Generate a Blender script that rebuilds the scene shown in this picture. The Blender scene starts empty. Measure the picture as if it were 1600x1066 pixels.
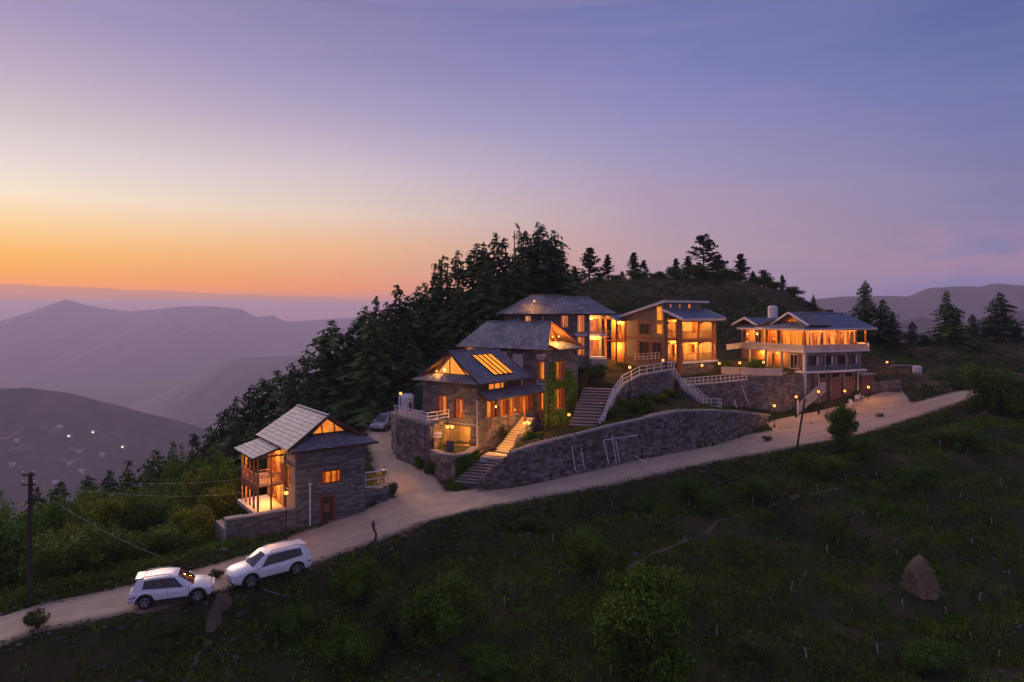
import bpy, bmesh, math, random
import numpy as np
from mathutils import Vector, Matrix

random.seed(7)
rng = np.random.default_rng(7)
R = math.radians
scene = bpy.context.scene
col = scene.collection

# ------------------------------------------------------------------ camera
F = 1067.0          # focal length in photo pixels (1600 wide)
HZ = 485.0          # horizon row in the photo
cam_d = bpy.data.cameras.new('camera')
cam_d.sensor_width = 36.0
cam_d.lens = 36.0 * F / 1600.0
cam_d.shift_y = -(533.0 - HZ) / 1600.0
cam_d.clip_start = 0.5
cam_d.clip_end = 60000.0
cam = bpy.data.objects.new('camera', cam_d)
cam.location = (0, 0, 0)
cam.rotation_euler = (R(90), 0, 0)
col.objects.link(cam)
scene.camera = cam

# ------------------------------------------------------------------ world: dusk sky
world = bpy.data.worlds.new('World')
scene.world = world
world.use_nodes = True
wn = world.node_tree
wn.nodes.clear()
W_ = wn.nodes.new
WL = wn.links.new

def s2l(c):
    return tuple(((v / 255.0) / 12.92 if v / 255.0 <= 0.04045 else ((v / 255.0 + 0.055) / 1.055) ** 2.4) for v in c)

def wmath(op, a, b=None, c=None, clamp=False):
    n = W_('ShaderNodeMath'); n.operation = op; n.use_clamp = clamp
    for i, v in enumerate((a, b, c)):
        if v is None: continue
        if isinstance(v, (int, float)): n.inputs[i].default_value = v
        else: WL(v, n.inputs[i])
    return n.outputs[0]

wtc = W_('ShaderNodeTexCoord')
wsep = W_('ShaderNodeSeparateXYZ'); WL(wtc.outputs['Generated'], wsep.inputs[0])
vx, vy, vz = wsep.outputs
# azimuth away from the sunset (the sun went down to the left of the view)
SUN_AZ = R(-37)
hyp = wmath('SQRT', wmath('ADD', wmath('MULTIPLY', vx, vx), wmath('ADD', wmath('MULTIPLY', vy, vy), 1e-6)))
cosa = wmath('DIVIDE', wmath('ADD', wmath('MULTIPLY', vx, math.sin(SUN_AZ)), wmath('MULTIPLY', vy, math.cos(SUN_AZ))), hyp)
ang = wmath('MULTIPLY', wmath('ARCCOSINE', wmath('MINIMUM', wmath('MAXIMUM', cosa, -1.0), 1.0)), 180.0 / math.pi)   # degrees

def ramp(stops):
    n = W_('ShaderNodeValToRGB')
    cr = n.color_ramp
    cr.interpolation = 'B_SPLINE' if False else 'LINEAR'
    while len(cr.elements) < len(stops): cr.elements.new(0.5)
    for e, (p, c) in zip(cr.elements, stops):
        e.position = p; e.color = (*s2l(c), 1)
    WL(ramp_in, n.inputs[0])
    return n.outputs[0]

def elev(px, y):      # position in the ramp of a photo row seen in column px
    h = math.hypot(F, px - 800.0)
    return math.sin(math.atan((HZ - y) / h)) * 2.0
ramp_in = wmath('MULTIPLY', vz, 2.0, clamp=True)
cL = ramp([(0.0, (226, 140, 92)), (elev(30, 440), (240, 158, 84)), (elev(30, 395), (249, 184, 104)), (elev(30, 345), (251, 212, 160)),
           (elev(30, 300), (249, 227, 203)), (elev(30, 250), (232, 218, 214)), (elev(30, 170), (208, 193, 200)), (elev(30, 90), (186, 170, 196)),
           (elev(30, 0), (164, 150, 188)), (0.95, (152, 144, 184)), (1.0, (150, 142, 184))])
cM = ramp([(0.0, (212, 140, 120)), (elev(530, 450), (228, 148, 110)), (elev(530, 385), (236, 184, 142)), (elev(530, 335), (230, 204, 188)),
           (elev(530, 270), (211, 195, 203)), (elev(530, 190), (180, 166, 196)), (elev(530, 110), (156, 146, 188)), (elev(530, 0), (132, 128, 175)), (0.8, (136, 132, 176)), (1.0, (146, 140, 182))])
cR = ramp([(0.0, (160, 135, 160)), (elev(1030, 400), (184, 154, 164)), (elev(1030, 330), (178, 154, 177)), (elev(1030, 265), (164, 151, 186)),
           (elev(1030, 190), (147, 143, 190)), (elev(1030, 100), (127, 129, 184)), (elev(1030, 0), (113, 119, 174)), (0.8, (122, 122, 174)), (1.0, (142, 136, 180))])
cE = ramp([(0.0, (126, 118, 160)), (elev(1570, 430), (130, 124, 163)), (elev(1570, 330), (137, 129, 167)), (elev(1570, 220), (123, 125, 172)),
           (elev(1570, 110), (108, 116, 170)), (elev(1570, 0), (94, 107, 163)), (0.8, (112, 114, 168)), (1.0, (140, 134, 180))])
def wmix(f, a, b):
    n = W_('ShaderNodeMix'); n.data_type = 'RGBA'; n.clamp_factor = True
    WL(f, n.inputs[0])
    for i, v in ((6, a), (7, b)):
        if isinstance(v, tuple): n.inputs[i].default_value = (*v, 1)
        else: WL(v, n.inputs[i])
    return n.outputs[2]
def lerp01(v, a, b):
    return wmath('DIVIDE', wmath('SUBTRACT', v, a), b - a, clamp=True)
sky = wmix(lerp01(ang, 1.0, 23.0), cL, cM)
sky = wmix(lerp01(ang, 23.0, 49.0), sky, cR)
sky = wmix(lerp01(ang, 49.0, 73.0), sky, cE)
# faint uneven streaks of thin cloud, only a few per cent
wmp = W_('ShaderNodeMapping'); WL(wtc.outputs['Generated'], wmp.inputs[0]); wmp.inputs['Scale'].default_value = (2.5, 2.5, 22.0)
wnz = W_('ShaderNodeTexNoise'); WL(wmp.outputs[0], wnz.inputs['Vector']); wnz.inputs['Scale'].default_value = 1.6; wnz.inputs['Detail'].default_value = 4
fac = wmath('MULTIPLY', wmath('SUBTRACT', wnz.outputs[0], 0.5), 0.16)
sky = wmix(wmath('ABSOLUTE', fac), sky, s2l((236, 190, 170)))
# pink cloud bank low on the far side from the sunset
wmp2 = W_('ShaderNodeMapping'); WL(wtc.outputs['Generated'], wmp2.inputs[0]); wmp2.inputs['Scale'].default_value = (5.0, 5.0, 16.0)
wnz2 = W_('ShaderNodeTexNoise'); WL(wmp2.outputs[0], wnz2.inputs['Vector']); wnz2.inputs['Scale'].default_value = 2.0; wnz2.inputs['Detail'].default_value = 6
bank = wmath('MULTIPLY', lerp01(wnz2.outputs[0], 0.36, 0.56), wmath('MULTIPLY', lerp01(vz, 0.022, 0.06), lerp01(vz, 0.115, 0.07)))
bank = wmath('MULTIPLY', wmath('MULTIPLY', bank, lerp01(ang, 54.0, 70.0)), 0.6)
sky = wmix(bank, sky, s2l((186, 140, 160)))
# far bank of dusk haze along the horizon below the glow; its top edge sinks away from the sunset
wmp3 = W_('ShaderNodeMapping'); WL(wtc.outputs['Generated'], wmp3.inputs[0]); wmp3.inputs['Scale'].default_value = (9.0, 9.0, 1.0)
wnz3 = W_('ShaderNodeTexNoise'); WL(wmp3.outputs[0], wnz3.inputs['Vector']); wnz3.inputs['Scale'].default_value = 2.4; wnz3.inputs['Detail'].default_value = 5
edge = wmath('ADD', wmath('SUBTRACT', 0.0325, wmath('MULTIPLY', ang, 0.00065)), wmath('MULTIPLY', wmath('SUBTRACT', wnz3.outputs[0], 0.5), 0.008))
hz_f = wmath('DIVIDE', wmath('SUBTRACT', edge, vz), 0.0016, clamp=True)
hz_f = wmath('MULTIPLY', hz_f, wmath('MULTIPLY', lerp01(ang, 60.0, 30.0), 0.92))
sky = wmix(hz_f, sky, s2l((196, 140, 128)))
# what lies behind the haze box must shine through it: undo the haze's dimming along each sight line
HAZE_D, HAZE_TOP, HAZE_S = 0.00020, 104.0, (0.30, 0.215, 0.30)
tau = wmath('MULTIPLY', wmath('DIVIDE', HAZE_TOP, wmath('MAXIMUM', vz, 0.012)), HAZE_D)
tr = wmath('MAXIMUM', wmath('POWER', 2.718282, wmath('MULTIPLY', tau, -1.0)), 0.5)
tin = wmath('SUBTRACT', 1.0, tr)
sc_ = W_('ShaderNodeSeparateColor'); WL(sky, sc_.inputs[0]); cc_ = W_('ShaderNodeCombineColor')
for i in range(3):
    WL(wmath('MAXIMUM', wmath('DIVIDE', wmath('SUBTRACT', sc_.outputs[i], wmath('MULTIPLY', tin, HAZE_S[i])), tr), 0.01), cc_.inputs[i])
sky = cc_.outputs[0]
wbg = W_('ShaderNodeBackground'); WL(sky, wbg.inputs[0]); wbg.inputs[1].default_value = 0.97
# a weak physical twilight sky on top
wst = W_('ShaderNodeTexSky'); wst.sky_type = 'NISHITA'; wst.sun_disc = False
wst.sun_elevation = R(1.0); wst.sun_rotation = SUN_AZ; wst.altitude = 2200
wbg2 = W_('ShaderNodeBackground'); WL(wst.outputs[0], wbg2.inputs[0]); wbg2.inputs[1].default_value = 0.004
wadd = W_('ShaderNodeAddShader'); WL(wbg.outputs[0], wadd.inputs[0]); WL(wbg2.outputs[0], wadd.inputs[1])
wo = W_('ShaderNodeOutputWorld'); WL(wadd.outputs[0], wo.inputs[0])

# ------------------------------------------------------------------ sun: the last soft glow from the west
sd = bpy.data.lights.new('sun', 'SUN')
sd.energy = 2.4; sd.angle = R(30); sd.color = (1.0, 0.70, 0.50)
sun = bpy.data.objects.new('sun', sd)
sdir = Vector((math.sin(SUN_AZ) * math.cos(R(15)), math.cos(SUN_AZ) * math.cos(R(15)), math.sin(R(15))))
sun.rotation_euler = (-sdir).to_track_quat('-Z', 'Y').to_euler()
col.objects.link(sun)

vs = scene.view_settings
vs.view_transform = 'Standard'; vs.look = 'None'; vs.exposure = 0.0; vs.gamma = 1.0; vs.use_curve_mapping = False
scene.render.engine = 'CYCLES'
cy = scene.cycles
cy.use_denoising = True
cy.max_bounces = 6; cy.diffuse_bounces = 2; cy.glossy_bounces = 2; cy.transmission_bounces = 4; cy.transparent_max_bounces = 8; cy.volume_bounces = 2
cy.sample_clamp_indirect = 4.0
# ------------------------------------------------------------------ helpers
def P(px, py, Y):
    """a photo pixel at depth Y as a point of the place"""
    return ((px - 800.0) / F * Y, Y, (HZ - py) / F * Y)
def PZ(px, py, z):
    """a photo pixel on the level z"""
    Y = -z * F / (py - HZ)
    return ((px - 800.0) / F * Y, Y, z)

# ---- materials
M = {}
def newmat(name):
    m = bpy.data.materials.new(name); m.use_nodes = True
    nt = m.node_tree; nt.nodes.clear()
    o = nt.nodes.new('ShaderNodeOutputMaterial')
    M[name] = m
    return m, nt, o
def mat(name, c1, c2=None, scale=3.0, rough=0.8, bump=0.0, bscale=None, island=0.0, metal=0.0, spec=0.3, c3=None, c3scale=0.4, aniso=None, detail=6.0, transl=0.0, coords='Object'):
    m, nt, o = newmat(name)
    N = nt.nodes.new; L = nt.links.new
    b = N('ShaderNodeBsdfPrincipled')
    b.inputs['Roughness'].default_value = rough; b.inputs['Metallic'].default_value = metal
    b.inputs['Specular IOR Level'].default_value = spec
    tc = N('ShaderNodeTexCoord')
    if coords == 'World':
        g = N('ShaderNodeNewGeometry'); vec = g.outputs['Position']
    else:
        vec = tc.outputs['Object']
    if aniso:
        mp = N('ShaderNodeMapping'); L(vec, mp.inputs[0]); mp.inputs['Scale'].default_value = aniso; vec = mp.outputs[0]
    c2 = c2 or tuple(v * 0.7 for v in c1)
    nz = N('ShaderNodeTexNoise'); L(vec, nz.inputs['Vector']); nz.inputs['Scale'].default_value = scale; nz.inputs['Detail'].default_value = detail
    nz.inputs['Roughness'].default_value = 0.6
    rp = N('ShaderNodeValToRGB'); L(nz.outputs[0], rp.inputs[0])
    rp.color_ramp.elements[0].position = 0.33; rp.color_ramp.elements[1].position = 0.67
    rp.color_ramp.elements[0].color = (*c1, 1); rp.color_ramp.elements[1].color = (*c2, 1)
    cc = rp.outputs[0]
    if c3:
        n3 = N('ShaderNodeTexNoise'); L(vec, n3.inputs['Vector']); n3.inputs['Scale'].default_value = c3scale; n3.inputs['Detail'].default_value = 5
        r3 = N('ShaderNodeValToRGB'); L(n3.outputs[0], r3.inputs[0]); r3.color_ramp.elements[0].position = 0.45; r3.color_ramp.elements[1].position = 0.62
        mx = N('ShaderNodeMix'); mx.data_type = 'RGBA'; L(r3.outputs[0], mx.inputs[0]); L(cc, mx.inputs[6]); mx.inputs[7].default_value = (*c3, 1)
        cc = mx.outputs[2]
    if island > 0:
        g = N('ShaderNodeNewGeometry'); oi = N('ShaderNodeObjectInfo')
        ad = N('ShaderNodeMath'); ad.operation = 'ADD'; L(g.outputs['Random Per Island'], ad.inputs[0]); L(oi.outputs['Random'], ad.inputs[1])
        fr = N('ShaderNodeMath'); fr.operation = 'FRACT'; L(ad.outputs[0], fr.inputs[0])
        mr = N('ShaderNodeMapRange'); L(fr.outputs[0], mr.inputs[0]); mr.inputs[3].default_value = 1 - island; mr.inputs[4].default_value = 1 + island
        hs = N('ShaderNodeHueSaturation'); L(cc, hs.inputs['Color']); L(mr.outputs[0], hs.inputs['Value'])
        mr2 = N('ShaderNodeMapRange'); 
        fr2 = N('ShaderNodeMath'); fr2.operation = 'FRACT'
        ml = N('ShaderNodeMath'); ml.operation = 'MULTIPLY'; L(fr.outputs[0], ml.inputs[0]); ml.inputs[1].default_value = 7.31
        L(ml.outputs[0], fr2.inputs[0]); L(fr2.outputs[0], mr2.inputs[0]); mr2.inputs[3].default_value = 0.485; mr2.inputs[4].default_value = 0.515
        L(mr2.outputs[0], hs.inputs['Hue'])
        cc = hs.outputs[0]
    L(cc, b.inputs['Base Color'])
    if bump > 0:
        bz = N('ShaderNodeTexNoise'); L(vec, bz.inputs['Vector']); bz.inputs['Scale'].default_value = bscale or scale * 4; bz.inputs['Detail'].default_value = 8
        bp = N('ShaderNodeBump'); bp.inputs['Strength'].default_value = bump; bp.inputs['Distance'].default_value = 0.05
        L(bz.outputs[0], bp.inputs['Height']); L(bp.outputs[0], b.inputs['Normal'])
    sh = b.outputs[0]
    if transl > 0:
        t = N('ShaderNodeBsdfTranslucent'); L(cc, t.inputs[0])
        ms = N('ShaderNodeMixShader'); ms.inputs[0].default_value = transl; L(sh, ms.inputs[1]); L(t.outputs[0], ms.inputs[2]); sh = ms.outputs[0]
    L(sh, o.inputs[0])
    return m
def emis(name, c, strength, c2=None, scale=2.0, lo=0.4, aniso=(1, 1, 1)):
    m, nt, o = newmat(name)
    N = nt.nodes.new; L = nt.links.new
    e = N('ShaderNodeEmission'); e.inputs[1].default_value = strength
    if c2:
        tc = N('ShaderNodeNewGeometry'); mp = N('ShaderNodeMapping'); L(tc.outputs['Position'], mp.inputs[0]); mp.inputs['Scale'].default_value = aniso
        nz = N('ShaderNodeTexNoise'); L(mp.outputs[0], nz.inputs['Vector']); nz.inputs['Scale'].default_value = scale; nz.inputs['Detail'].default_value = 3
        rp = N('ShaderNodeValToRGB'); L(nz.outputs[0], rp.inputs[0]); rp.color_ramp.elements[0].position = lo; rp.color_ramp.elements[1].position = 0.66
        rp.color_ramp.elements[0].color = (*c2, 1); rp.color_ramp.elements[1].color = (*c, 1)
        L(rp.outputs[0], e.inputs[0])
    else:
        e.inputs[0].default_value = (*c, 1)
    L(e.outputs[0], o.inputs[0])
    return m
def glassmat(name, tint, refl=0.12):
    m, nt, o = newmat(name)
    N = nt.nodes.new; L = nt.links.new
    t = N('ShaderNodeBsdfTransparent'); t.inputs[0].default_value = (*tint, 1)
    g = N('ShaderNodeBsdfGlossy'); g.inputs['Roughness'].default_value = 0.04; g.inputs[0].default_value = (0.9, 0.9, 0.9, 1)
    ms = N('ShaderNodeMixShader'); ms.inputs[0].default_value = refl
    L(t.outputs[0], ms.inputs[1]); L(g.outputs[0], ms.inputs[2]); L(ms.outputs[0], o.inputs[0])
    return m

mat('stone_dark', (0.115, 0.112, 0.125), (0.185, 0.175, 0.18), scale=2.5, rough=0.85, bump=0.6, bscale=14, island=0.42, c3=(0.2, 0.17, 0.15), c3scale=0.9)
mat('stone_brown', (0.17, 0.14, 0.125), (0.27, 0.225, 0.2), scale=2.2, rough=0.88, bump=0.6, bscale=12, island=0.38, c3=(0.13, 0.12, 0.125), c3scale=0.8)
mat('stone_grey', (0.105, 0.098, 0.102), (0.225, 0.205, 0.195), scale=1.6, rough=0.88, bump=0.6, bscale=10, island=0.55, c3=(0.15, 0.115, 0.088), c3scale=0.5)
mat('mortar', (0.085, 0.08, 0.082), (0.13, 0.12, 0.118), scale=6, rough=0.95, bump=0.5)
mat('plaster', (0.42, 0.34, 0.26), (0.34, 0.27, 0.2), scale=1.6, rough=0.9, bump=0.2)
mat('plaster_grey', (0.33, 0.31, 0.31), (0.25, 0.235, 0.235), scale=1.2, rough=0.9, bump=0.2)
mat('plaster_beige', (0.27, 0.215, 0.175), (0.21, 0.17, 0.135), scale=1.2, rough=0.9, bump=0.15)
mat('white_panel', (0.62, 0.6, 0.62), (0.52, 0.5, 0.52), scale=1.5, rough=0.7)
mat('white_paint', (0.76, 0.72, 0.72), (0.6, 0.56, 0.56), scale=3.5, rough=0.6)
mat('slate', (0.2, 0.2, 0.225), (0.3, 0.295, 0.32), scale=1.8, rough=0.6, bump=0.35, bscale=9, island=0.24, c3=(0.17, 0.17, 0.2), c3scale=0.6)
mat('slate_pale', (0.36, 0.34, 0.36), (0.46, 0.43, 0.45), scale=2.0, rough=0.65, bump=0.35, bscale=9, island=0.2)
mat('slate_dark', (0.13, 0.135, 0.17), (0.185, 0.19, 0.22), scale=1.8, rough=0.55, bump=0.3, bscale=9, island=0.2)
mat('sheet_blue', (0.10, 0.13, 0.21), (0.14, 0.17, 0.25), scale=1.0, rough=0.45, aniso=(1, 1, 1))
mat('wood_red', (0.30, 0.105, 0.045), (0.2, 0.065, 0.03), scale=4, rough=0.55, aniso=(4, 4, 0.7), bump=0.15)
mat('wood_orange', (0.42, 0.2, 0.085), (0.32, 0.135, 0.055), scale=4, rough=0.6, aniso=(4, 4, 0.7), bump=0.15)
mat('wood_dark', (0.1, 0.055, 0.035), (0.065, 0.038, 0.026), scale=4, rough=0.6, aniso=(4, 4, 0.7))
mat('wood_pole', (0.055, 0.042, 0.036), (0.035, 0.027, 0.023), scale=5, rough=0.8, aniso=(6, 6, 0.5), bump=0.3)
mat('metal_dark', (0.03, 0.03, 0.033), (0.045, 0.043, 0.045), scale=8, rough=0.5, metal=0.4)
mat('metal_grey', (0.4, 0.4, 0.42), (0.3, 0.3, 0.32), scale=5, rough=0.45, metal=0.3)
mat('concrete', (0.36, 0.335, 0.32), (0.27, 0.25, 0.24), scale=2.0, rough=0.9, bump=0.3, bscale=12)
mat('paving', (0.30, 0.26, 0.235), (0.21, 0.18, 0.165), scale=1.2, rough=0.9, bump=0.4, bscale=6)
mat('brick_red', (0.24, 0.12, 0.1), (0.17, 0.09, 0.08), scale=4, rough=0.9, bump=0.4, island=0.2)
mat('step_stone', (0.34, 0.29, 0.265), (0.25, 0.21, 0.195), scale=3, rough=0.85, bump=0.4, island=0.15)
mat('floor_pale', (0.55, 0.48, 0.4), (0.48, 0.42, 0.35), scale=3, rough=0.5)
mat('car_paint', (0.80, 0.79, 0.80), (0.78, 0.77, 0.785), scale=1, rough=0.34, spec=0.4)
mat('car_silver', (0.42, 0.44, 0.49), (0.41, 0.43, 0.48), scale=1, rough=0.28, spec=0.5, metal=0.3)
mat('car_glass', (0.02, 0.022, 0.026), (0.022, 0.024, 0.028), scale=1, rough=0.05, spec=0.8)
mat('car_black', (0.02, 0.02, 0.021), (0.03, 0.03, 0.031), scale=6, rough=0.6)
mat('tyre', (0.018, 0.018, 0.018), (0.035, 0.033, 0.03), scale=8, rough=0.9)
mat('alloy', (0.5, 0.5, 0.52), (0.4, 0.4, 0.42), scale=5, rough=0.3, metal=0.8)
mat('lamp_red', (0.25, 0.01, 0.012), (0.2, 0.01, 0.012), rough=0.2, spec=0.6)
mat('lamp_clear', (0.55, 0.57, 0.62), (0.35, 0.37, 0.42), scale=12, rough=0.1, spec=0.8)
mat('curtain', (0.72, 0.42, 0.16), (0.6, 0.3, 0.1), scale=3, rough=0.9, aniso=(1, 1, 0.2), transl=0.6)
mat('fabric_red', (0.3, 0.06, 0.03), (0.22, 0.04, 0.02), scale=5, rough=0.9)
mat('bark', (0.075, 0.058, 0.046), (0.045, 0.035, 0.03), scale=6, rough=0.95, bump=0.6, aniso=(2, 2, 0.5))
mat('bark_pale', (0.2, 0.17, 0.15), (0.13, 0.11, 0.1), scale=6, rough=0.95, bump=0.5)
mat('whitewash', (0.42, 0.4, 0.37), (0.25, 0.24, 0.21), scale=9, rough=0.9)
mat('conifer', (0.045, 0.098, 0.028), (0.08, 0.135, 0.04), scale=0.6, rough=0.75, island=0.45, transl=0.12, spec=0.04)
mat('conifer_blue', (0.03, 0.066, 0.03), (0.05, 0.088, 0.04), scale=0.6, rough=0.75, island=0.4, transl=0.1, spec=0.04)
mat('pine_leaf', (0.03, 0.05, 0.022), (0.05, 0.068, 0.03), scale=0.6, rough=0.75, island=0.4, transl=0.12, spec=0.04)
mat('leaf_green', (0.035, 0.085, 0.010), (0.125, 0.215, 0.024), scale=2.4, rough=0.6, island=0.5, transl=0.25, spec=0.04)
mat('leaf_yellow', (0.06, 0.10, 0.010), (0.22, 0.255, 0.024), scale=2.4, rough=0.6, island=0.5, transl=0.25, spec=0.04)
mat('leaf_dark', (0.026, 0.074, 0.010), (0.105, 0.195, 0.026), scale=2.4, rough=0.6, island=0.5, transl=0.2, spec=0.04)
mat('leaf_olive', (0.06, 0.08, 0.024), (0.1, 0.105, 0.034), scale=0.8, rough=0.75, island=0.4, transl=0.15, spec=0.04)
mat('ivy', (0.15, 0.27, 0.025), (0.28, 0.39, 0.035), scale=1.2, rough=0.6, island=0.45, transl=0.2, spec=0.04)
mat('flower_yellow', (0.5, 0.36, 0.03), (0.4, 0.28, 0.02), rough=0.7, island=0.3)
mat('grass_dry', (0.13, 0.105, 0.048), (0.27, 0.21, 0.10), scale=0.7, rough=0.9, island=0.5, coords='World', spec=0.04)
mat('grass_green', (0.05, 0.12, 0.012), (0.17, 0.235, 0.032), scale=0.7, rough=0.85, island=0.6, transl=0.15, coords='World', spec=0.04)
mat('weed', (0.034, 0.10, 0.010), (0.165, 0.25, 0.028), scale=0.9, rough=0.8, island=0.6, transl=0.15, coords='World', c3=(0.075, 0.064, 0.028), c3scale=0.12, spec=0.04)
mat('scrub', (0.06, 0.05, 0.03), (0.095, 0.068, 0.042), scale=0.2, rough=0.9, island=0.4, coords='World', spec=0.04)
mat('straw', (0.34, 0.26, 0.15), (0.2, 0.15, 0.085), scale=6, rough=0.95, bump=0.6, island=0.5, spec=0.04)
mat('ground', (0.022, 0.036, 0.010), (0.05, 0.05, 0.02), scale=0.35, rough=0.95, bump=0.7, bscale=3.0, c3=(0.072, 0.062, 0.032), c3scale=0.16, coords='World', spec=0.04)
mat('path_pale', (0.4, 0.31, 0.225), (0.29, 0.22, 0.165), scale=0.9, rough=0.95, bump=0.4, coords='World')
mat('path_dirt', (0.16, 0.12, 0.085), (0.1, 0.078, 0.058), scale=0.8, rough=0.95, bump=0.4, coords='World', spec=0.04)
mat('hill_scrub', (0.19, 0.15, 0.09), (0.3, 0.225, 0.145), scale=0.2, rough=0.9, island=0.4, coords='World', c3=(0.05, 0.07, 0.03), c3scale=0.15, spec=0.04)
mat('verandah_plaster', (0.62, 0.46, 0.24), (0.52, 0.37, 0.18), scale=1.6, rough=0.9)
mat('parapet', (0.74, 0.66, 0.64), (0.66, 0.58, 0.56), scale=2.0, rough=0.6, transl=0.45)
mat('field', (0.16, 0.14, 0.12), (0.12, 0.105, 0.09), scale=0.1, rough=0.9)
mat('rock', (0.13, 0.115, 0.10), (0.085, 0.075, 0.068), scale=2, rough=0.95, bump=0.6, island=0.35)
mat('mountain', (0.02, 0.026, 0.018), (0.075, 0.065, 0.05), scale=0.012, rough=1.0, coords='World', c3=(0.09, 0.08, 0.06), c3scale=0.0012)
mat('tarp_green', (0.012, 0.06, 0.045), (0.01, 0.05, 0.04), rough=0.6)
mat('tank_white', (0.72, 0.7, 0.72), (0.6, 0.58, 0.6), scale=3, rough=0.5)
mat('tank_black', (0.02, 0.02, 0.022), (0.03, 0.03, 0.03), rough=0.5)
mat('sign_grey', (0.1, 0.1, 0.11), (0.08, 0.08, 0.09), rough=0.6)
emis('lit_warm', (1.0, 0.31, 0.03), 1.3, c2=(0.7, 0.17, 0.012), scale=1.4, lo=0.34, aniso=(1, 1, 1.2))
emis('lit_deep', (1.0, 0.26, 0.02), 1.2, c2=(0.45, 0.075, 0.008), scale=1.8, lo=0.36, aniso=(1.4, 1.4, 0.8))
emis('lit_bright', (1.0, 0.36, 0.04), 1.4, c2=(0.85, 0.24, 0.02), scale=1.3, lo=0.36)
emis('globe', (1.0, 0.36, 0.075), 2.6)
emis('step_glow', (1.0, 0.36, 0.05), 1.3)
emis('globe_soft', (1.0, 0.52, 0.15), 4.0)
emis('far_light', (1.0, 0.6, 0.3), 6.0)
m, nt, o = newmat('dirt')       # beaten earth: paler wheel tracks, darker crown and verges
N = nt.nodes.new; L = nt.links.new
def nmath(op, a, b, clamp=False):
    n = N('ShaderNodeMath'); n.operation = op; n.use_clamp = clamp
    for i, v in enumerate((a, b)):
        if isinstance(v, (int, float)): n.inputs[i].default_value = v
        else: L(v, n.inputs[i])
    return n.outputs[0]
gp = N('ShaderNodeNewGeometry'); nz1 = N('ShaderNodeTexNoise'); L(gp.outputs['Position'], nz1.inputs['Vector']); nz1.inputs['Scale'].default_value = .5; nz1.inputs['Detail'].default_value = 8; nz1.inputs['Roughness'].default_value = .65
nz2 = N('ShaderNodeTexNoise'); L(gp.outputs['Position'], nz2.inputs['Vector']); nz2.inputs['Scale'].default_value = 3.2; nz2.inputs['Detail'].default_value = 8; nz2.inputs['Roughness'].default_value = .7
ac = N('ShaderNodeAttribute'); ac.attribute_name = 'across'; ri = N('ShaderNodeAttribute'); ri.attribute_name = 'rim'
trk = nmath('SUBTRACT', 1.0, nmath('MULTIPLY', nmath('ABSOLUTE', nmath('SUBTRACT', nmath('ADD', ac.outputs['Fac'], nmath('MULTIPLY', nmath('SUBTRACT', nz1.outputs[0], .5), .5)), .8), 0), 2.6), True)
edg = nmath('MULTIPLY', nmath('ADD', ri.outputs['Fac'], nmath('MULTIPLY', nmath('SUBTRACT', nz2.outputs[0], .5), 1.3)), 1.5, True)
rp = N('ShaderNodeValToRGB'); L(nz1.outputs[0], rp.inputs[0]); rp.color_ramp.elements[0].position = .3; rp.color_ramp.elements[1].position = .7; rp.color_ramp.elements[0].color = (.38, .30, .22, 1); rp.color_ramp.elements[1].color = (.54, .42, .30, 1)
mx1 = N('ShaderNodeMix'); mx1.data_type = 'RGBA'; L(nmath('MULTIPLY', trk, .35), mx1.inputs[0]); L(rp.outputs[0], mx1.inputs[6]); mx1.inputs[7].default_value = (.60, .47, .34, 1)
mx2 = N('ShaderNodeMix'); mx2.data_type = 'RGBA'; L(edg, mx2.inputs[0]); mx2.inputs[6].default_value = (.15, .12, .075, 1); L(mx1.outputs[2], mx2.inputs[7])
vo = N('ShaderNodeTexVoronoi'); L(gp.outputs['Position'], vo.inputs['Vector']); vo.inputs['Scale'].default_value = 5.5
peb = nmath('LESS_THAN', vo.outputs['Distance'], .16); mx3 = N('ShaderNodeMix'); mx3.data_type = 'RGBA'; L(nmath('MULTIPLY', nmath('MULTIPLY', peb, nmath('GREATER_THAN', nz2.outputs[0], .52)), .5), mx3.inputs[0]); L(mx2.outputs[2], mx3.inputs[6]); mx3.inputs[7].default_value = (.2, .17, .14, 1)
bs = N('ShaderNodeBsdfPrincipled'); L(mx3.outputs[2], bs.inputs['Base Color']); bs.inputs['Roughness'].default_value = .95; bs.inputs['Specular IOR Level'].default_value = .2
bp = N('ShaderNodeBump'); bp.inputs['Strength'].default_value = .6; bp.inputs['Distance'].default_value = .06; L(nmath('ADD', nz2.outputs[0], nmath('MULTIPLY', trk, -.6)), bp.inputs['Height']); L(bp.outputs[0], bs.inputs['Normal']); L(bs.outputs[0], o.inputs[0])
glassmat('glass', (0.96, 0.95, 0.93), 0.10)
mat('glass_dark', (0.025, 0.026, 0.032), (0.03, 0.03, 0.036), rough=0.06, spec=0.8)

# ---- objects
def setp(o, label=None, cat=None, group=None, kind=None):
    if label: o['label'] = label
    if cat: o['category'] = cat
    if group: o['group'] = group
    if kind: o['kind'] = kind
    return o
def mesh_obj(name, mesh, parent=None, label=None, cat=None, group=None, kind=None, loc=None):
    o = bpy.data.objects.new(name, mesh); col.objects.link(o)
    if parent is not None: o.parent = parent
    if loc is not None: o.location = loc
    return setp(o, label, cat, group, kind)
def empty(name, loc, rz=0.0, label=None, cat=None, group=None):
    o = bpy.data.objects.new(name, None); col.objects.link(o)
    o.empty_display_size = 0.3
    o.location = loc; o.rotation_euler = (0, 0, rz)
    return setp(o, label, cat, group)
def copy_tree(o, parent=None):
    c = o.copy(); col.objects.link(c); c.parent = parent
    for ch in o.children: copy_tree(ch, c)
    return c

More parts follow.
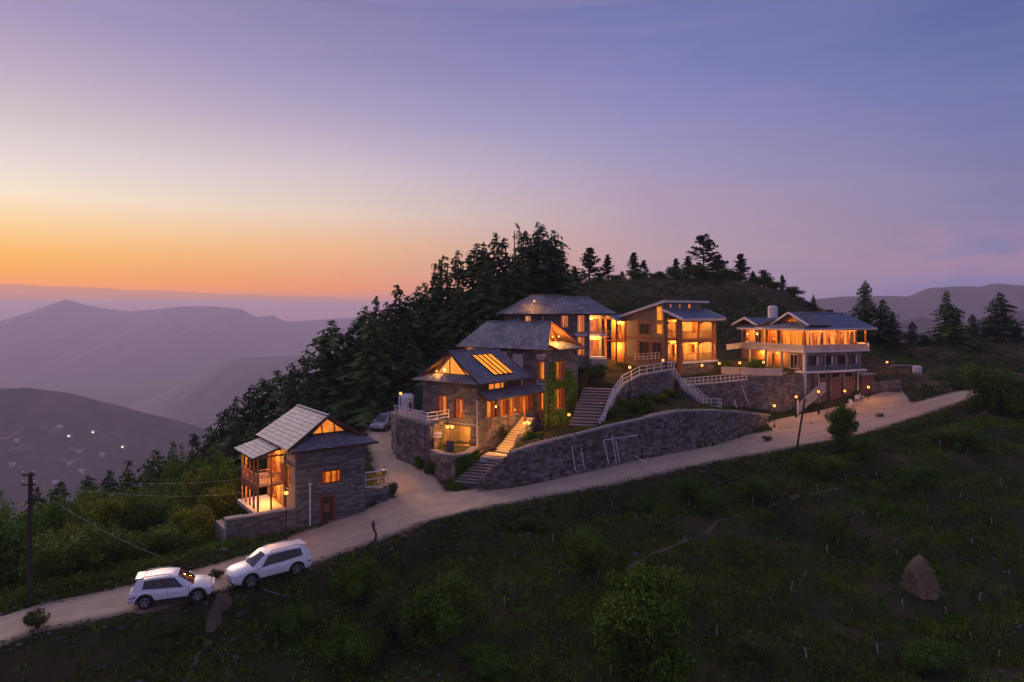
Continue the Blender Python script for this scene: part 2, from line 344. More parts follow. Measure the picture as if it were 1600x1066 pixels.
BOXF = [(0, 3, 2, 1), (4, 5, 6, 7), (0, 1, 5, 4), (1, 2, 6, 5), (2, 3, 7, 6), (3, 0, 4, 7)]
class MB:
    def __init__(s): s.v = []; s.f = []
    def pts(s, vs, fs):
        b = len(s.v); s.v += [tuple(p) for p in vs]; s.f += [tuple(i + b for i in f) for f in fs]; return s
    def box(s, x0, x1, y0, y1, z0, z1):
        return s.pts([(x0, y0, z0), (x1, y0, z0), (x1, y1, z0), (x0, y1, z0), (x0, y0, z1), (x1, y0, z1), (x1, y1, z1), (x0, y1, z1)], BOXF)
    def hexa(s, p8): return s.pts(p8, BOXF)
    def bar(s, a, b, w, h=None, up=(0, 0, 1)):
        """a square bar from a to b"""
        a = Vector(a); b = Vector(b); d = (b - a).normalized(); h = h or w
        up = Vector(up)
        if abs(d.dot(up)) > 0.98: up = Vector((0, 1, 0))
        sx = d.cross(up).normalized() * (w / 2); sy = sx.cross(d).normalized() * (h / 2)
        vs_ = [a - sx - sy, a + sx - sy, a + sx + sy, a - sx + sy, b - sx - sy, b + sx - sy, b + sx + sy, b - sx + sy]
        return s.pts(vs_, [(0, 1, 2, 3), (7, 6, 5, 4), (1, 0, 4, 5), (2, 1, 5, 6), (3, 2, 6, 7), (0, 3, 7, 4)])
    def tube(s, pts, r, n=8, cap=True):
        """a round tube along pts; r number or list"""
        pts = [Vector(p) for p in pts]; k = len(pts)
        rs = r if isinstance(r, (list, tuple)) else [r] * k
        b = len(s.v)
        t0 = (pts[1] - pts[0]).normalized()
        ref = Vector((0, 0, 1)) if abs(t0.z) < 0.9 else Vector((1, 0, 0))
        nx = t0.cross(ref).normalized()
        for i in range(k):
            t = (pts[min(i + 1, k - 1)] - pts[max(i - 1, 0)]).normalized()
            nx = (nx - t * nx.dot(t)).normalized(); ny = t.cross(nx)
            for j in range(n):
                a = 2 * math.pi * j / n
                s.v.append(tuple(pts[i] + (nx * math.cos(a) + ny * math.sin(a)) * rs[i]))
        for i in range(k - 1):
            for j in range(n):
                s.f.append((b + i * n + j, b + i * n + (j + 1) % n, b + (i + 1) * n + (j + 1) % n, b + (i + 1) * n + j))
        if cap:
            s.f.append(tuple(b + j for j in reversed(range(n)))); s.f.append(tuple(b + (k - 1) * n + j for j in range(n)))
        return s
    def lathe(s, prof, n=16, c=(0, 0, 0), axis='z'):
        b = len(s.v); k = len(prof)
        for (r, h) in prof:
            for j in range(n):
                a = 2 * math.pi * j / n
                p = (r * math.cos(a), r * math.sin(a), h) if axis == 'z' else (r * math.cos(a), h, r * math.sin(a))
                s.v.append((p[0] + c[0], p[1] + c[1], p[2] + c[2]))
        for i in range(k - 1):
            for j in range(n):
                s.f.append((b + i * n + j, b + i * n + (j + 1) % n, b + (i + 1) * n + (j + 1) % n, b + (i + 1) * n + j))
        return s
    def poly(s, pts, th, nrm=None):
        """a flat polygon extruded by th against its normal"""
        pts = [Vector(p) for p in pts]
        n = nrm and Vector(nrm) or (pts[1] - pts[0]).cross(pts[2] - pts[0]).normalized()
        k = len(pts); b = len(s.v)
        s.v += [tuple(p) for p in pts] + [tuple(p - n * th) for p in pts]
        s.f.append(tuple(b + i for i in range(k))); s.f.append(tuple(b + k + i for i in reversed(range(k))))
        for i in range(k):
            j = (i + 1) % k
            s.f.append((b + i, b + k + i, b + k + j, b + j))
        return s
    def mesh(s, name, m=None, smooth=False):
        me = bpy.data.meshes.new(name); me.from_pydata(s.v, [], s.f)
        if m is not None: me.materials.append(M[m] if isinstance(m, str) else m)
        if smooth: me.shade_smooth()
        me.update()
        return me
    def build(s, name, m, parent=None, smooth=False, **kw):
        return mesh_obj(name, s.mesh(name, m, smooth), parent, **kw)

def np_mesh(name, V, Fc, m, smooth=False):
    """V (n,3), Fc (k,3|4) arrays -> mesh"""
    me = bpy.data.meshes.new(name)
    V = np.asarray(V, np.float32); Fc = np.asarray(Fc, np.int32)
    me.vertices.add(len(V)); me.vertices.foreach_set('co', V.ravel())
    k = Fc.shape[1]
    me.loops.add(Fc.size); me.loops.foreach_set('vertex_index', Fc.ravel())
    me.polygons.add(len(Fc)); me.polygons.foreach_set('loop_start', np.arange(0, Fc.size, k, dtype=np.int32))
    me.polygons.foreach_set('loop_total', np.full(len(Fc), k, np.int32))
    if smooth: me.polygons.foreach_set('use_smooth', np.ones(len(Fc), bool))
    me.materials.append(M[m]); me.update(calc_edges=True); me.validate()
    return me

# ---- numpy value noise
_perm = rng.permutation(512)
_tab = rng.random(512)
def vnoise(x, y):
    x = np.asarray(x, float); y = np.asarray(y, float)
    xi = np.floor(x).astype(int); yi = np.floor(y).astype(int); fx = x - xi; fy = y - yi
    fx = fx * fx * (3 - 2 * fx); fy = fy * fy * (3 - 2 * fy)
    def h(a, b): return _tab[_perm[(_perm[a & 511] + b) & 511]]
    return (h(xi, yi) * (1 - fx) + h(xi + 1, yi) * fx) * (1 - fy) + (h(xi, yi + 1) * (1 - fx) + h(xi + 1, yi + 1) * fx) * fy - 0.5
def fbm(x, y, o=4):
    s = 0; a = 1.0
    for i in range(o):
        s = s + a * vnoise(np.asarray(x) * 2 ** i + 17.3 * i, np.asarray(y) * 2 ** i - 9.1 * i); a *= 0.5
    return s
# ------------------------------------------------------------------ terrain
ctrl = [PZ(*a) for a in [
    (0, 985, -15.3), (200, 945, -15.0), (350, 920, -15.1), (490, 835, -14.7), (570, 797, -14.2), (640, 775, -13.9), (720, 768, -13.65),
    (480, 880, -15.1), (620, 828, -14.5), (760, 790, -14.0), (960, 755, -13.4), (1100, 725, -12.9), (1240, 705, -12.2), (1330, 685, -11.6),
    (1420, 655, -10.7), (1530, 613, -9.6),
    (620, 862, -15.9), (800, 832, -15.3), (800, 900, -16.3), (800, 1000, -17.8), (800, 1066, -18.8), (600, 900, -16.4), (600, 1000, -17.6),
    (400, 1000, -17.0), (400, 1066, -17.9), (150, 1000, -16.2), (150, 1066, -17.0), (0, 1066, -16.9),
    (1000, 800, -14.8), (1000, 900, -16.6), (1000, 1000, -18.1), (1000, 1066, -19.0),
    (1200, 765, -14.0), (1200, 850, -16.0), (1200, 960, -17.8), (1200, 1066, -19.2),
    (1400, 715, -12.8), (1400, 800, -15.2), (1400, 920, -17.5), (1400, 1066, -19.4),
    (1600, 650, -11.2), (1600, 740, -14.0), (1600, 860, -16.8), (1600, 1066, -19.6),
    (1450, 547, -5.9), (1560, 533, -4.9), (1600, 575, -8.4), (1420, 600, -8.9), (1500, 590, -8.6),
    (900, 738, -13.1), (1000, 718, -12.8), (1100, 700, -12.4), (1180, 675, -12.0), (1210, 668, -11.8), (1280, 650, -11.2), (1340, 632, -10.6), (1400, 622, -9.9),
    (620, 740, -13.4), (600, 672, -12.2), (690, 747, -13.6)]]
ctrl += [(-33, 49, -21), (-25, 51, -18.5), (-45, 60, -31), (-31, 70, -28), (-21, 62, -18.5), (-17, 70, -16.0), (-12.5, 67, -12.8), (-10, 74, -12.2),
         (-16, 80, -17.5), (-36, 80, -31), (-60, 80, -46), (-25, 95, -23), (-45, 110, -39), (-8, 87, -12), (0, 95, -8.5), (5, 110, -3.5), (-10, 110, -14),
         (-80, 60, -52), (-60, 40, -38), (-45, 30, -25), (-29, 40.5, -16.6), (-23, 44, -16.2), (8, 80, -6.6), (14, 85, -6.2), (20, 88, -5.8), (28, 92, -5.2), (37, 96, -4.5), (44, 98, -4.8),
         (8.6, 115, 3.6), (18, 120, 4.3), (29.7, 122, 4.9), (43.4, 122, 4.2), (49.8, 118, 2.0), (53.9, 115, -1.8), (57.7, 108, -5.0), (15, 102, 0.0), (33.5, 104, 0.6), (25, 98, -2.6),
         (20, 150, -9), (50, 150, -11), (85, 140, -15), (0, 150, -19), (-40, 150, -50), (-3, 58, -12.2), (0, 66, -11.8), (4, 72, -9.6),
         (0, 10, -27), (-40, 10, -24), (60, 10, -29), (110, 40, -23), (110, 90, -13), (105, 150, -24), (75, 112, -4.6), (62, 118, -6.5), (-90, 10, -45), (90, 120, -8)]
ctrl = np.array(ctrl, float)
SC = 40.0
def tps_k(r2):
    return np.where(r2 > 1e-12, 0.5 * r2 * np.log(np.maximum(r2, 1e-12)), 0.0)
_n = len(ctrl)
_q = ctrl[:, :2] / SC
_K = tps_k(((_q[:, None] - _q[None]) ** 2).sum(-1)) + np.eye(_n) * 0.004
_A = np.zeros((_n + 3, _n + 3)); _A[:_n, :_n] = _K; _A[:_n, _n] = 1; _A[:_n, _n + 1:] = _q; _A[_n, :_n] = 1; _A[_n + 1:, :_n] = _q.T
_w = np.linalg.solve(_A, np.concatenate([ctrl[:, 2], np.zeros(3)]))
def tps(x, y):
    q = np.stack([x, y], -1) / SC
    out = np.empty(len(q))
    for i in range(0, len(q), 20000):
        k = tps_k(((q[i:i + 20000, None] - _q[None]) ** 2).sum(-1))
        out[i:i + 20000] = k @ _w[:_n] + _w[_n] + q[i:i + 20000] @ _w[_n + 1:]
    return out

def pl_dist(x, y, pts):
    """distance to a polyline and the value (3rd, 4th columns) at the nearest point"""
    pts = np.asarray(pts, float); best = np.full(len(x), 1e9); vals = np.zeros((len(x), pts.shape[1] - 2))
    for a, b in zip(pts[:-1], pts[1:]):
        d = b[:2] - a[:2]; L2 = d @ d
        t = np.clip(((x - a[0]) * d[0] + (y - a[1]) * d[1]) / L2, 0, 1)
        dd = np.hypot(x - a[0] - t * d[0], y - a[1] - t * d[1])
        m = dd < best
        best[m] = dd[m]; vals[m] = a[2:] + t[m, None] * (b[2:] - a[2:])
    return best, vals
def smooth_pl(pts, n=6):
    """Catmull-Rom through pts"""
    pts = np.asarray(pts, float); P_ = np.vstack([2 * pts[0] - pts[1], pts, 2 * pts[-1] - pts[-2]]); out = []
    for i in range(1, len(P_) - 2):
        for t in np.linspace(0, 1, n, endpoint=False):
            a, b, c, d = P_[i - 1:i + 3]
            out.append(0.5 * (2 * b + (c - a) * t + (2 * a - 5 * b + 4 * c - d) * t * t + (3 * b - a - 3 * c + d) * t ** 3))
    out.append(pts[-1]); return np.array(out)
def road_pts(lst): return smooth_pl([(*PZ(a, b, c), w) for a, b, c, w in lst])
# x, y, z, half width
road_main = road_pts([(-120, 1030, -15.6, 1.9), (0, 985, -15.3, 1.9), (100, 958, -15.15, 1.9), (210, 935, -15.0, 2.1), (310, 912, -15.0, 2.1), (420, 880, -15.0, 2.4), (530, 838, -14.7, 2.8), (650, 797, -14.2, 2.9),
                      (770, 775, -13.75, 2.6), (920, 748, -13.25, 2.5), (1060, 718, -12.7, 2.6), (1180, 693, -12.2, 3.2), (1290, 674, -11.65, 3.2), (1400, 648, -10.75, 2.2), (1530, 611, -9.6, 1.7), (1640, 590, -9.0, 1.7)])
road_back = road_pts([(660, 795, -14.2, 2.6), (640, 765, -13.75, 2.8), (625, 730, -13.2, 2.3), (607, 695, -12.5, 2.0), (600, 668, -12.15, 2.0), (596, 652, -12.0, 2.2), (600, 640, -12.0, 2.0)])
court = np.array([PZ(1195, 662, -11.75)[:2], PZ(1240, 700, -12.2)[:2], PZ(1330, 680, -11.6)[:2], PZ(1440, 640, -10.5)[:2], PZ(1405, 615, -9.9)[:2], PZ(1340, 630, -10.6)[:2], PZ(1270, 645, -11.1)[:2], PZ(1215, 655, -11.4)[:2]])

def in_poly(x, y, poly):
    poly = np.asarray(poly)[:, :2]; c = np.zeros(len(x), bool); j = len(poly) - 1
    for i in range(len(poly)):
        xi, yi = poly[i]; xj, yj = poly[j]
        m = ((yi > y) != (yj > y)) & (x < (xj - xi) * (y - yi) / (yj - yi + 1e-12) + xi)
        c ^= m; j = i
    return c
def idw(x, y, pts):
    pts = np.asarray(pts, float); d2 = (x[:, None] - pts[None, :, 0]) ** 2 + (y[:, None] - pts[None, :, 1]) ** 2 + 0.05
    w = 1 / d2 ** 1.5
    return (w * pts[None, :, 2]).sum(1) / w.sum(1)

# retaining wall along the road: base and top lines (x, y, zbase, ztop)
W1 = []
for px, pyb, zb, pyt in [(748, 764, -13.55, 752), (770, 762, -13.5, 731), (797, 760, -13.42, 710), (850, 750, -13.25, 694), (900, 739, -13.1, 681), (950, 729, -12.95, 668), (1000, 718, -12.8, 657),
                         (1060, 707, -12.55, 644), (1120, 695, -12.3, 643), (1165, 681, -12.1, 646), (1200, 664, -11.75, 650)]:
    x, y, z = PZ(px, pyb, zb)
    W1.append((x, y, z, (HZ - pyt) / F * y))
# upper plaza walls (x, y, ztop, zbase)
W2 = [(9.0, 62.6, -9.2, -10.3), (9.75, 64.6, -8.2, -10.2), (10.9, 66.5, -7.3, -10.0), (12.65, 67.5, -6.5, -9.8), (15.84, 69.0, -6.14, -9.6), (16.9, 71.2, -6.3, -9.6)]
W3 = [(17.6, 70.6, -7.9, -9.9), (21.5, 72.0, -7.75, -10.2), (25.3, 73.6, -7.56, -10.5)]
W4 = [(25.3, 73.6, -7.15, -10.6), (27.6, 73.6, -7.15, -10.9), (29.8, 74.3, -7.15, -11.1), (32.2, 75.6, -7.1, -11.2)]
T1 = [(a, b + 0.25, d) for a, b, c, d in W1[2:]] + [(29.0, 73.2, -10.95), (25.3, 73.2, -10.4), (21.5, 71.6, -9.9), (17.6, 70.3, -9.2), (15.6, 68.6, -8.2), (12.6, 67.0, -8.45), (10.6, 66.2, -9.0), (9.4, 64.4, -9.7),
      (8.7, 62.6, -10.25), (6.4, 61.0, -10.3), (5.0, 64.5, -10.4), (3.0, 62.0, -10.9), (0.5, 58.5, -11.0)]
T2 = [(10.9, 66.9, -7.3), (12.65, 67.8, -6.55), (15.5, 69.2, -6.2), (16.9, 71.2, -6.4), (17.6, 70.9, -7.95), (21.5, 72.3, -7.8), (25.3, 73.9, -7.3), (29.8, 74.6, -7.2), (32.2, 75.9, -7.1), (36, 85, -6.0), (30, 93, -5.0), (14, 88, -6.0), (7, 84, -6.4), (7.5, 76, -6.9), (9.5, 71.0, -7.6)]
PLATEAUS = [T1, T2]
for t in range(2):
    pl = []
    T = PLATEAUS[t]
    for a, b in zip(T, T[1:] + T[:1]):
        for k in range(4): pl.append(tuple(a[i] + (b[i] - a[i]) * k / 4 for i in range(3)))
    PLATEAUS[t] = (np.array(T), np.array(pl))

LX0, LX1, LY0, LY1 = -90.0, 110.0, 10.0, 155.0
def gz(x, y, noise=True):
    x = np.atleast_1d(np.asarray(x, float)); y = np.atleast_1d(np.asarray(y, float))
    cx = np.clip(x, LX0, LX1); cyy = np.clip(y, LY0, LY1)
    s = np.hypot(x - cx, y - cyy)
    z = tps(cx, cyy)
    hole = np.zeros(len(x), bool)
    # the road lies level across its width
    d1, v1 = pl_dist(x, y, road_main); d2, v2 = pl_dist(x, y, road_back)
    e1 = d1 - v1[:, 1]; e2 = d2 - v2[:, 1]
    w1 = np.clip(1 - e1 / 1.2, 0, 1); w2 = np.clip(1 - e2 / 1.2, 0, 1)
    w1 = w1 * w1 * (3 - 2 * w1); w2 = w2 * w2 * (3 - 2 * w2)
    wr = np.maximum(w1, w2)
    zr = np.where(w1 + w2 > 1e-6, (w1 ** 2 * v1[:, 0] + w2 ** 2 * v2[:, 0]) / (w1 ** 2 + w2 ** 2 + 1e-9), z)
    z = z * (1 - wr) + zr * wr
    inc = in_poly(x, y, court)
    flat = np.maximum(wr, inc.astype(float))
    for T, pl in PLATEAUS:
        m = in_poly(x, y, T)
        if m.any():
            z[m] = idw(x[m], y[m], pl); flat[m] = np.maximum(flat[m], 0.75)
    if noise:
        nz = 0.42 * fbm(x / 5.5, y / 5.5, 3) + 0.16 * fbm(x / 1.3 + 40, y / 1.3, 2)
        # low orchard terraces across the slope in front
        front_ = np.clip((np.interp(x, road_main[:, 0], road_main[:, 1]) - y - 3.0) / 3.0, 0, 1) * (s < 1)
        st_h = 1.15; fr0 = (z + 0.5 * fbm(x / 9.0, y / 9.0, 2)) / st_h; fr0 = fr0 - np.floor(fr0)
        z = z + front_ * (np.clip((fr0 - .5) / .34 + .5, 0, 1) - fr0) * st_h * 0.62
        drop_ = (y < np.interp(x, road_main[:, 0], road_main[:, 1])) * np.exp(-((e1 - 1.5) / .8) ** 2) * (s < 1)
        z = z - 0.55 * drop_ * (1 + 1.2 * fbm(x / 2.0, y / 2.0, 2))
        hill_ = np.clip((y - 92) / 8.0, 0, 1) * (x > -8) * (s < 1)
        z = z + hill_ * (0.9 * fbm(x / 4.0 + 7, y / 4.0, 4))
        z = z + nz * (1 - 0.93 * flat)
        z = z + 0.02 * fbm(x / 0.6, y / 0.6, 2) * flat
    far = np.clip(s / 60.0, 0, 1)
    zo = z - 0.50 * s + far * (np.minimum(s, 900) * 0.22 * fbm(x / 420.0, y / 420.0, 5))
    floor_z = -420 + 60 * fbm(x / 900.0, y / 900.0, 5)
    z = np.where(s > 0, np.maximum(zo, floor_z), z)
    return z
def g1(x, y): return float(gz(x, y)[0])
_Ys = np.arange(22.0, 190.0, 0.12)
def hit(px, py):
    """where the sight line through a photo pixel first meets the ground"""
    zr = (HZ - py) / F * _Ys; g = gz((px - 800.0) / F * _Ys, _Ys)
    k = int(np.argmax(g > zr)) if (g > zr).any() else len(_Ys) - 1
    Y = _Ys[k]
    return ((px - 800.0) / F * Y, Y, float(g[k]))

def axis_grid(a, b, step, lo, hi, grow=1.16):
    mid = list(np.arange(a, b + 1e-6, step)); s = step; x = a; left = []
    while x > lo: s *= grow; x -= s; left.append(x)
    s = step; x = b; right = []
    while x < hi: s *= grow; x += s; right.append(x)
    return np.array(left[::-1] + mid + right)
gxs = axis_grid(-46, 62, 0.45, -11000, 11000); gys = axis_grid(27, 126, 0.45, -6000, 11500)
GX, GY = np.meshgrid(gxs, gys)
GZ = gz(GX.ravel(), GY.ravel())
V = np.stack([GX.ravel(), GY.ravel(), GZ], -1)
nx_, ny_ = len(gxs), len(gys)
idx = np.arange(nx_ * ny_).reshape(ny_, nx_)
Fq = np.stack([idx[:-1, :-1].ravel(), idx[:-1, 1:].ravel(), idx[1:, 1:].ravel(), idx[1:, :-1].ravel()], -1)
mesh_obj('ground', np_mesh('ground', V, Fq, 'ground', True), kind='structure', label='rough grassy hilltop ground falling away to the valley')

def sheet(name, mask_fn, x0, x1, y0, y1, step, lift, m, label):
    xs = np.arange(x0, x1, step); ys = np.arange(y0, y1, step)
    CX, CY = np.meshgrid((xs[:-1] + xs[1:]) / 2, (ys[:-1] + ys[1:]) / 2)
    mk = mask_fn(CX.ravel(), CY.ravel()).reshape(CX.shape)
    X, Yg = np.meshgrid(xs, ys); ii = np.arange(X.size).reshape(X.shape)
    q = np.stack([ii[:-1, :-1][mk], ii[:-1, 1:][mk], ii[1:, 1:][mk], ii[1:, :-1][mk]], -1)
    u, inv = np.unique(q.ravel(), return_inverse=True)
    vx_ = X.ravel()[u]; vy_ = Yg.ravel()[u]
    # ease the stepped rim
    cnt = np.bincount(inv.ravel(), minlength=len(u)); rim = cnt < 4
    jx = np.where(rim, step * 0.5 * (rng.random(len(u)) - 0.5), 0)
    vz_ = gz(vx_ + jx, vy_) + np.where(rim, -0.03, lift)
    return mesh_obj(name, np_mesh(name, np.stack([vx_ + jx, vy_, vz_], -1), inv.reshape(-1, 4), m, True), kind='structure', label=label)
def road_mask(x, y):
    d1, v1 = pl_dist(x, y, road_main); d2, v2 = pl_dist(x, y, road_back)
    n = 0.45 * fbm(x / 1.6, y / 1.6, 3)
    return (d1 < v1[:, 1] + n) | (d2 < v2[:, 1] + n) | in_poly(x, y, court)
road_ob = sheet('road', road_mask, -26, 62, 30, 92, 0.16, 0.07, 'dirt', 'pale dirt road climbing past the stone houses')
rv = np.empty(len(road_ob.data.vertices) * 3, np.float32); road_ob.data.vertices.foreach_get('co', rv); rv = rv.reshape(-1, 3).astype(float)
da, va = pl_dist(rv[:, 0], rv[:, 1], road_main); db, vb = pl_dist(rv[:, 0], rv[:, 1], road_back)
at = road_ob.data.attributes.new('across', 'FLOAT', 'POINT'); at.data.foreach_set('value', np.where(da - va[:, 1] < db - vb[:, 1] + .6, da, db).astype(np.float32))
at = road_ob.data.attributes.new('rim', 'FLOAT', 'POINT'); at.data.foreach_set('value', np.where(in_poly(rv[:, 0], rv[:, 1], court), 1.5, np.clip(-np.minimum(da - va[:, 1], db - vb[:, 1]), -1, 2)).astype(np.float32))
paths = [smooth_pl([(*hit(350, 938)[:2], 0.35), (*hit(332, 985)[:2], 0.22), (*hit(312, 1020)[:2], 0.16), (*hit(290, 1064)[:2], 0.16), (*hit(270, 1100)[:2], 0.16)]),
         smooth_pl([(*hit(880, 935)[:2], 0.06), (*hit(985, 885)[:2], 0.16), (*hit(1060, 850)[:2], 0.2), (*hit(1150, 808)[:2], 0.16), (*hit(1220, 785)[:2], 0.12), (*hit(1310, 765)[:2], 0.05)])]
for k, pth in enumerate(paths):
    def pm(x, y, pth=pth):
        d, v = pl_dist(x, y, pth); return d < v[:, 0] + 0.3 * fbm(x / 0.9, y / 0.9, 3)
    b0 = pth[:, :2].min(0) - 1; b1 = pth[:, :2].max(0) + 1
    sheet('footpath', pm, b0[0], b1[0], b0[1], b1[1], 0.1, 0.05, 'path_dirt', ['narrow dirt footpath dropping from the road below the white cars', 'faint dirt footpath crossing the dark orchard slope'][k])

gpath = [(a, b + 1.3, .75) for a, b, c, d in W1[6:-1]] + [(25.6, 69.6, .9)]
gpath = smooth_pl(gpath)
def gm(x, y):
    d, v = pl_dist(x, y, gpath); return (d < v[:, 0] + .5 * fbm(x / 1.2, y / 1.2, 3)) & in_poly(x, y, T1)
at0 = sheet('garden_path', gm, 8, 28, 57, 72, .12, .06, 'path_pale', 'pale dirt path along the top of the long retaining wall')
# ------------------------------------------------------------------ mountains across the valley
def mountain(name, label, D, ridge, half, base=-450.0, n=150, amp=0.05, xr=None, ny=90):
    """ridge: (px, py) skyline as seen from the hilltop, standing D metres off"""
    rp = np.array(ridge, float)
    X0, X1 = (rp[0, 0] - 800) / F * D, (rp[-1, 0] - 800) / F * D
    xs = np.linspace(X0 - half, X1 + half, n); ys = np.linspace(D - half, D + half, ny)
    GX, GY = np.meshgrid(xs, ys)
    rz = np.interp(xs / D * F + 800, rp[:, 0], rp[:, 1]); rz = (HZ - rz) / F * D
    fade = np.clip(1 - np.maximum(np.maximum(X0 - xs, xs - X1), 0) / half, 0, 1) ** 1.3
    rz = base + (rz - base) * fade
    t = np.abs(GY - D) / half
    prof = np.clip(1 - t, 0, 1) ** 1.15
    H_ = rz[None] - base
    spur = fbm(GX / (half * 0.16), GY / (half * 0.5), 5)
    z = base + H_ * (prof + amp * 4 * spur * prof * np.clip(t * 5, 0, 1)) + H_ * amp * 0.35 * fbm(GX / (half * 0.05), GY / (half * 0.07), 4) * np.clip(t * 6, 0.12, 1)
    ii = np.arange(GX.size).reshape(GX.shape)
    q = np.stack([ii[:-1, :-1].ravel(), ii[:-1, 1:].ravel(), ii[1:, 1:].ravel(), ii[1:, :-1].ravel()], -1)
    mesh_obj(name, np_mesh(name, np.stack([GX.ravel(), GY.ravel(), z.ravel()], -1), q, 'mountain', True), kind='structure', label=label)
    return lambda x, y: float(np.interp(y, ys, [np.interp(x, xs, z[k]) for k in range(len(ys))]))
mountain('mountain', 'long peaked mountain ridge across the valley at left', 5500, [(-420, 540), (-150, 520), (0, 502), (40, 489), (80, 475), (105, 467), (125, 474), (160, 481), (200, 486), (240, 483), (285, 478), (330, 478), (375, 482), (400, 495), (425, 492), (445, 502), (500, 499), (560, 495), (640, 505), (760, 540)], 1700, n=480, amp=0.075, ny=140)
mountain('mountain_spur', 'lower hazy mountain spur behind the forested slope', 3000, [(200, 640), (270, 607), (330, 575), (365, 558), (430, 556), (480, 553), (600, 560), (760, 570)], 900, n=200)
mid_h = mountain('foothill', 'dark terraced foothill with scattered houses in the valley', 1350, [(-500, 640), (-200, 612), (0, 606), (45, 604), (110, 614), (180, 632), (240, 648), (300, 662), (380, 690), (460, 725)], 540, n=420, amp=0.07, ny=200)
mountain('mountain_range', 'blue mountain range far away on the right', 2400, [(1180, 500), (1260, 470), (1300, 462), (1370, 458), (1420, 462), (1455, 446), (1490, 443), (1530, 446), (1555, 441), (1620, 444), (1700, 440), (1850, 450), (2100, 470)], 800, n=300)
mountain('mountain_shoulder', 'nearer wooded shoulder below the right-hand mountains', 1500, [(1280, 530), (1380, 505), (1440, 492), (1480, 500), (1540, 494), (1600, 480), (1700, 470), (1900, 480)], 500, n=220)

# the evening haze in the valley air
hb = MB().box(-11600, 11600, -6600, 11800, -680, HAZE_TOP)
hz_ob = hb.build('haze', None, None, kind='stuff', label='pale violet evening haze filling the valley air')
m, nt, o = newmat('haze')
pv = nt.nodes.new('ShaderNodeVolumePrincipled')
pv.inputs['Color'].default_value = (0.80, 0.74, 0.97, 1)
pv.inputs['Density'].default_value = HAZE_D
pv.inputs['Anisotropy'].default_value = 0.15
nt.links.new(pv.outputs[0], o.inputs['Volume'])
hz_ob.data.materials.append(m)
# ------------------------------------------------------------------ building kit
class Frame:
    """a building's own axes: x along the face that runs right, y along the face that runs back to the left"""
    def __init__(s, o, deg):
        s.o = Vector(o); s.t = R(deg)
        s.ux = Vector((math.cos(s.t), math.sin(s.t), 0)); s.uy = Vector((-math.sin(s.t), math.cos(s.t), 0))
    def ray(s, px, py): return Vector(((px - 800.0) / F, 1.0, (HZ - py) / F))
    def fx(s, px, py, y=0.0):      # on the plane local y: gives x, z
        r = s.ray(px, py); t = (y + s.o.dot(s.uy)) / r.dot(s.uy); p = r * t - s.o
        return p.dot(s.ux), p.z
    def fy(s, px, py, x=0.0):      # on the plane local x: gives y, z
        r = s.ray(px, py); t = (x + s.o.dot(s.ux)) / r.dot(s.ux); p = r * t - s.o
        return p.dot(s.uy), p.z
    def fz(s, px, py, z):
        r = s.ray(px, py); t = (z + s.o.z) / r.z; p = r * t - s.o
        return p.dot(s.ux), p.dot(s.uy)
    def w(s, x, y, z): return s.o + s.ux * x + s.uy * y + Vector((0, 0, z))
    def empty(s, name, label, cat='house', group=None): return empty(name, s.o, s.t, label, cat, group)

class Face:
    """a wall plane: 'F' faces -y, 'B' +y, 'L' faces -x, 'R' +x"""
    def __init__(s, d, c): s.d = d; s.c = c
    def p(s, a, out, z):
        if s.d == 'F': return (a, s.c - out, z)
        if s.d == 'B': return (a, s.c + out, z)
        if s.d == 'L': return (s.c - out, a, z)
        return (s.c + out, a, z)
    def box(s, mb, a0, a1, o0, o1, z0, z1):
        p = [s.p(a, o, z) for a, o, z in ((a0, o0, z0), (a1, o1, z1))]
        lo = [min(p[0][i], p[1][i]) for i in range(3)]; hi = [max(p[0][i], p[1][i]) for i in range(3)]
        return mb.box(lo[0], hi[0], lo[1], hi[1], lo[2], hi[2])

def wall(par, face, a0, a1, z0, z1, holes, m, th=0.28, name='wall', out=0.0):
    """a wall of thickness th behind its plane with rectangular openings"""
    mb = MB()
    zs = sorted({z0, z1, *[min(max(h[2], z0), z1) for h in holes], *[min(max(h[3], z0), z1) for h in holes]})
    for za, zb in zip(zs[:-1], zs[1:]):
        if zb - za < 1e-4: continue
        cuts = sorted([(max(h[0], a0), min(h[1], a1)) for h in holes if h[2] < (za + zb) / 2 < h[3]])
        a = a0
        for c0, c1 in cuts:
            if c0 > a + 1e-4: face.box(mb, a, c0, out, out - th, za, zb)
            a = max(a, c1)
        if a < a1 - 1e-4: face.box(mb, a, a1, out, out - th, za, zb)
    return mb.build(name, m, par)

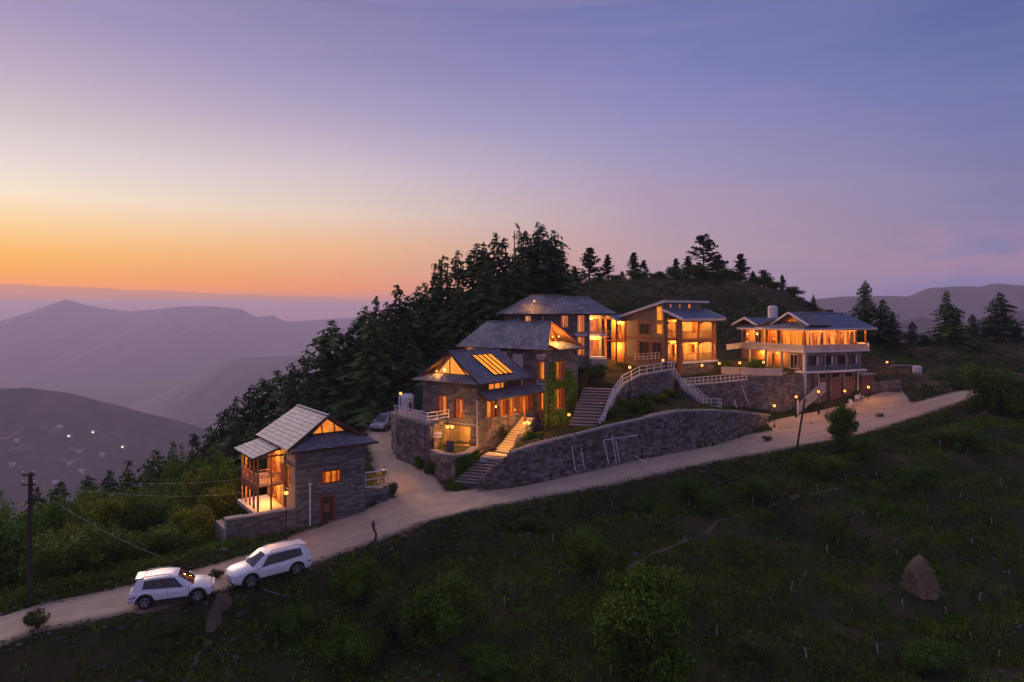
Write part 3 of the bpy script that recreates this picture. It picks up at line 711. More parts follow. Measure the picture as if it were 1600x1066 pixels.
# unit stones shared by the individually laid ones
def unit_stone(k):
    r = np.random.default_rng(100 + k); mb = MB(); j = lambda: float(r.uniform(-0.07, 0.07))
    b = [(-.5 + j(), -.5, -.5 + j()), (.5 + j(), -.5, -.5 + j()), (.5 + j(), .5, -.5), (-.5 + j(), .5, -.5), (-.5 + j(), -.5, .5 + j()), (.5 + j(), -.5, .5 + j()), (.5, .5, .5), (-.5, .5, .5)]
    return mb.hexa(b)
_stone_cache = {}
def stone_mesh(m, k):
    if (m, k) not in _stone_cache: _stone_cache[(m, k)] = unit_stone(k).mesh('stone', m)
    return _stone_cache[(m, k)]
def lay_courses(a0, a1, zb, zt, holes, ch, ln, gap=0.025, r=None):
    """courses of uneven stones over a wall face; zb / zt give the lower and upper edge at a"""
    r = r or random
    out = []
    zmin = min(zb(a0 + (a1 - a0) * i / 20) for i in range(21)); zmax = max(zt(a0 + (a1 - a0) * i / 20) for i in range(21))
    z = zmin
    while z < zmax - 0.03:
        h = r.uniform(*ch); a = a0 + (0 if r.random() < .5 else -r.random() * ln[0] * 0.0)
        while a < a1 - 0.04:
            l = r.uniform(*ln)
            if a1 - (a + l) < ln[0] * 0.6: l = a1 - a
            c = a + l / 2; lo = max(z, zb(c)); hi = min(z + h, zt(c))
            aa, bb = a, a + l
            ok = hi - lo > 0.035
            for (h0, h1, g0, g1) in holes:
                if aa < h1 and bb > h0 and lo < g1 and hi > g0:
                    if aa < h0 - 0.06: bb = h0
                    elif bb > h1 + 0.06: aa = h1
                    else: ok = False
            if ok and bb - aa > 0.05:
                out.append(((aa + bb) / 2, (lo + hi) / 2, bb - aa - gap, hi - lo - gap * 0.8))
            a += l
        z += h
    return out
def stonework(par, face, a0, a1, z0, z1, holes, m, ch=(0.1, 0.22), ln=(0.22, 0.6), proud=(0.02, 0.07), single=0, seed=1, zb=None, zt=None):
    r = random.Random(seed)
    st = lay_courses(a0, a1, zb or (lambda a: z0), zt or (lambda a: z1), holes, ch, ln, r=r)
    st.sort(key=lambda q: -q[2] * q[3])
    mb = MB()
    for i, (a, z, la, lz) in enumerate(st):
        pr = r.uniform(*proud)
        if i < single:
            o = mesh_obj('stone', stone_mesh(m, r.randrange(6)), par)
            d = 0.10 + pr; p = face.p(a, pr - d / 2, z); o.location = p
            if face.d in 'FB':
                o.scale = (la, d, lz)
                if face.d == 'B': o.rotation_euler = (0, 0, math.pi)
            else:
                o.scale = (la, d, lz); o.rotation_euler = (0, 0, -math.pi / 2 if face.d == 'L' else math.pi / 2)
        else:
            j = lambda: r.uniform(-0.012, 0.012)
            p = []
            for (sa, so, sz) in ((-1, -1, -1), (1, -1, -1), (1, 1, -1), (-1, 1, -1), (-1, -1, 1), (1, -1, 1), (1, 1, 1), (-1, 1, 1)):
                p.append(face.p(a + sa * la / 2 + j(), pr if so < 0 else -0.03, z + sz * lz / 2 + j()))
            if face.d in 'BL':   # keep outward winding
                p = [p[1], p[0], p[3], p[2], p[5], p[4], p[7], p[6]]
            mb.hexa(p)
    if mb.v: mb.build('stone_courses', m, par, kind='stuff')

def window(par, face, a0, a1, z0, z1, lit='lit_warm', cols=2, rows=1, frame='wood_red', fw=0.07, depth=0.16, curtain=True, sill=True, name='window', glass='glass', back=0.45):
    w = empty_part(name, par)
    mb = MB()
    face.box(mb, a0, a0 + fw, 0.02, -depth, z0, z1); face.box(mb, a1 - fw, a1, 0.02, -depth, z0, z1)
    face.box(mb, a0 + fw, a1 - fw, 0.02, -depth, z0, z0 + fw); face.box(mb, a0 + fw, a1 - fw, 0.02, -depth, z1 - fw, z1)
    mb.build('frame', frame, w)
    mu = fw * 0.6
    for i in range(1, cols):
        c = a0 + (a1 - a0) * i / cols
        q = MB(); face.box(q, c - mu / 2, c + mu / 2, 0.0, -depth * 0.6, z0 + fw, z1 - fw); q.build('mullion', frame, w)
    for i in range(1, rows):
        c = z0 + (z1 - z0) * i / rows
        q = MB(); face.box(q, a0 + fw, a1 - fw, -0.003, -depth * 0.55, c - mu / 2, c + mu / 2); q.build('transom', frame, w)
    q = MB(); face.box(q, a0 + fw * 0.5, a1 - fw * 0.5, -depth * 0.35, -depth * 0.35 - 0.012, z0 + fw * 0.5, z1 - fw * 0.5)
    q.build('pane', glass if lit else 'glass_dark', w)
    if lit:
        q = MB(); face.box(q, a0 - 0.02, a1 + 0.02, -back, -back - 0.03, z0 - 0.02, z1 + 0.02); q.build('lit_room', lit, w)
        if curtain:
            wd = (a1 - a0) * random.uniform(0.2, 0.33)
            for s0, s1 in ((a0 + fw, a0 + fw + wd), (a1 - fw - wd * random.uniform(.5, 1), a1 - fw)):
                drape(w, face, s0, s1, -back + 0.12, z0, z1 - fw * .5)
    if sill:
        q = MB(); face.box(q, a0 - 0.06, a1 + 0.06, 0.1, -0.02, z0 - 0.07, z0 - 0.003); q.build('sill', 'concrete', w)
    return w
def empty_part(name, par):
    o = bpy.data.objects.new(name, None); col.objects.link(o); o.parent = par; o.empty_display_size = 0.1
    return o
def drape(par, face, a0, a1, out, z0, z1, m='curtain', name='curtain'):
    n = max(6, int((a1 - a0) / 0.035)); mb = MB(); ph = random.random() * 6
    for i in range(n + 1):
        a = a0 + (a1 - a0) * i / n; o = out + 0.035 * math.sin(i * 1.5 + ph)
        mb.v += [face.p(a, o, z0), face.p(a, o, z1)]
    mb.f = [(2 * i, 2 * i + 2, 2 * i + 3, 2 * i + 1) for i in range(n)]
    return mb.build(name, m, par, smooth=True)

def slate_roof(par, quad, m, name='roof', sw=0.42, sh=0.34, th=0.12, single=False, seed=3, under='wood_dark', fascia=None, clip=None):
    """one roof slope. quad: eave-left, eave-right, ridge-right, ridge-left (seen from outside), covered with overlapping slates"""
    r = random.Random(seed)
    A, B, C, D = [Vector(p) for p in quad]
    n = ((B - A).cross(D - A) + (B - C).cross(C - D) * 0).normalized()
    if n.z < 0: n = -n
    e = empty_part(name, par)
    mb = MB(); mb.poly([A, B, C, D] if (B - A).cross(D - A).z > 0 else [D, C, B, A], th)
    mb.build('deck', under, e)
    rows = max(2, int(round(((D - A).length + (C - B).length) / 2 / sh)))
    st = MB()
    for i in range(rows):
        t0 = i / rows; t1 = min(1.0, (i + 1.35) / rows)
        L0, R0 = A.lerp(D, t0), B.lerp(C, t0); L1, R1 = A.lerp(D, t1), B.lerp(C, t1)
        k = max(1, int(round((R0 - L0).length / sw))); off = 0.5 if i % 2 else 0.0
        edges = [0.0] + [min(1, max(0, (j + off + r.uniform(-.06, .06)) / k)) for j in range(1 if not off else 0, k)] + [1.0]
        for s0, s1 in zip(edges[:-1], edges[1:]):
            if s1 - s0 < 0.15 / k: continue
            g = 0.02 / max(0.5, (R0 - L0).length)
            lift = 0.035 + r.uniform(0, 0.014); dn = r.uniform(-0.02, 0.03)
            dv = (A - D).normalized() * dn
            p = [L0.lerp(R0, s0 + g) + dv, L0.lerp(R0, s1 - g) + dv, L1.lerp(R1, s1 - g), L1.lerp(R1, s0 + g)]
            up = [p[0] + n * (lift + 0.016), p[1] + n * (lift + 0.016), p[2] + n * 0.018, p[3] + n * 0.018]
            dnn = [p[0] + n * lift, p[1] + n * lift, p[2] + n * 0.002, p[3] + n * 0.002]
            q8 = dnn + up
            if (B - A).cross(D - A).z < 0: q8 = [q8[1], q8[0], q8[3], q8[2], q8[5], q8[4], q8[7], q8[6]]
            if single:
                MB().hexa(q8).build('slate', m, e)
            else: st.hexa(q8)
    if st.v: st.build('slates', m, e, kind='stuff')
    if fascia:
        q = MB(); q.bar(A - n * th * .5 + (A - D).normalized() * .02, B - n * th * .5 + (B - C).normalized() * .02, 0.05, th + 0.08, up=n); q.build('fascia', fascia, e)
    return e
def ridge_cap(par, a, b, m='metal_grey', w=0.22):
    MB().bar(a, b, w, 0.07).build('ridge_cap', m, par)
def board(par, a, b, w, h, m, name): return MB().bar(a, b, w, h).build(name, m, par)
def gable_glass(par, p0, p1, apex, out, lit, frame='wood_red', posts=2, recess=0.08):
    """a glazed triangular gable between p0, p1 and apex; out is the outward normal"""
    w = empty_part('gable_window', par); o = Vector(out)
    p0, p1, apex = Vector(p0), Vector(p1), Vector(apex)
    for a, b in ((p0, p1), (p1, apex), (apex, p0)):
        MB().bar(a, b, 0.1, 0.1, up=out).build('frame_bar', frame, w)
    for i in range(1, posts + 1):
        t = i / (posts + 1); b = p0.lerp(p1, t)
        k = (p0.lerp(apex, t / 0.5) if t <= .5 else p1.lerp(apex, (1 - t) / .5))
        MB().bar(b, k, 0.07, 0.07, up=out).build('mullion', frame, w)
    d = o * recess
    MB().poly([p0 - d, p1 - d, apex - d], 0.012, nrm=out).build('pane', 'glass', w)
    d = o * 0.6
    MB().poly([p0 - d, p1 - d, apex - d], 0.02, nrm=out).build('lit_room', lit, w)
    return w

N_LIGHT = [0]
def point_light(loc, power, color=(1.0, 0.40, 0.07), r=0.12, parent=None):
    l = bpy.data.lights.new('bulb_or_fill', 'POINT'); l.energy = power * 26.0; l.color = color; l.shadow_soft_size = r
    o = bpy.data.objects.new('bulb_or_fill', l); col.objects.link(o); o.location = loc
    if parent is not None: o.parent = parent
    N_LIGHT[0] += 1
    return o
def globe(par, loc, r=0.1, power=14, m='globe', name='globe'):
    mb = MB(); k = 6
    mb.lathe([(max(1e-3, r * math.sin(math.pi * i / k)), -r * math.cos(math.pi * i / k)) for i in range(k + 1)], 10, loc)
    o = mb.build(name, m, par, smooth=True)
    if power: point_light(loc, power, parent=par, r=r * 1.25)
    return o
def wall_lamp(par, face, a, z, power=14, r=0.09, out=0.22):
    e = empty_part('wall_lamp', par)
    q = MB(); face.box(q, a - .05, a + .05, 0.03, -0.02, z - 0.02, z + 0.2); face.box(q, a - .015, a + .015, out, 0.03, z + 0.14, z + 0.17)
    q.build('bracket', 'metal_dark', e)
    globe(e, face.p(a, out, z), r, power)
    return e
def railing(par, pts, h=0.9, post=1.2, m='white_paint', rails=(1.0, 0.55, 0.12), pw=0.07, rw=0.05, tops=None):
    """posts and rails along a polyline of foot points (local to par)"""
    pts = [Vector(p) for p in pts]
    foot = []
    for a, b in zip(pts[:-1], pts[1:]):
        k = max(1, int(round((b - a).length / post)))
        for i in range(k): foot.append(a.lerp(b, i / k))
    foot.append(pts[-1])
    for p in foot:
        MB().bar(p - Vector((0, 0, .05)), p + Vector((0, 0, h + .03)), pw).build('post', m, par)
    for a, b in zip(pts[:-1], pts[1:]):
        for t in rails:
            MB().bar(a + Vector((0, 0, h * t)), b + Vector((0, 0, h * t)), rw, rw * 1.3).build('rail', m, par)
def balusters(par, a, b, h, n, m, rw=0.06, bw=0.035):
    a, b = Vector(a), Vector(b); up = Vector((0, 0, 1))
    MB().bar(a + up * h, b + up * h, rw * 1.4, rw).build('handrail', m, par)
    MB().bar(a + up * .08, b + up * .08, rw, rw).build('bottom_rail', m, par)
    for i in range(1, n):
        p = a.lerp(b, i / n); MB().bar(p + up * .1, p + up * (h - .02), bw).build('baluster', m, par)
def steps(par, p0, p1, side, width, n, m='step_stone', back=0.25):
    """n steps from p0 (front edge, bottom) up to p1; side: horizontal unit vector across"""
    p0, p1, s = Vector(p0), Vector(p1), Vector(side).normalized()
    run = (p1 - p0); rise = run.z / n; fwd = Vector((run.x, run.y, 0)); tread = fwd.length / n; fwd.normalize()
    for i in range(n):
        c = p0 + fwd * tread * i; z = p0.z + rise * (i + 1); j = random.uniform(-0.02, 0.02)
        a = c - s * (width / 2 + j); b = c + s * (width / 2 + j)
        f2 = fwd * (tread + 0.06)
        zb = z - rise - back; n0 = fwd * .05
        MB().hexa([(*(a + n0).xy, zb), (*(b + n0).xy, zb), (*(b + f2).xy, zb), (*(a + f2).xy, zb), (*(a + n0).xy, z - .055), (*(b + n0).xy, z - .055), (*(b + f2).xy, z - .055), (*(a + f2).xy, z - .055)]).build('riser', 'mortar', par)
        MB().hexa([(*a.xy, z - .053), (*b.xy, z - .053), (*(b + f2).xy, z - .053), (*(a + f2).xy, z - .053), (*a.xy, z), (*b.xy, z), (*(b + f2).xy, z), (*(a + f2).xy, z)]).build('step', m, par)
# ------------------------------------------------------------------ house 1: small stone cottage at the road
H = Frame(P(463, 828, 46), 36.5)
h1 = H.empty('stone_cottage', 'small grey stone cottage with pale slate roof and timber balcony nearest the cars')
FF, FL = Face('F', 0.0), Face('L', 0.0)
hw = (1.69, 3.21, 2.72, 3.72); hd = (1.62, 2.70, 0.10, 2.0)
wall(h1, FF, 0, 4.95, -1.0, 5.38, [hw, hd], 'mortar', name='front_wall')
stonework(h1, FF, -0.02, 4.97, -0.6, 5.36, [hw, hd], 'stone_dark', ch=(0.10, 0.19), ln=(0.28, 0.8), single=170, seed=11)
window(h1, FF, *hw, lit='lit_deep', cols=2, frame='wood_red', fw=0.12)
d = empty_part('door', h1); q = MB()
FF.box(q, hd[0], hd[0] + .12, .03, -.2, hd[2], hd[3]); FF.box(q, hd[1] - .12, hd[1], .03, -.2, hd[2], hd[3]); FF.box(q, hd[0] + .12, hd[1] - .12, .03, -.2, hd[3] - .12, hd[3]); FF.box(q, hd[0] + .12, hd[1] - .12, .03, -.2, hd[2], hd[2] + .1)
q.build('frame', 'wood_red', d)
q = MB(); FF.box(q, hd[0] + .12, hd[1] - .12, -.1, -.15, hd[2] + .1, hd[3] - .12); q.build('leaf', 'wood_dark', d)
q = MB(); FF.box(q, hd[0] + .3, hd[1] - .3, -.07, -.1, hd[2] + .75, hd[3] - .3); q.build('panel', 'wood_red', d)
q = MB(); FF.box(q, hd[0] + .34, hd[1] - .34, -.06, -.07, hd[3] - .62, hd[3] - .36); q.build('pane', 'glass_dark', d)
hwl = (1.3, 3.0, 2.35, 3.95)
wall(h1, FL, 0.282, 6.3, -0.6, 5.38, [hwl, (4.0, 5.6, 1.05, 2.5), (4.2, 5.8, 2.9, 4.6)], 'plaster', name='side_wall')
window(h1, FL, *hwl, lit='lit_warm', cols=2, rows=2, frame='wood_red', fw=0.09)
window(h1, FL, 4.0, 5.6, 1.05, 2.5, lit='lit_bright', cols=2, frame='wood_orange', sill=False)
window(h1, FL, 4.2, 5.8, 2.9, 4.6, lit='lit_deep', cols=3, frame='wood_orange', sill=False)
for zz in (4.28, 4.12):     # projecting tie stones on the plaster
    for yy in (0.5, 1.0, 1.45, 2.0): MB().box(-0.12, 0.02, yy, yy + .3, zz + yy * .05, zz + .06 + yy * .05).build('tie_stone', 'stone_dark', h1)
wall(h1, Face('R', 4.95), 0.282, 6.3, -0.5, 5.38, [], 'stone_dark', name='side_wall')
wall(h1, Face('B', 6.3), 0.28, 4.67, -0.5, 5.38, [], 'stone_dark', name='back_wall')
# roof: steep slate gable above a skirt roof
slate_roof(h1, [(-0.62, 7.1, 5.42), (-0.62, -0.12, 5.42), (2.52, 0.72, 7.35), (2.52, 7.1, 7.35)], 'slate_pale', single=True, sw=0.46, sh=0.36, name='roof_slope')
slate_roof(h1, [(5.6, 0.2, 5.42), (5.6, 7.1, 5.42), (2.52, 7.1, 7.35), (2.52, 0.72, 7.35)], 'slate_pale', name='roof_slope', seed=8)
slate_roof(h1, [(-0.55, -0.62, 5.36), (5.75, -0.62, 5.36), (4.6, 0.98, 6.02), (1.15, 0.98, 6.02)], 'slate_dark', name='skirt_roof', seed=5)
board(h1, (-0.62, -0.14, 5.38), (2.52, 0.7, 7.31), .06, .2, 'wood_dark', 'barge_board'); board(h1, (5.6, 0.18, 5.38), (2.52, 0.7, 7.31), .06, .2, 'wood_dark', 'barge_board')
ridge_cap(h1, (2.52, 0.7, 7.42), (2.52, 7.1, 7.42), 'slate_pale')
gable_glass(h1, (1.3, 1.02, 6.05), (4.05, 1.02, 6.05), (2.52, 1.02, 7.18), (0, -1, 0), 'lit_warm', frame='wood_dark', posts=2)
q = MB(); q.poly([(-0.3, 1.2, 5.38), (5.2, 1.2, 5.38), (4.2, 1.2, 6.1), (1.0, 1.2, 6.1)], .1); q.build('gable_wall', 'wood_dark', h1)
for i in range(7): MB().box(0.3 + i * .72, 0.38 + i * .72, -0.55, -0.02, 5.16, 5.26).build('rafter_end', 'wood_dark', h1)
# timber balcony on two levels
bal = empty_part('balcony', h1)
bx0, by0, by1, bf, br = -1.9, 2.3, 6.25, 2.72, 4.62
MB().box(bx0, -0.01, by0, by1, bf - .12, bf).build('floor', 'wood_orange', bal)
for yy in np.linspace(by0 + .06, by1 - .06, 5):
    MB().box(bx0, bx0 + .11, yy - .055, yy + .055, 1.0, br).build('post', 'wood_orange', bal)
for xx in (-1.0, -0.12): MB().box(xx, xx + .1, by0, by0 + .1, 1.0, br).build('post', 'wood_orange', bal)
MB().box(bx0, bx0 + .12, by0, by1, br, br + .12).build('beam', 'wood_orange', bal); MB().box(bx0 + .12, -.02, by0, by0 + .12, br, br + .12).build('beam', 'wood_orange', bal)
balusters(bal, (bx0 + .05, by0, bf), (bx0 + .05, by1, bf), 0.72, 22, 'wood_orange'); balusters(bal, (bx0, by0 + .05, bf), (-.05, by0 + .05, bf), 0.72, 12, 'wood_orange')
for k in range(9): MB().box(bx0 - .03, bx0 - .005, by0, by1, bf - .5 + k * .055, bf - .46 + k * .055).build('apron_board', 'wood_red', bal)
balusters(bal, (-1.2, 4.4, bf), (-.1, 4.4, bf), 0.6, 6, 'wood_orange')
for k in range(14): MB().box(-.05, -.012, 3.15 + k * .22, 3.345 + k * .22, 1.0 if k not in (4, 5, 6, 7, 8, 9, 10) else 4.62, 5.0).build('wall_board', 'wood_orange', h1)
slate_roof(h1, [(-2.35, 6.5, 4.72), (-2.35, 1.9, 4.72), (-0.45, 1.9, 5.28), (-0.45, 6.5, 5.28)], 'slate_pale', name='balcony_roof', seed=4)
globe(bal, (-0.9, 4.2, 4.35), .09, 26, name='ceiling_globe'); globe(bal, (-0.8, 4.0, 2.3), .09, 30, name='ceiling_globe')
MB().box(-2.15, -0.02, 1.6, 6.4, 0.7, 0.99).build('terrace_floor', 'floor_pale', h1)
MB().tube([(0.89, -.14, -0.1), (0.89, -.14, 2.95)], .06, 10).build('drain_pipe', 'white_paint', h1); MB().box(.76, 1.02, -.26, -.02, 2.95, 3.02).build('pipe_cap', 'white_paint', h1)
# terrace wall left of the cottage
tw = empty('terrace_wall', H.w(-4.45, 0, -1.2), H.t, 'dark grey dry stone terrace wall in front of the cottage balcony', 'stone wall')
ft = Face('F', 0.0)
wall(tw, ft, 0, 4.42, 0, 2.62, [], 'mortar', th=.45, name='core')
stonework(tw, ft, 0, 4.42, 0.1, 2.6, [], 'stone_dark', ch=(0.1, 0.2), ln=(0.25, 0.8), single=110, seed=21)
stonework(tw, Face('L', 0.0), 0, 0.45, 0.1, 2.6, [], 'plaster_grey', seed=22)
wall(tw, Face('L', 0.0), .46, 3.0, -1.0, 1.9, [], 'stone_brown', th=.4, name='side_core')
MB().box(-.08, 1.0, -.1, .5, 2.62, 2.75).build('coping', 'concrete', tw); MB().box(1.0, 4.40, -.08, .48, 2.62, 2.7).build('coping', 'concrete', tw)

# ------------------------------------------------------------------ house 2: main stone house, lower block
H = Frame(P(745, 705, 58), 53)
h2 = H.empty('main_house', 'large brown stone house with glowing glazed gable and skylights in the middle')
FF, FL = Face('F', 0.0), Face('L', 0.0)
w1 = (3.37, 4.68, 2.66, 4.46); w2 = (1.44, 2.69, 2.5, 4.34); pat = (0.72, 4.1, -0.1, 1.95)
wall(h2, FL, 0, 6.3, -1.6, 5.72, [w1, w2, pat], 'mortar', name='left_wall', th=.35)
stonework(h2, FL, -0.02, 6.3, -1.6, 5.7, [w1, w2, pat], 'stone_brown', ch=(0.14, 0.28), ln=(0.3, 0.85), single=120, seed=31)
window(h2, FL, *w1, lit='lit_deep', cols=2, frame='wood_red', fw=.1); window(h2, FL, *w2, lit='lit_deep', cols=2, frame='wood_red', fw=.1)
MB().box(-.1, .02, -0.02, 6.3, 2.12, 2.24).build('string_course', 'concrete', h2)
# the lamplit patio recess under the first floor
pr = empty_part('patio', h2)
MB().box(0.36, 2.6, .6, 4.3, -0.3, -.1).build('floor', 'paving', pr); MB().box(2.6, 2.75, .4, 4.4, -.1, 2.1).build('back_wall', 'plaster', pr)
MB().box(.36, 2.6, .45, .6, -.1, 2.1).build('side_wall', 'stone_brown', pr); MB().box(.36, 2.6, 4.25, 4.4, -.1, 2.1).build('side_wall', 'stone_brown', pr); MB().box(.36, 2.6, .6, 4.25, 2.0, 2.1).build('ceiling', 'wood_orange', pr)
MB().box(1.9, 2.5, 0.9, 2.5, -.1, .35).build('bench', 'wood_dark', pr)
point_light((1.3, 2.3, 1.5), 13, parent=pr)
# right face: glazed porch below a lean-to
rw = [(1.3, 2.9, 2.55, 4.3), (3.2, 4.4, 2.5, 4.3), (4.6, 5.8, 2.5, 4.3)]
wall(h2, FF, .352, 8.4, -1.6, 4.62, rw + [(6.0, 8.2, 2.45, 4.3)], 'mortar', name='right_wall', th=.3)
stonework(h2, FF, 0, 8.4, -1.2, 4.6, rw + [(6.0, 8.2, 2.45, 4.3)], 'stone_brown', ch=(0.14, 0.28), ln=(0.3, 0.85), single=40, seed=32)
for k, r_ in enumerate(rw): window(h2, FF, *r_, lit='lit_warm' if k == 0 else 'lit_deep', cols=2, frame='wood_red', fw=.09)
window(h2, FF, 6.0, 8.2, 2.45, 4.3, lit='lit_deep', cols=4, frame='wood_red', fw=.1, name='glazed_door')
cl = (1.55, 4.25, 4.98, 5.66)
wall(h2, FF, .352, 6.4, 4.98, 5.74, [cl], 'wood_dark', name='clerestory_wall', th=.2, out=-.02); window(h2, FF, *cl, lit='lit_warm', cols=3, frame='wood_dark', fw=.08, curtain=False, sill=False, name='clerestory')
slate_roof(h2, [(0.2, -1.25, 4.33), (8.6, -1.25, 4.33), (8.6, 0.0, 4.96), (0.2, 0.0, 4.96)], 'slate_dark', name='porch_roof', seed=12)
for xx in (.6, 3.0, 5.4, 7.8): MB().box(xx, xx + .12, -1.15, -1.03, 1.9, 4.3).build('porch_post', 'wood_red', h2)
wall(h2, Face('B', 6.3), .36, 7.4, -1, 5.72, [], 'stone_brown', name='back_wall')
# roof: hipped skirt, glazed gable facing left, ridge running right, two glowing skylights
gx = 0.35
yl, zl = H.fy(677, 584, x=gx); yr, zr = H.fy(730, 586, x=gx); ya, za = H.fy(704, 554, x=gx)
zl = (zl + zr) / 2; ym = (yl + yr) / 2; za += .1
gable_glass(h2, (gx, yl, zl), (gx, yr, zl), (gx, ym, za), (-1, 0, 0), 'lit_bright', frame='wood_dark', posts=1)
q = MB(); q.poly([(gx + .7, 6.9, 5.8), (gx + .7, -.6, 5.8), (gx + .7, ym, za + .1)], .1); q.build('gable_wall', 'wood_dark', h2)
slate_roof(h2, [(-.8, 7.0, 5.72), (-.8, -.75, 5.72), (gx, yr - .25, zl), (gx, yl + .25, zl)], 'slate', name='skirt_roof', seed=13)
RX = 7.2
fr_ = [(-.55, -.75, 5.74), (RX, -.75, 5.74), (RX, ym, za + .12), (gx - .15, ym, za + .12)]
slate_roof(h2, fr_, 'slate_dark', name='roof_slope', seed=14)
slate_roof(h2, [(RX, 7.0, 5.74), (-.55, 7.0, 5.74), (gx - .15, ym, za + .12), (RX, ym, za + .12)], 'slate_dark', name='roof_slope', seed=15)
ridge_cap(h2, (gx - .15, ym, za + .2), (RX, ym, za + .2), 'slate')
sA = Vector(fr_[0]); sB = Vector(fr_[1]); sC = Vector(fr_[2]); sD = Vector(fr_[3]); sn = (sB - sA).cross(sD - sA).normalized()
sn = sn if sn.z > 0 else -sn
for k in range(4):
    sk = empty_part('skylight', h2); x0 = 2.35 + k * .72; x1 = x0 + .62
    def on(x, t): # point on the slope
        y = -.75 + (ym + .75) * t; z = 5.74 + (za + .12 - 5.74) * t; return Vector((x, y, z))
    c4 = [on(x0 - .0, .18), on(x1, .18), on(x1, .82), on(x0, .82)]
    MB().poly([p + sn * .10 for p in c4], .02, nrm=sn).build('lit_pane', 'lit_bright', sk)
    for a, b in zip(c4, c4[1:] + c4[:1]): MB().bar(a + sn * .09, b + sn * .09, .06, .1, up=sn).build('frame_bar', 'wood_dark', sk)
globe(h2, (-.05, ym + 1.2, zl + .25), .09, 6, name='gable_globe')
MB().tube([(-.12, -.12, -1.2), (-.12, -.12, 4.3)], .05, 8).build('drain_pipe', 'white_paint', h2)

# ------------------------------------------------------------------ house 2: ivy tower block behind
H = Frame(P(857, 682, 64), 53)
h2t = H.empty('ivy_tower', 'three-storey stone block with ivy-clad wall behind the main house roof')
FF, FL = Face('F', 0.0), Face('L', 0.0)
tw_ = [(0.98, 2.8, 5.18, 6.95), (0.98, 2.88, 2.36, 4.36)]; tl = [(.4, 1.24, 5.25, 7.0), (.5, 1.24, 2.4, 4.15)]
wall(h2t, FF, 0, 4.9, -.8, 8.15, tw_, 'mortar', name='right_wall', th=.3)
stonework(h2t, FF, 0, 4.9, 5.0, 8.13, tw_, 'stone_dark', ch=(.14, .26), ln=(.3, .8), single=40, seed=41)
for r_ in tw_: window(h2t, FF, *r_, lit='lit_deep', cols=4, frame='wood_orange', fw=.1)
wall(h2t, FL, .302, 10.0, -.8, 8.15, tl, 'mortar', name='left_wall', th=.3)
stonework(h2t, FL, 0, 2.9, -.4, 8.13, tl, 'stone_dark', ch=(.14, .26), ln=(.3, .8), single=40, seed=42)
for r_ in tl: window(h2t, FL, *r_, lit='lit_warm', cols=1, rows=1, frame='wood_orange', fw=.09)
for (a, b, c, d_) in ((2.95, 4.2, 6.2, 7.6), (4.85, 7.6, 6.3, 7.75), (2.95, 3.9, 3.6, 5.6), (.25, 1.3, 7.2, 7.75), (.3, 1.3, 4.3, 5.15)):
    q = MB(); FL.box(q, a, b, .05, 0.0, c, d_); q.build('white_panel', 'white_panel', h2t)
for yy in (4.25, 7.7): q = MB(); FL.box(q, yy, yy + .55, .14, 0.0, 3.5, 8.1); q.build('pilaster', 'stone_dark', h2t)
q = MB(); FL.box(q, 4.85, 7.65, .02, 0, 7.75, 8.1); q.build('dark_band', 'wood_dark', h2t)
wall(h2t, Face('R', 4.9), .302, 10, -.8, 8.15, [], 'stone_dark', name='back_wall'); wall(h2t, Face('B', 10.0), .3, 4.6, -.8, 8.15, [], 'stone_dark', name='back_wall')
MB().box(-.06, 4.96, -.06, .0, 4.82, 4.94).build('string_course', 'concrete', h2t)
slate_roof(h2t, [(-.75, 10.9, 8.12), (-.75, -.45, 8.12), (2.45, 1.35, 10.65), (2.45, 9.4, 10.65)], 'slate', name='roof_slope', seed=43)
slate_roof(h2t, [(5.65, -.45, 8.12), (5.65, 10.9, 8.12), (2.45, 9.4, 10.65), (2.45, 1.35, 10.65)], 'slate', name='roof_slope', seed=44)
slate_roof(h2t, [(.6, -.75, 8.1), (5.6, -.75, 8.1), (4.4, 1.25, 8.7), (1.3, 1.25, 8.7)], 'slate', name='skirt_roof', seed=45)
ridge_cap(h2t, (2.45, 1.3, 10.72), (2.45, 9.4, 10.72), 'slate')
board(h2t, (-.75, -.45, 8.1), (2.45, 1.33, 10.6), .08, .24, 'wood_red', 'barge_board'); board(h2t, (5.65, -.45, 8.1), (2.45, 1.33, 10.6), .08, .24, 'wood_red', 'barge_board')
gable_glass(h2t, (.95, 1.7, 8.72), (3.95, 1.7, 8.72), (2.45, 1.7, 10.3), (0, -1, 0), 'lit_bright', frame='wood_red', posts=3)
for xx in (1.9, 3.0):
    q = empty_part('gable_lamp', h2t); MB().tube([(xx, .8, 8.5), (xx, .8, 9.15)], .025, 6).build('stem', 'metal_dark', q); globe(q, (xx, .8, 9.25), .1, 34)
MB().tube([(4.96, -.1, -.3), (4.96, -.1, 8.0)], .05, 8).build('drain_pipe', 'metal_grey', h2t)
q = empty_part('eave_lamp', h2t); MB().tube([(-.3, 9.9, 8.1), (-.3, 9.9, 7.5)], .025, 6).build('stem', 'metal_dark', q); globe(q, (-.3, 9.9, 7.4), .1, 12)

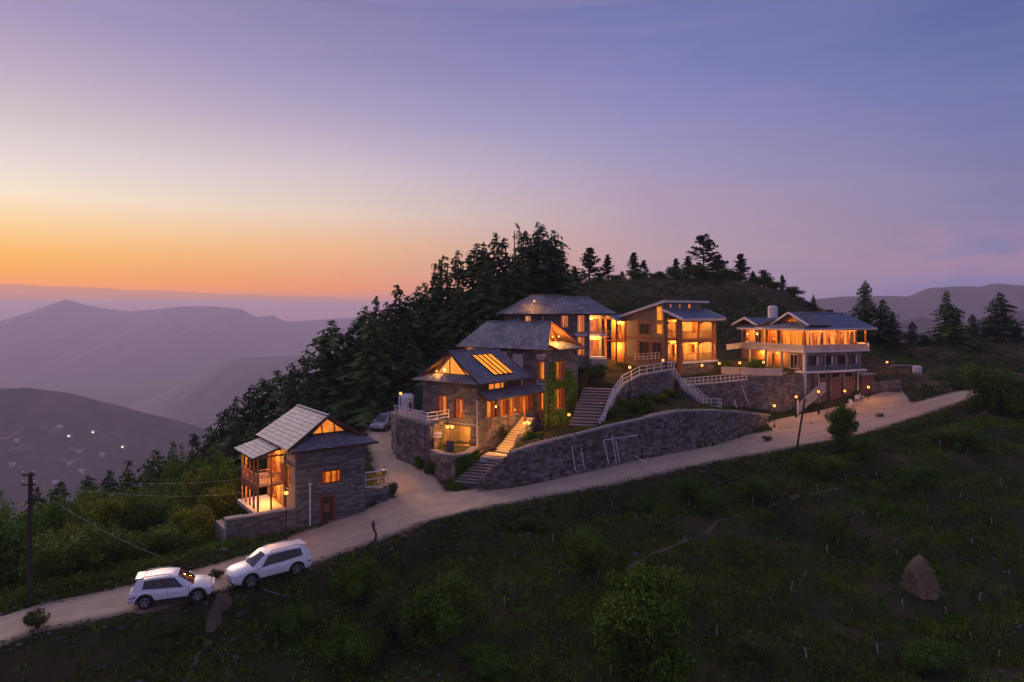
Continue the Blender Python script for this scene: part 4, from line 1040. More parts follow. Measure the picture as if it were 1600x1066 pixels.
# ------------------------------------------------------------------ house 3: stone house at the back
H = Frame(P(921, 560, 77), 14)
h3 = H.empty('upper_stone_house', 'dark stone house with wide grey hipped roof behind the ivy tower')
FF = Face('F', 0.0)
hs = [(-7.55, -6.8, 3.75, 4.85), (-3.41, -2.45, 3.45, 4.9), (-1.52, -.5, 2.9, 4.98), (-1.5, -.5, .3, 2.5)]
wall(h3, FF, -8.4, 0, -1.2, 5.05, hs, 'mortar', name='front_wall', th=.3)
stonework(h3, FF, -8.4, .0, -1.0, 5.03, hs, 'stone_dark', ch=(.15, .28), ln=(.35, .95), single=60, seed=51)
for k, r_ in enumerate(hs): window(h3, FF, *r_, lit='lit_bright' if k == 0 else 'lit_warm', cols=2, frame='wood_orange' if k else 'white_paint', fw=.09)
q = MB(); FF.box(q, -1.7, -.3, .08, 0, 2.52, 2.86); q.build('spandrel_panel', 'white_panel', h3)
# porch bay on the right
FP = Face('F', 1.1)
wall(h3, FP, .0, 1.9, -1.2, 5.05, [(.25, 1.6, .3, 2.1), (.3, 1.6, 2.9, 4.5)], 'plaster', name='porch_wall')
window(h3, FP, .25, 1.6, .3, 2.1, lit='lit_deep', cols=2, frame='wood_orange', sill=False); window(h3, FP, .3, 1.6, 2.9, 4.5, lit='lit_deep', cols=2, frame='wood_orange', sill=False)
MB().box(0, 2.0, -.1, 1.08, 2.5, 2.72).build('porch_slab', 'white_paint', h3); MB().box(0, 2.0, -.1, 1.08, -.05, .15).build('porch_slab', 'white_paint', h3)
for zz in (.15, 2.72): MB().box(1.8, 1.95, -.05, .1, zz, zz + 2.3).build('porch_post', 'wood_orange', h3)
MB().box(0, 1.95, -.6, 1.08, -1.6, -.06).build('porch_base', 'plaster_grey', h3)
q = empty_part('porch_lamp', h3); MB().tube([(.9, .4, 5.0), (.9, .4, 4.6)], .02, 6).build('stem', 'metal_dark', q); globe(q, (.9, .4, 4.5), .1, 20)
point_light((.9, .4, 2.2), 14, parent=h3)
MB().tube([(-.02, -.1, -.6), (-.02, -.1, 4.95)], .05, 8).build('drain_pipe', 'white_paint', h3); MB().tube([(-5.5, -.1, 2.0), (-5.5, -.1, 4.95)], .05, 8).build('drain_pipe', 'white_paint', h3); MB().tube([(-8.3, -.1, 1.0), (-8.3, -.1, 4.95)], .05, 8).build('drain_pipe', 'white_paint', h3)
wall(h3, Face('R', 0.0), .302, 6, -1.2, 5.05, [], 'stone_dark', name='side_wall'); wall(h3, Face('L', -8.4), .302, 6, -1.2, 5.05, [], 'stone_dark', name='side_wall'); wall(h3, Face('B', 6.0), -8.1, -.3, -1.2, 5.05, [], 'stone_dark', name='back_wall')
slate_roof(h3, [(-9.2, -.8, 5.0), (3.0, -.8, 5.0), (0.9, 3.0, 6.95), (-6.0, 3.0, 7.1)], 'slate', name='roof_slope', seed=53, sw=.5, sh=.4, fascia='wood_dark')
slate_roof(h3, [(3.0, 6.9, 5.0), (-9.2, 6.9, 5.0), (-6.0, 3.0, 7.1), (.9, 3.0, 6.95)], 'slate', name='roof_slope', seed=54, sw=.5, sh=.4)
slate_roof(h3, [(-9.2, 6.9, 5.0), (-9.2, -.8, 5.0), (-6.0, 3.0, 7.1), (-6.0, 3.05, 7.1)], 'slate', name='hip_slope', seed=55, sw=.5, sh=.4)
slate_roof(h3, [(3.0, -.8, 5.0), (3.0, 6.9, 5.0), (.9, 3.05, 6.95), (.9, 3.0, 6.95)], 'slate', name='hip_slope', seed=56, sw=.5, sh=.4)
q = MB(); q.poly([(.55, 1.9, 6.5), (1.5, 2.6, 6.35), (.9, 3.05, 7.15)], .3); q.build('roof_gablet', 'slate_dark', h3)
MB().bar((-6.0, 3.0, 7.16), (-2.2, 3.0, 7.16), .25, .1).build('ridge_cap', 'slate', h3); MB().bar((-2.2, 3.0, 7.05), (.9, 3.0, 7.0), .25, .1).build('ridge_cap', 'slate', h3)
q = empty_part('roof_lamp', h3); MB().tube([(-6.55, -.3, 5.4), (-6.55, -.3, 6.3)], .03, 6).build('stem', 'metal_dark', q); globe(q, (-6.55, -.3, 6.42), .11, 12)

# ------------------------------------------------------------------ house 4: timber-framed house with glowing balconies
H = Frame(P(1062, 598, 76), 36)
h4 = H.empty('balcony_house', 'timber-framed house with two lamplit red balconies and white roof edges')
FF, FL = Face('F', 0.0), Face('L', 0.0)
f1, f2, ev = 2.26, 4.84, 7.05
bw = [(.5, 1.5, f1 + .25, f1 + 2.0), (2.2, 3.0, f1 + .02, f1 + 2.05), (3.6, 5.0, f1 + .7, f1 + 1.9), (.7, 2.6, f2 + .02, f2 + 1.9), (4.4, 5.9, f2 + .55, f2 + 1.85)]
VB = Face('F', 1.9)
wall(h4, VB, 0.3, 6.5, f1 - .2, ev + .1, bw, 'verandah_plaster', name='verandah_wall')
for k, r_ in enumerate(bw): window(h4, VB, *r_, lit=('lit_warm', 'lit_deep', 'lit_bright', 'lit_warm', 'lit_deep')[k], cols=2, frame='wood_orange', fw=.1, sill=False)
MB().box(-.05, 6.6, -.02, 1.88, f1 - .18, f1).build('verandah_floor', 'concrete', h4); MB().box(.02, 6.55, .0, 1.88, f2 - .2, f2).build('verandah_floor', 'wood_red', h4)
MB().box(-.08, 6.65, -.1, -.025, f1 - .2, f1 + .02).build('slab_edge', 'white_paint', h4)
MB().box(0.02, 6.5, .02, 1.88, ev - .1, ev - .02).build('verandah_ceiling', 'wood_orange', h4)
MB().box(-.25, .25, -.2, .28, -1.2, ev - .05).build('corner_pillar', 'wood_red', h4)
for xx in (3.25, 6.35):
    for za_, zb_ in ((f1, f2 - .2), (f2, ev - .1)): MB().box(xx - .1, xx + .1, .02, .2, za_, zb_).build('post', 'wood_red', h4)
MB().box(.25, 6.5, .0, .16, f2 - .42, f2 - .205).build('beam', 'wood_red', h4); MB().box(.25, 6.5, .0, .16, ev - .32, ev - .105).build('beam', 'wood_red', h4)
for z_ in (f1, f2):
    bl = empty_part('balustrade', h4)
    balusters(bl, (.25, .1, z_), (3.15, .1, z_), .85, 14, 'wood_red'); balusters(bl, (3.35, .1, z_), (6.25, .1, z_), .85, 14, 'wood_red')
    bl = empty_part('balustrade', h4); balusters(bl, (.1, .3, z_), (.1, 1.9, z_), .85, 9, 'wood_red')
def arch(par, face, a0, a1, zt, m, rise=.35, th=.1):
    mb = MB(); n = 8; pts = []
    for i in range(n + 1):
        a = a0 + (a1 - a0) * i / n; pts.append((a, zt - rise * abs(2 * i / n - 1) ** 2.2 - .02))
    for (p, z0_), (q_, z1_) in zip(pts[:-1], pts[1:]):
        b = [face.p(p, 0, z0_), face.p(q_, 0, z1_), face.p(q_, -th, z1_), face.p(p, -th, z0_), face.p(p, 0, zt), face.p(q_, 0, zt), face.p(q_, -th, zt), face.p(p, -th, zt)]
        mb.hexa(b)
    return mb.build('arch', m, par)
for zt in (f2 - .425, ev - .325): arch(h4, Face('F', .05), 3.4, 6.2, zt, 'wood_red'); arch(h4, Face('L', .05), .3, 1.85, zt, 'wood_red', .3)
for (xx, yy, zz, pw) in ((1.7, 1.0, f2 + 1.8, 36), (4.9, 1.0, f2 + 1.8, 28), (1.6, 1.0, f1 + 1.9, 44), (4.9, 1.0, f1 + 1.9, 36)):
    q = empty_part('ceiling_lamp', h4); MB().tube([(xx, yy, zz + .12), (xx, yy, zz + .3)], .02, 6).build('stem', 'metal_dark', q); globe(q, (xx, yy, zz), .1, pw)
# side with open bay, then plastered timber framing
wall(h4, FL, 2.2, 8.6, f1 - .8, 7.1, [(2.55, 3.5, 6.6, 8.6), (2.55, 3.5, 5.3, 6.4)], 'plaster_beige', name='side_wall', out=-.05)
q = MB(); q.poly([(.05, 2.2, 7.1), (.05, 8.6, 7.1), (.05, 8.6, 7.25), (.05, 2.45, 9.0), (.05, 2.2, 9.0)], .2, nrm=(-1, 0, 0)); q.build('gable_wall', 'plaster_beige', h4)
for z0_, z1_ in ((6.75, 8.5), (5.3, 6.5)): window(h4, Face('L', .0), 2.5, 3.45, z0_, z1_, lit='lit_bright', cols=1, frame='wood_red', fw=.1, sill=False, back=.04, curtain=False, depth=.03)
for yy in (2.25, 4.3, 6.3, 8.5): q = MB(); FL.box(q, yy - .09, yy + .09, .0, -.04, f1 - .4, 7.05 if yy > 2.3 else 8.4); q.build('timber_post', 'wood_red', h4)
for zz in (f1 + .05, f2 - .1, 6.75):
    q = MB(); FL.box(q, 2.35, 8.4, .012, -.04, zz, zz + .16); q.build('timber_beam', 'wood_red', h4)
for (a, b, c, d_) in ((4.5, 6.1, 5.2, 6.5), (2.6, 4.1, 2.7, 4.4), (4.5, 6.1, 2.7, 4.4)): window(h4, Face('L', .0), a, b, c, d_, lit=None, cols=2, frame='wood_red', fw=.07, sill=False, depth=.04)
# stone base under the verandah
wall(h4, FF, .26, 6.4, -1.8, f1 - .21, [], 'mortar', name='base_wall', th=.4, out=.02)
stonework(h4, Face('F', -.02), .3, 6.4, -1.6, f1 - .24, [], 'stone_grey', ch=(.15, .3), ln=(.3, .9), single=40, seed=61)
wall(h4, Face('L', 0.0), .3, 8.6, -2.0, f1 - .82, [], 'stone_grey', name='base_wall', th=.35)
wall(h4, Face('R', 6.5), .5, 8.6, -1.8, 7.0, [], 'plaster_beige', name='side_wall'); wall(h4, Face('B', 8.6), .3, 6.2, -1, 7.0, [], 'plaster_beige', name='back_wall')
# roofs
slate_roof(h4, [(-.4, -.75, 7.08), (7.1, -.75, 7.08), (7.1, 2.05, 8.15), (-.4, 2.05, 8.15)], 'sheet_blue', name='verandah_roof', seed=63, sw=.9, sh=.6, fascia='white_paint', th=.16)
board(h4, (-.45, -.78, 7.05), (-.45, 2.1, 8.12), .08, .3, 'white_paint', 'barge_board'); board(h4, (7.15, -.78, 7.05), (7.15, 2.1, 8.12), .08, .3, 'white_paint', 'barge_board')
ch_ = [(1.0, 1.35, 8.3, 8.8), (2.6, 2.95, 8.3, 8.8), (4.2, 4.7, 8.25, 8.85)]
wall(h4, Face('F', 2.3), -.1, 6.6, 8.05, 9.02, ch_, 'plaster_grey', name='clerestory_wall', th=.15)
for r_ in ch_: window(h4, Face('F', 2.3), *r_, lit='lit_deep', cols=1, frame='wood_red', fw=.05, sill=False, back=.1, depth=.05, curtain=False, name='clerestory')
slate_roof(h4, [(7.3, 8.9, 7.3), (-.55, 8.9, 7.3), (-.55, 1.75, 9.1), (7.3, 1.75, 9.1)], 'sheet_blue', name='upper_roof', seed=64, sw=.9, sh=.6, th=.14)
board(h4, (-.58, 8.95, 7.25), (-.58, 1.7, 9.08), .1, .3, 'white_paint', 'barge_board'); board(h4, (-.55, 1.7, 9.05), (7.3, 1.7, 9.05), .1, .26, 'white_paint', 'eave_board')
# entrance porch at the far left end
for yy in (9.0, 10.9):
    MB().box(-.9, -.75, yy, yy + .14, f1 - .6, 6.9).build('porch_post', 'wood_orange', h4)
wall(h4, Face('L', .2), 8.8, 11.0, 1.4, 7.0, [(9.2, 10.2, 4.5, 6.4)], 'wood_orange', name='porch_wall')
window(h4, Face('L', .2), 9.2, 10.2, 4.5, 6.4, lit='lit_deep', cols=1, frame='wood_red', sill=False)
slate_roof(h4, [(-1.6, 11.8, 6.95), (-1.6, 9.7, 7.5), (1.6, 9.7, 7.5), (1.6, 11.8, 6.95)], 'sheet_blue', name='porch_roof', seed=66, sw=.9, sh=.6)
slate_roof(h4, [(-1.6, 8.2, 6.85), (1.6, 8.2, 6.85), (1.6, 9.7, 7.5), (-1.6, 9.7, 7.5)], 'sheet_blue', name='porch_roof', seed=67, sw=.9, sh=.6)
board(h4, (-1.65, 11.9, 6.9), (-1.65, 9.7, 7.5), .08, .25, 'white_paint', 'barge_board'); board(h4, (-1.65, 9.7, 7.5), (-1.65, 8.1, 6.8), .08, .25, 'white_paint', 'barge_board')
MB().box(-1.2, .2, 8.7, 11.2, 4.2, 4.35).build('porch_floor', 'wood_red', h4)
point_light((-.4, 9.9, 6.6), 30, parent=h4); point_light((-.5, 9.9, 3.6), 16, parent=h4)
wall_lamp(h4, Face('R', 6.78), .6, 6.25, 12); wall_lamp(h4, Face('R', 6.78), .6, 4.1, 12)
MB().box(6.5, 6.77, .45, .75, 3.9, 6.6).build('lamp_pier', 'plaster_beige', h4)

# ------------------------------------------------------------------ house 5: lodge with lit glass hall on the right
H = Frame(P(1258, 642, 76), 22)
h5 = H.empty('glass_lodge', 'three-level lodge with lit glass hall, white terrace parapets and blue roof on the right')
s1, s2, ev = 6.66, 4.35, 9.15
FG, LG = Face('F', 1.1), Face('L', 1.1)
# upper hall
MB().box(-.3, 9.6, -.15, 9.6, s1 - .26, s1).build('terrace_slab', 'concrete', h5)
MB().box(-.34, 9.64, -.2, -.152, s1 - .2, s1 + .02).build('slab_edge', 'white_paint', h5); MB().box(-.35, -.302, -.2, 9.6, s1 - .2, s1 + .02).build('slab_edge', 'white_paint', h5)
for k in range(8):
    x0 = -.3 + k * 1.24; MB().box(x0, x0 + 1.2, -.10, -.06, s1 + .03, s1 + .60).build('parapet_panel', 'parapet', h5)
MB().box(-.32, 9.62, -.16, -.04, s1 + .61, s1 + .66).build('parapet_cap', 'white_paint', h5)
for k in range(8):
    y0 = .0 + k * 1.2; MB().box(-.28, -.2, y0, y0 + 1.16, s1 + .03, s1 + .60).build('parapet_panel', 'parapet', h5)
MB().box(-.31, -.17, -.02, 9.6, s1 + .61, s1 + .66).build('parapet_cap', 'white_paint', h5)
MB().box(9.54, 9.6, -.13, 3.0, s1 + .03, s1 + .79).build('parapet_panel', 'white_paint', h5)
gl = [(1.25, 2.6), (2.85, 4.5), (4.85, 6.6), (6.95, 8.75)]
holes = [(a, b, s1 + .05, ev - .35) for a, b in gl]
wall(h5, FG, 1.1, 9.0, s1, ev, holes, 'wood_red', name='hall_wall', th=.2)
holesL = [(1.5, 3.25, s1 + .05, ev - .25), (3.35, 5.6, s1 + .05, ev - .25)]
wall(h5, LG, 1.302, 9.4, s1, ev, holesL, 'wood_red', name='hall_wall', th=.2)
for h_ in holes: window(h5, FG, *h_, lit='lit_bright', cols=2, rows=1, frame='wood_orange', fw=.08, sill=False, back=.9, curtain=(h_ is not holes[2]))
for h_ in holesL: window(h5, LG, *h_, lit='lit_bright', cols=3, rows=1, frame='wood_orange', fw=.08, sill=False, back=.9, curtain=False)
wall(h5, Face('R', 9.0), 1.1, 7.0, s1, ev, [], 'stone_dark', name='side_wall'); wall(h5, Face('B', 9.4), 1.3, 8.8, s1, ev, [], 'stone_dark', name='back_wall')
for xx in (-.1, 2.4, 4.7, 6.8, 9.2): MB().box(xx, xx + .16, .0, .16, s1, ev).build('verandah_post', 'wood_red', h5)
for yy in (3.3, 5.6, 9.2): MB().box(-.12, .04, yy, yy + .16, s1, ev).build('verandah_post', 'wood_red', h5)
MB().box(-.6, 9.6, -.6, 1.08, ev - .02, ev + .05).build('soffit', 'wood_orange', h5); MB().box(-.6, 1.08, 1.085, 6.6, ev - .02, ev + .05).build('soffit', 'wood_orange', h5)
for (xx, yy) in ((.5, .5), (2.2, .45), (4.0, .45), (6.0, .45), (8.2, .45), (.5, 2.4), (.5, 4.2), (.5, 5.9)):
    q = empty_part('soffit_lamp', h5); MB().tube([(xx, yy, ev - .12), (xx, yy, ev - .02)], .06, 8).build('mount', 'metal_dark', q); globe(q, (xx, yy, ev - .2), .1, 20)
q = empty_part('terrace_lamp', h5); MB().tube([(-.1, 4.6, s1), (-.1, 4.6, s1 + 1.05)], .03, 6).build('stem', 'metal_dark', q); globe(q, (-.1, 4.6, s1 + 1.15), .09, 8)
q = empty_part('terrace_lamp', h5); MB().tube([(9.5, -.05, s1 + .7), (9.5, -.05, s1 + .85)], .03, 6).build('stem', 'metal_dark', q); globe(q, (9.5, -.05, s1 + .5), .09, 8)
# roof of the hall
ry = 2.2
slate_roof(h5, [(-.9, -.9, 9.12), (10.0, -.9, 9.12), (8.1, ry, 10.85), (.1, ry, 10.85)], 'sheet_blue', name='roof_slope', seed=71, sw=.55, sh=.5, fascia='white_paint', th=.16)
slate_roof(h5, [(10.0, 7.2, 9.12), (-.9, 7.2, 9.12), (.1, ry, 10.85), (8.1, ry, 10.85)], 'sheet_blue', name='roof_slope', seed=72, sw=.55, sh=.5, th=.16)
slate_roof(h5, [(10.0, -.9, 9.12), (10.0, 7.2, 9.12), (8.1, ry + .05, 10.85), (8.1, ry, 10.85)], 'sheet_blue', name='hip_slope', seed=73, sw=.55, sh=.5, fascia='white_paint', th=.16)
slate_roof(h5, [(-1.0, 6.9, 9.1), (-1.0, -.9, 9.1), (.45, .1, 9.75), (.45, 4.4, 9.75)], 'slate', name='skirt_roof', seed=74, fascia='white_paint', th=.16)
board(h5, (-.25, -.75, 9.5), (-.25, ry, 10.92), .12, .22, 'white_paint', 'barge_board'); board(h5, (-.25, 5.1, 9.5), (-.25, ry, 10.92), .12, .22, 'white_paint', 'barge_board')
gable_glass(h5, (.3, .75, 9.85), (.3, 3.7, 9.85), (.3, ry, 10.7), (-1, 0, 0), 'lit_deep', frame='wood_red', posts=1)
q = MB(); q.poly([(.0, -.6, 9.5), (.0, 5.0, 9.5), (.0, ry, 10.8)], -.25, nrm=(-1, 0, 0))
slate_roof(h5, [(-.3, -.78, 9.5), (3.0, -.78, 9.5), (3.0, ry, 10.9), (-.3, ry, 10.9)], 'slate_dark', name='gable_roof', seed=75, th=.1); slate_roof(h5, [(3.0, 5.1, 9.5), (-.3, 5.1, 9.5), (-.3, ry, 10.9), (3.0, ry, 10.9)], 'slate_dark', name='gable_roof', seed=76, th=.1)
MB().bar((-.3, ry, 10.96), (8.1, ry, 10.96), .22, .08).build('ridge_cap', 'metal_grey', h5)
MB().box(6.1, 7.1, ry + .5, ry + 1.1, 10.5, 11.25).build('roof_tank', 'tank_black', h5)
mb = MB().lathe([(.0, 11.75), (.3, 11.75), (.52, 11.62), (.55, 11.45), (.55, 10.3), (.0, 10.3)], 18, (.6, 5.6, 0)); mb.build('water_tank', 'tank_white', h5, smooth=False)
# left wing with its own little gable
wall(h5, Face('L', .6), 7.0, 11.0, s1 - 1.5, 9.3, [(7.5, 8.6, s1 + .2, 8.8), (9.6, 10.8, s1 + .2, 8.8)], 'wood_orange', name='wing_wall', th=.2)
window(h5, Face('L', .6), 7.5, 8.6, s1 + .2, 8.8, lit=None, cols=2, frame='wood_red', sill=False); window(h5, Face('L', .6), 9.6, 10.8, s1 + .2, 8.8, lit='lit_deep', cols=2, frame='wood_red', sill=False)
slate_roof(h5, [(5.2, 11.4, 9.42), (-.5, 11.4, 9.42), (-.5, 9.2, 10.25), (5.2, 9.2, 10.25)], 'sheet_blue', name='wing_roof', seed=77); slate_roof(h5, [(-.5, 7.0, 9.42), (5.2, 7.0, 9.42), (5.2, 9.2, 10.25), (-.5, 9.2, 10.25)], 'sheet_blue', name='wing_roof', seed=78)
slate_roof(h5, [(-1.0, 10.0, 9.02), (-1.0, 5.6, 9.02), (.6, 5.6, 9.5), (.6, 10.0, 9.5)], 'sheet_blue', name='wing_skirt', seed=79, fascia='white_paint', th=.14)
board(h5, (-.55, 11.5, 9.38), (-.55, 9.2, 10.26), .1, .22, 'white_paint', 'barge_board'); board(h5, (-.55, 9.2, 10.26), (-.55, 6.95, 9.38), .1, .22, 'white_paint', 'barge_board')
q = empty_part('terrace_lamp', h5); MB().tube([(-.1, 9.0, s1), (-.1, 9.0, s1 + 1.5)], .03, 6).build('stem', 'metal_dark', q); globe(q, (-.1, 9.0, s1 + 1.6), .1, 12)
# middle floor
mh = [(1.0, 2.6, s2 + .55, s1 - .6), (3.2, 4.8, s2 + .55, s1 - .6), (5.4, 7.0, s2 + .55, s1 - .6), (7.4, 8.6, s2 + .55, s1 - .6)]
wall(h5, Face('F', .5), .2, 9.1, s2, s1 - .27, mh, 'stone_brown', name='middle_wall', th=.25)
for r_ in mh:
    window(h5, Face('F', .5), *r_, lit=None, cols=2, frame='wood_dark', fw=.08)
    q = MB(); Face('F', .5).box(q, r_[1] - .35, r_[1] - .06, -.02, -.05, r_[2] + .05, r_[3] - .05); q.build('pale_curtain', 'white_panel', h5)
MB().box(-.3, 9.3, -.1, 1.2, s2 - .2, s2).build('middle_slab', 'white_paint', h5)
MB().box(-.14, .12, -.06, .2, -1.0, s1 - .31).build('white_column', 'white_paint', h5)
for xx in (3.0, 6.2): MB().box(xx, xx + .1, .05, .15, s2, s1 - .31).build('slim_column', 'metal_grey', h5)
lh = [(2.0, 3.2, s2 + .1, s1 - .5), (5.0, 6.2, s2 + .1, s1 - .5)]
wall(h5, Face('L', .9), .55, 9.4, s2 - .2, s1 - .27, lh, 'brick_red', name='porch_wall', th=.2)
window(h5, Face('L', .9), *lh[0], lit=None, cols=2, frame='white_paint', sill=False); window(h5, Face('L', .9), *lh[1], lit='lit_deep', cols=2, frame='wood_orange', sill=False)
for yy in (3.4, 5.8, 8.8): MB().box(-.1, .08, yy, yy + .18, s2 - 1.2, s1 - .31).build('porch_column', 'plaster_grey', h5)
for yy in (4.6, 7.2):
    q = empty_part('porch_lamp', h5); MB().tube([(.3, yy, s1 - .28), (.3, yy, s1 - .45)], .03, 6).build('mount', 'metal_dark', q); globe(q, (.3, yy, s1 - .52), .11, 22)
# lower floor and plinth
bh = [(2.6, 4.3, .9, 3.3), (4.6, 6.4, .9, 3.3), (6.7, 8.3, .9, 3.3)]
wall(h5, Face('F', .9), .2, 9.2, -2.2, s2 - .21, [], 'stone_brown', name='lower_wall', th=.3)
for a, b, c, d_ in bh: q = MB(); Face('F', .9).box(q, a, b, .05, 0, c, d_); q.build('brick_panel', 'brick_red', h5)
for a in (2.0, 4.45, 6.55, 8.6): MB().box(a - .1, a + .1, .6, .84, -1.4, s2 - .21).build('pier', 'stone_brown', h5)
for a in (2.9, 5.0, 7.0): window(h5, Face('F', .84), a, a + 1.0, 3.45, 3.95, lit=None, cols=2, frame='wood_dark', fw=.05, sill=False, depth=.05)
wall(h5, Face('L', .2), .92, 9.0, -2.2, s2 - .21, [], 'stone_brown', name='lower_wall', th=.3); wall(h5, Face('R', 9.1), 1.2, 9.0, -2.2, s1 - .27, [], 'plaster_grey', name='side_wall')
MB().tube([(8.5, .45, .6), (8.5, .45, s2 - .3)], .06, 8).build('drain_pipe', 'white_paint', h5); MB().tube([(2.5, .45, .4), (8.5, .45, .6)], .05, 8).build('drain_pipe', 'white_paint', h5); MB().tube([(2.5, .45, -1.4), (2.5, .45, s2 - .3)], .05, 8).build('drain_pipe', 'white_paint', h5)
MB().box(9.1, 11.0, .4, 3.4, -1.5, 3.6).build('annex', 'brick_red', h5); MB().box(9.0, 11.2, .2, 3.6, 3.6, 3.75).build('annex_slab', 'concrete', h5)
# ------------------------------------------------------------------ walls, stairs, railings
def stone_wall(name, label, line, th=0.5, m='stone_grey', ch=(.16, .32), ln=(.3, .95), single=0, seed=1, coping=None, closed=False, below=0.5):
    """line: (x, y, ztop, zbase) points; the wall faces the camera side (right-hand side of the line)"""
    o = Vector((line[0][0], line[0][1], line[0][3]))
    e = empty(name, o, 0, label, 'stone wall')
    nseg = len(line) - 1
    for i, (a, b) in enumerate(zip(line[:-1], line[1:])):
        A = Vector((a[0], a[1], 0)); B = Vector((b[0], b[1], 0)); L = (B - A).length
        seg = empty_part('wall_section', e)
        seg.location = (A.x - o.x, A.y - o.y, -o.z); seg.rotation_euler = (0, 0, math.atan2(B.y - A.y, B.x - A.x))
        f = Face('F', 0.0)
        zb = lambda t, a=a, b=b, L=L: a[3] + (b[3] - a[3]) * t / L - .15
        zt = lambda t, a=a, b=b, L=L: a[2] + (b[2] - a[2]) * t / L
        MB().hexa([(0, 0, a[3] - below), (L, 0, b[3] - below), (L, th, b[3] - below), (0, th, a[3] - below), (0, 0, a[2] - .02), (L, 0, b[2] - .02), (L, th, b[2] - .02), (0, th, a[2] - .02)]).build('core', 'mortar', seg)
        stonework(seg, f, 0, L, 0, 0, [], m, ch=ch, ln=ln, proud=(.02, .1), single=int(single * L / 40) + (4 if single else 0), seed=seed + i, zb=zb, zt=zt)
        if coping:
            MB().hexa([(0, -.08, a[2] + .0), (L, -.08, b[2] + .0), (L, th + .05, b[2] + .0), (0, th + .05, a[2] + .0), (0, -.08, a[2] + .1), (L, -.08, b[2] + .1), (L, th + .05, b[2] + .1), (0, th + .05, a[2] + .1)]).build('coping', coping, seg)
    return e
stone_wall('retaining_wall', 'long grey rubble retaining wall beside the dirt road', [(a, b, d, c) for a, b, c, d in W1], single=200, seed=200, ch=(.12, .27), ln=(.18, .62), below=.8)
kb = empty('wall_kerb', (W1[5][0], W1[5][1], W1[5][3]), 0, 'pale stone kerb along the top of the long retaining wall', 'kerb')
for a, b in zip(W1[4:-1], W1[5:]):
    A = Vector((a[0], a[1] + .2, a[3] + .08)) - kb.location; B = Vector((b[0], b[1] + .2, b[3] + .08)) - kb.location
    MB().bar(A, B, .4, .16).build('kerb_stone', 'concrete', kb)
stone_wall('plaza_wall', 'tall stone wall under the white railing in front of the balcony house', W2, single=60, seed=240, ch=(.12, .26), ln=(.2, .65), m='stone_brown', coping='concrete')
stone_wall('lower_plaza_wall', 'stone wall below the white railing right of the garden steps', W3, single=60, seed=260, ch=(.12, .26), ln=(.2, .65), m='stone_brown', coping='concrete')
stone_wall('lodge_terrace_wall', 'curved stone wall under the pink parapet of the lodge terrace', W4, single=60, seed=280, ch=(.12, .26), ln=(.2, .65), m='stone_brown', below=1.0)

def rail_thing(label, pts, **k):
    e = empty('railing', pts[0], 0, label, 'railing', 'white railings')
    o = Vector(pts[0]); railing(e, [Vector(p) - o for p in pts], **k); return e
rail_thing('white curved railing climbing beside the wide stone steps', [(7.55, 58.9, -10.3), (8.1, 60.4, -9.95), (8.75, 62.4, -9.15), (9.6, 64.4, -8.15), (10.75, 66.4, -7.2), (12.6, 67.45, -6.4), (15.8, 68.95, -6.05), (16.85, 71.0, -6.2)], h=.85, post=.95)
rail_thing('white railing dropping beside the narrow garden steps to the dirt path', [(16.3, 69.0, -6.4), (17.15, 69.6, -7.6), (17.9, 68.9, -8.6), (19.0, 67.7, -9.5), (20.4, 67.4, -9.55), (20.5, 66.9, -9.55)], h=.8, post=.9)
rail_thing('white railing on the low wall right of the garden steps', [(19.6, 68.6, -9.5), (18.3, 69.8, -8.3), (17.55, 70.45, -7.8), (21.5, 71.9, -7.65), (25.25, 73.45, -7.46)], h=.75, post=.55)
rail_thing('white railing around the raised terrace left of the main house', [(*P(617, 655, 60.5)[:2], -9.15), (*P(634, 662, 59.3)[:2], -9.2), (*P(651, 664, 58.7)[:2], -9.3), (*P(668, 669, 58.2)[:2], -9.45), (*P(683, 666, 58.6)[:2], -9.4), (*P(701, 660, 59.2)[:2], -9.3)], h=.7, post=.9)
rail_thing('small white railing on the porch landing behind the balcony house', [P(938, 529, 86), P(955, 526, 87), P(970, 524, 88)], h=.8, post=.8)
rail_thing('white railing at the foot of the beige timber wall', [P(992, 562, 81), P(1012, 562, 79.5), P(1030, 560, 78)], h=.7, post=.7)

# raised stone terrace on the left of the main house
terr = [(*P(612, 0, 62.5)[:2], -9.2, -12.9), (*P(620, 0, 59.5)[:2], -9.3, -13.0), (*P(650, 0, 57.6)[:2], -9.45, -13.3), (*P(671, 0, 56.7)[:2], -9.6, -13.45), (*P(689, 0, 58.5)[:2], -9.5, -13.2)]
stone_wall('house_terrace_wall', 'brown stone wall below the railing left of the lamplit patio', terr, single=80, seed=300, m='stone_brown', ch=(.12, .3), ln=(.2, .7))
mb = MB(); mb.poly([(a, b + .15, c - .03) for a, b, c, d in terr] + [(*P(702, 0, 60.5)[:2], -9.45), (*P(665, 0, 63.5)[:2], -9.3)], .3, nrm=(0, 0, 1)); mb.build('terrace_paving', 'paving', None, kind='structure', label='paved terrace above the stone wall left of the main house')
# planter bastion in front of the patio
bast = [(*P(673, 0, 56.4)[:2], -11.6, -13.5), (*P(690, 0, 54.6)[:2], -11.55, -13.6), (*P(712, 0, 54.0)[:2], -11.55, -13.6), (*P(735, 0, 55.2)[:2], -11.55, -13.5), (*P(746, 0, 57.4)[:2], -11.55, -13.4)]
stone_wall('planter_wall', 'low curved stone planter wall in front of the lamplit patio', bast, single=30, seed=320, m='stone_brown', coping='concrete')
mb = MB(); mb.poly([(a, b + .2, -11.62) for a, b, c, d in bast] + [(*P(742, 0, 58.2)[:2], -11.62), (*P(690, 0, 59.5)[:2], -11.62)], .3, nrm=(0, 0, 1)); mb.build('patio_lawn', 'ground', None, kind='structure', label='small lawn inside the planter wall')

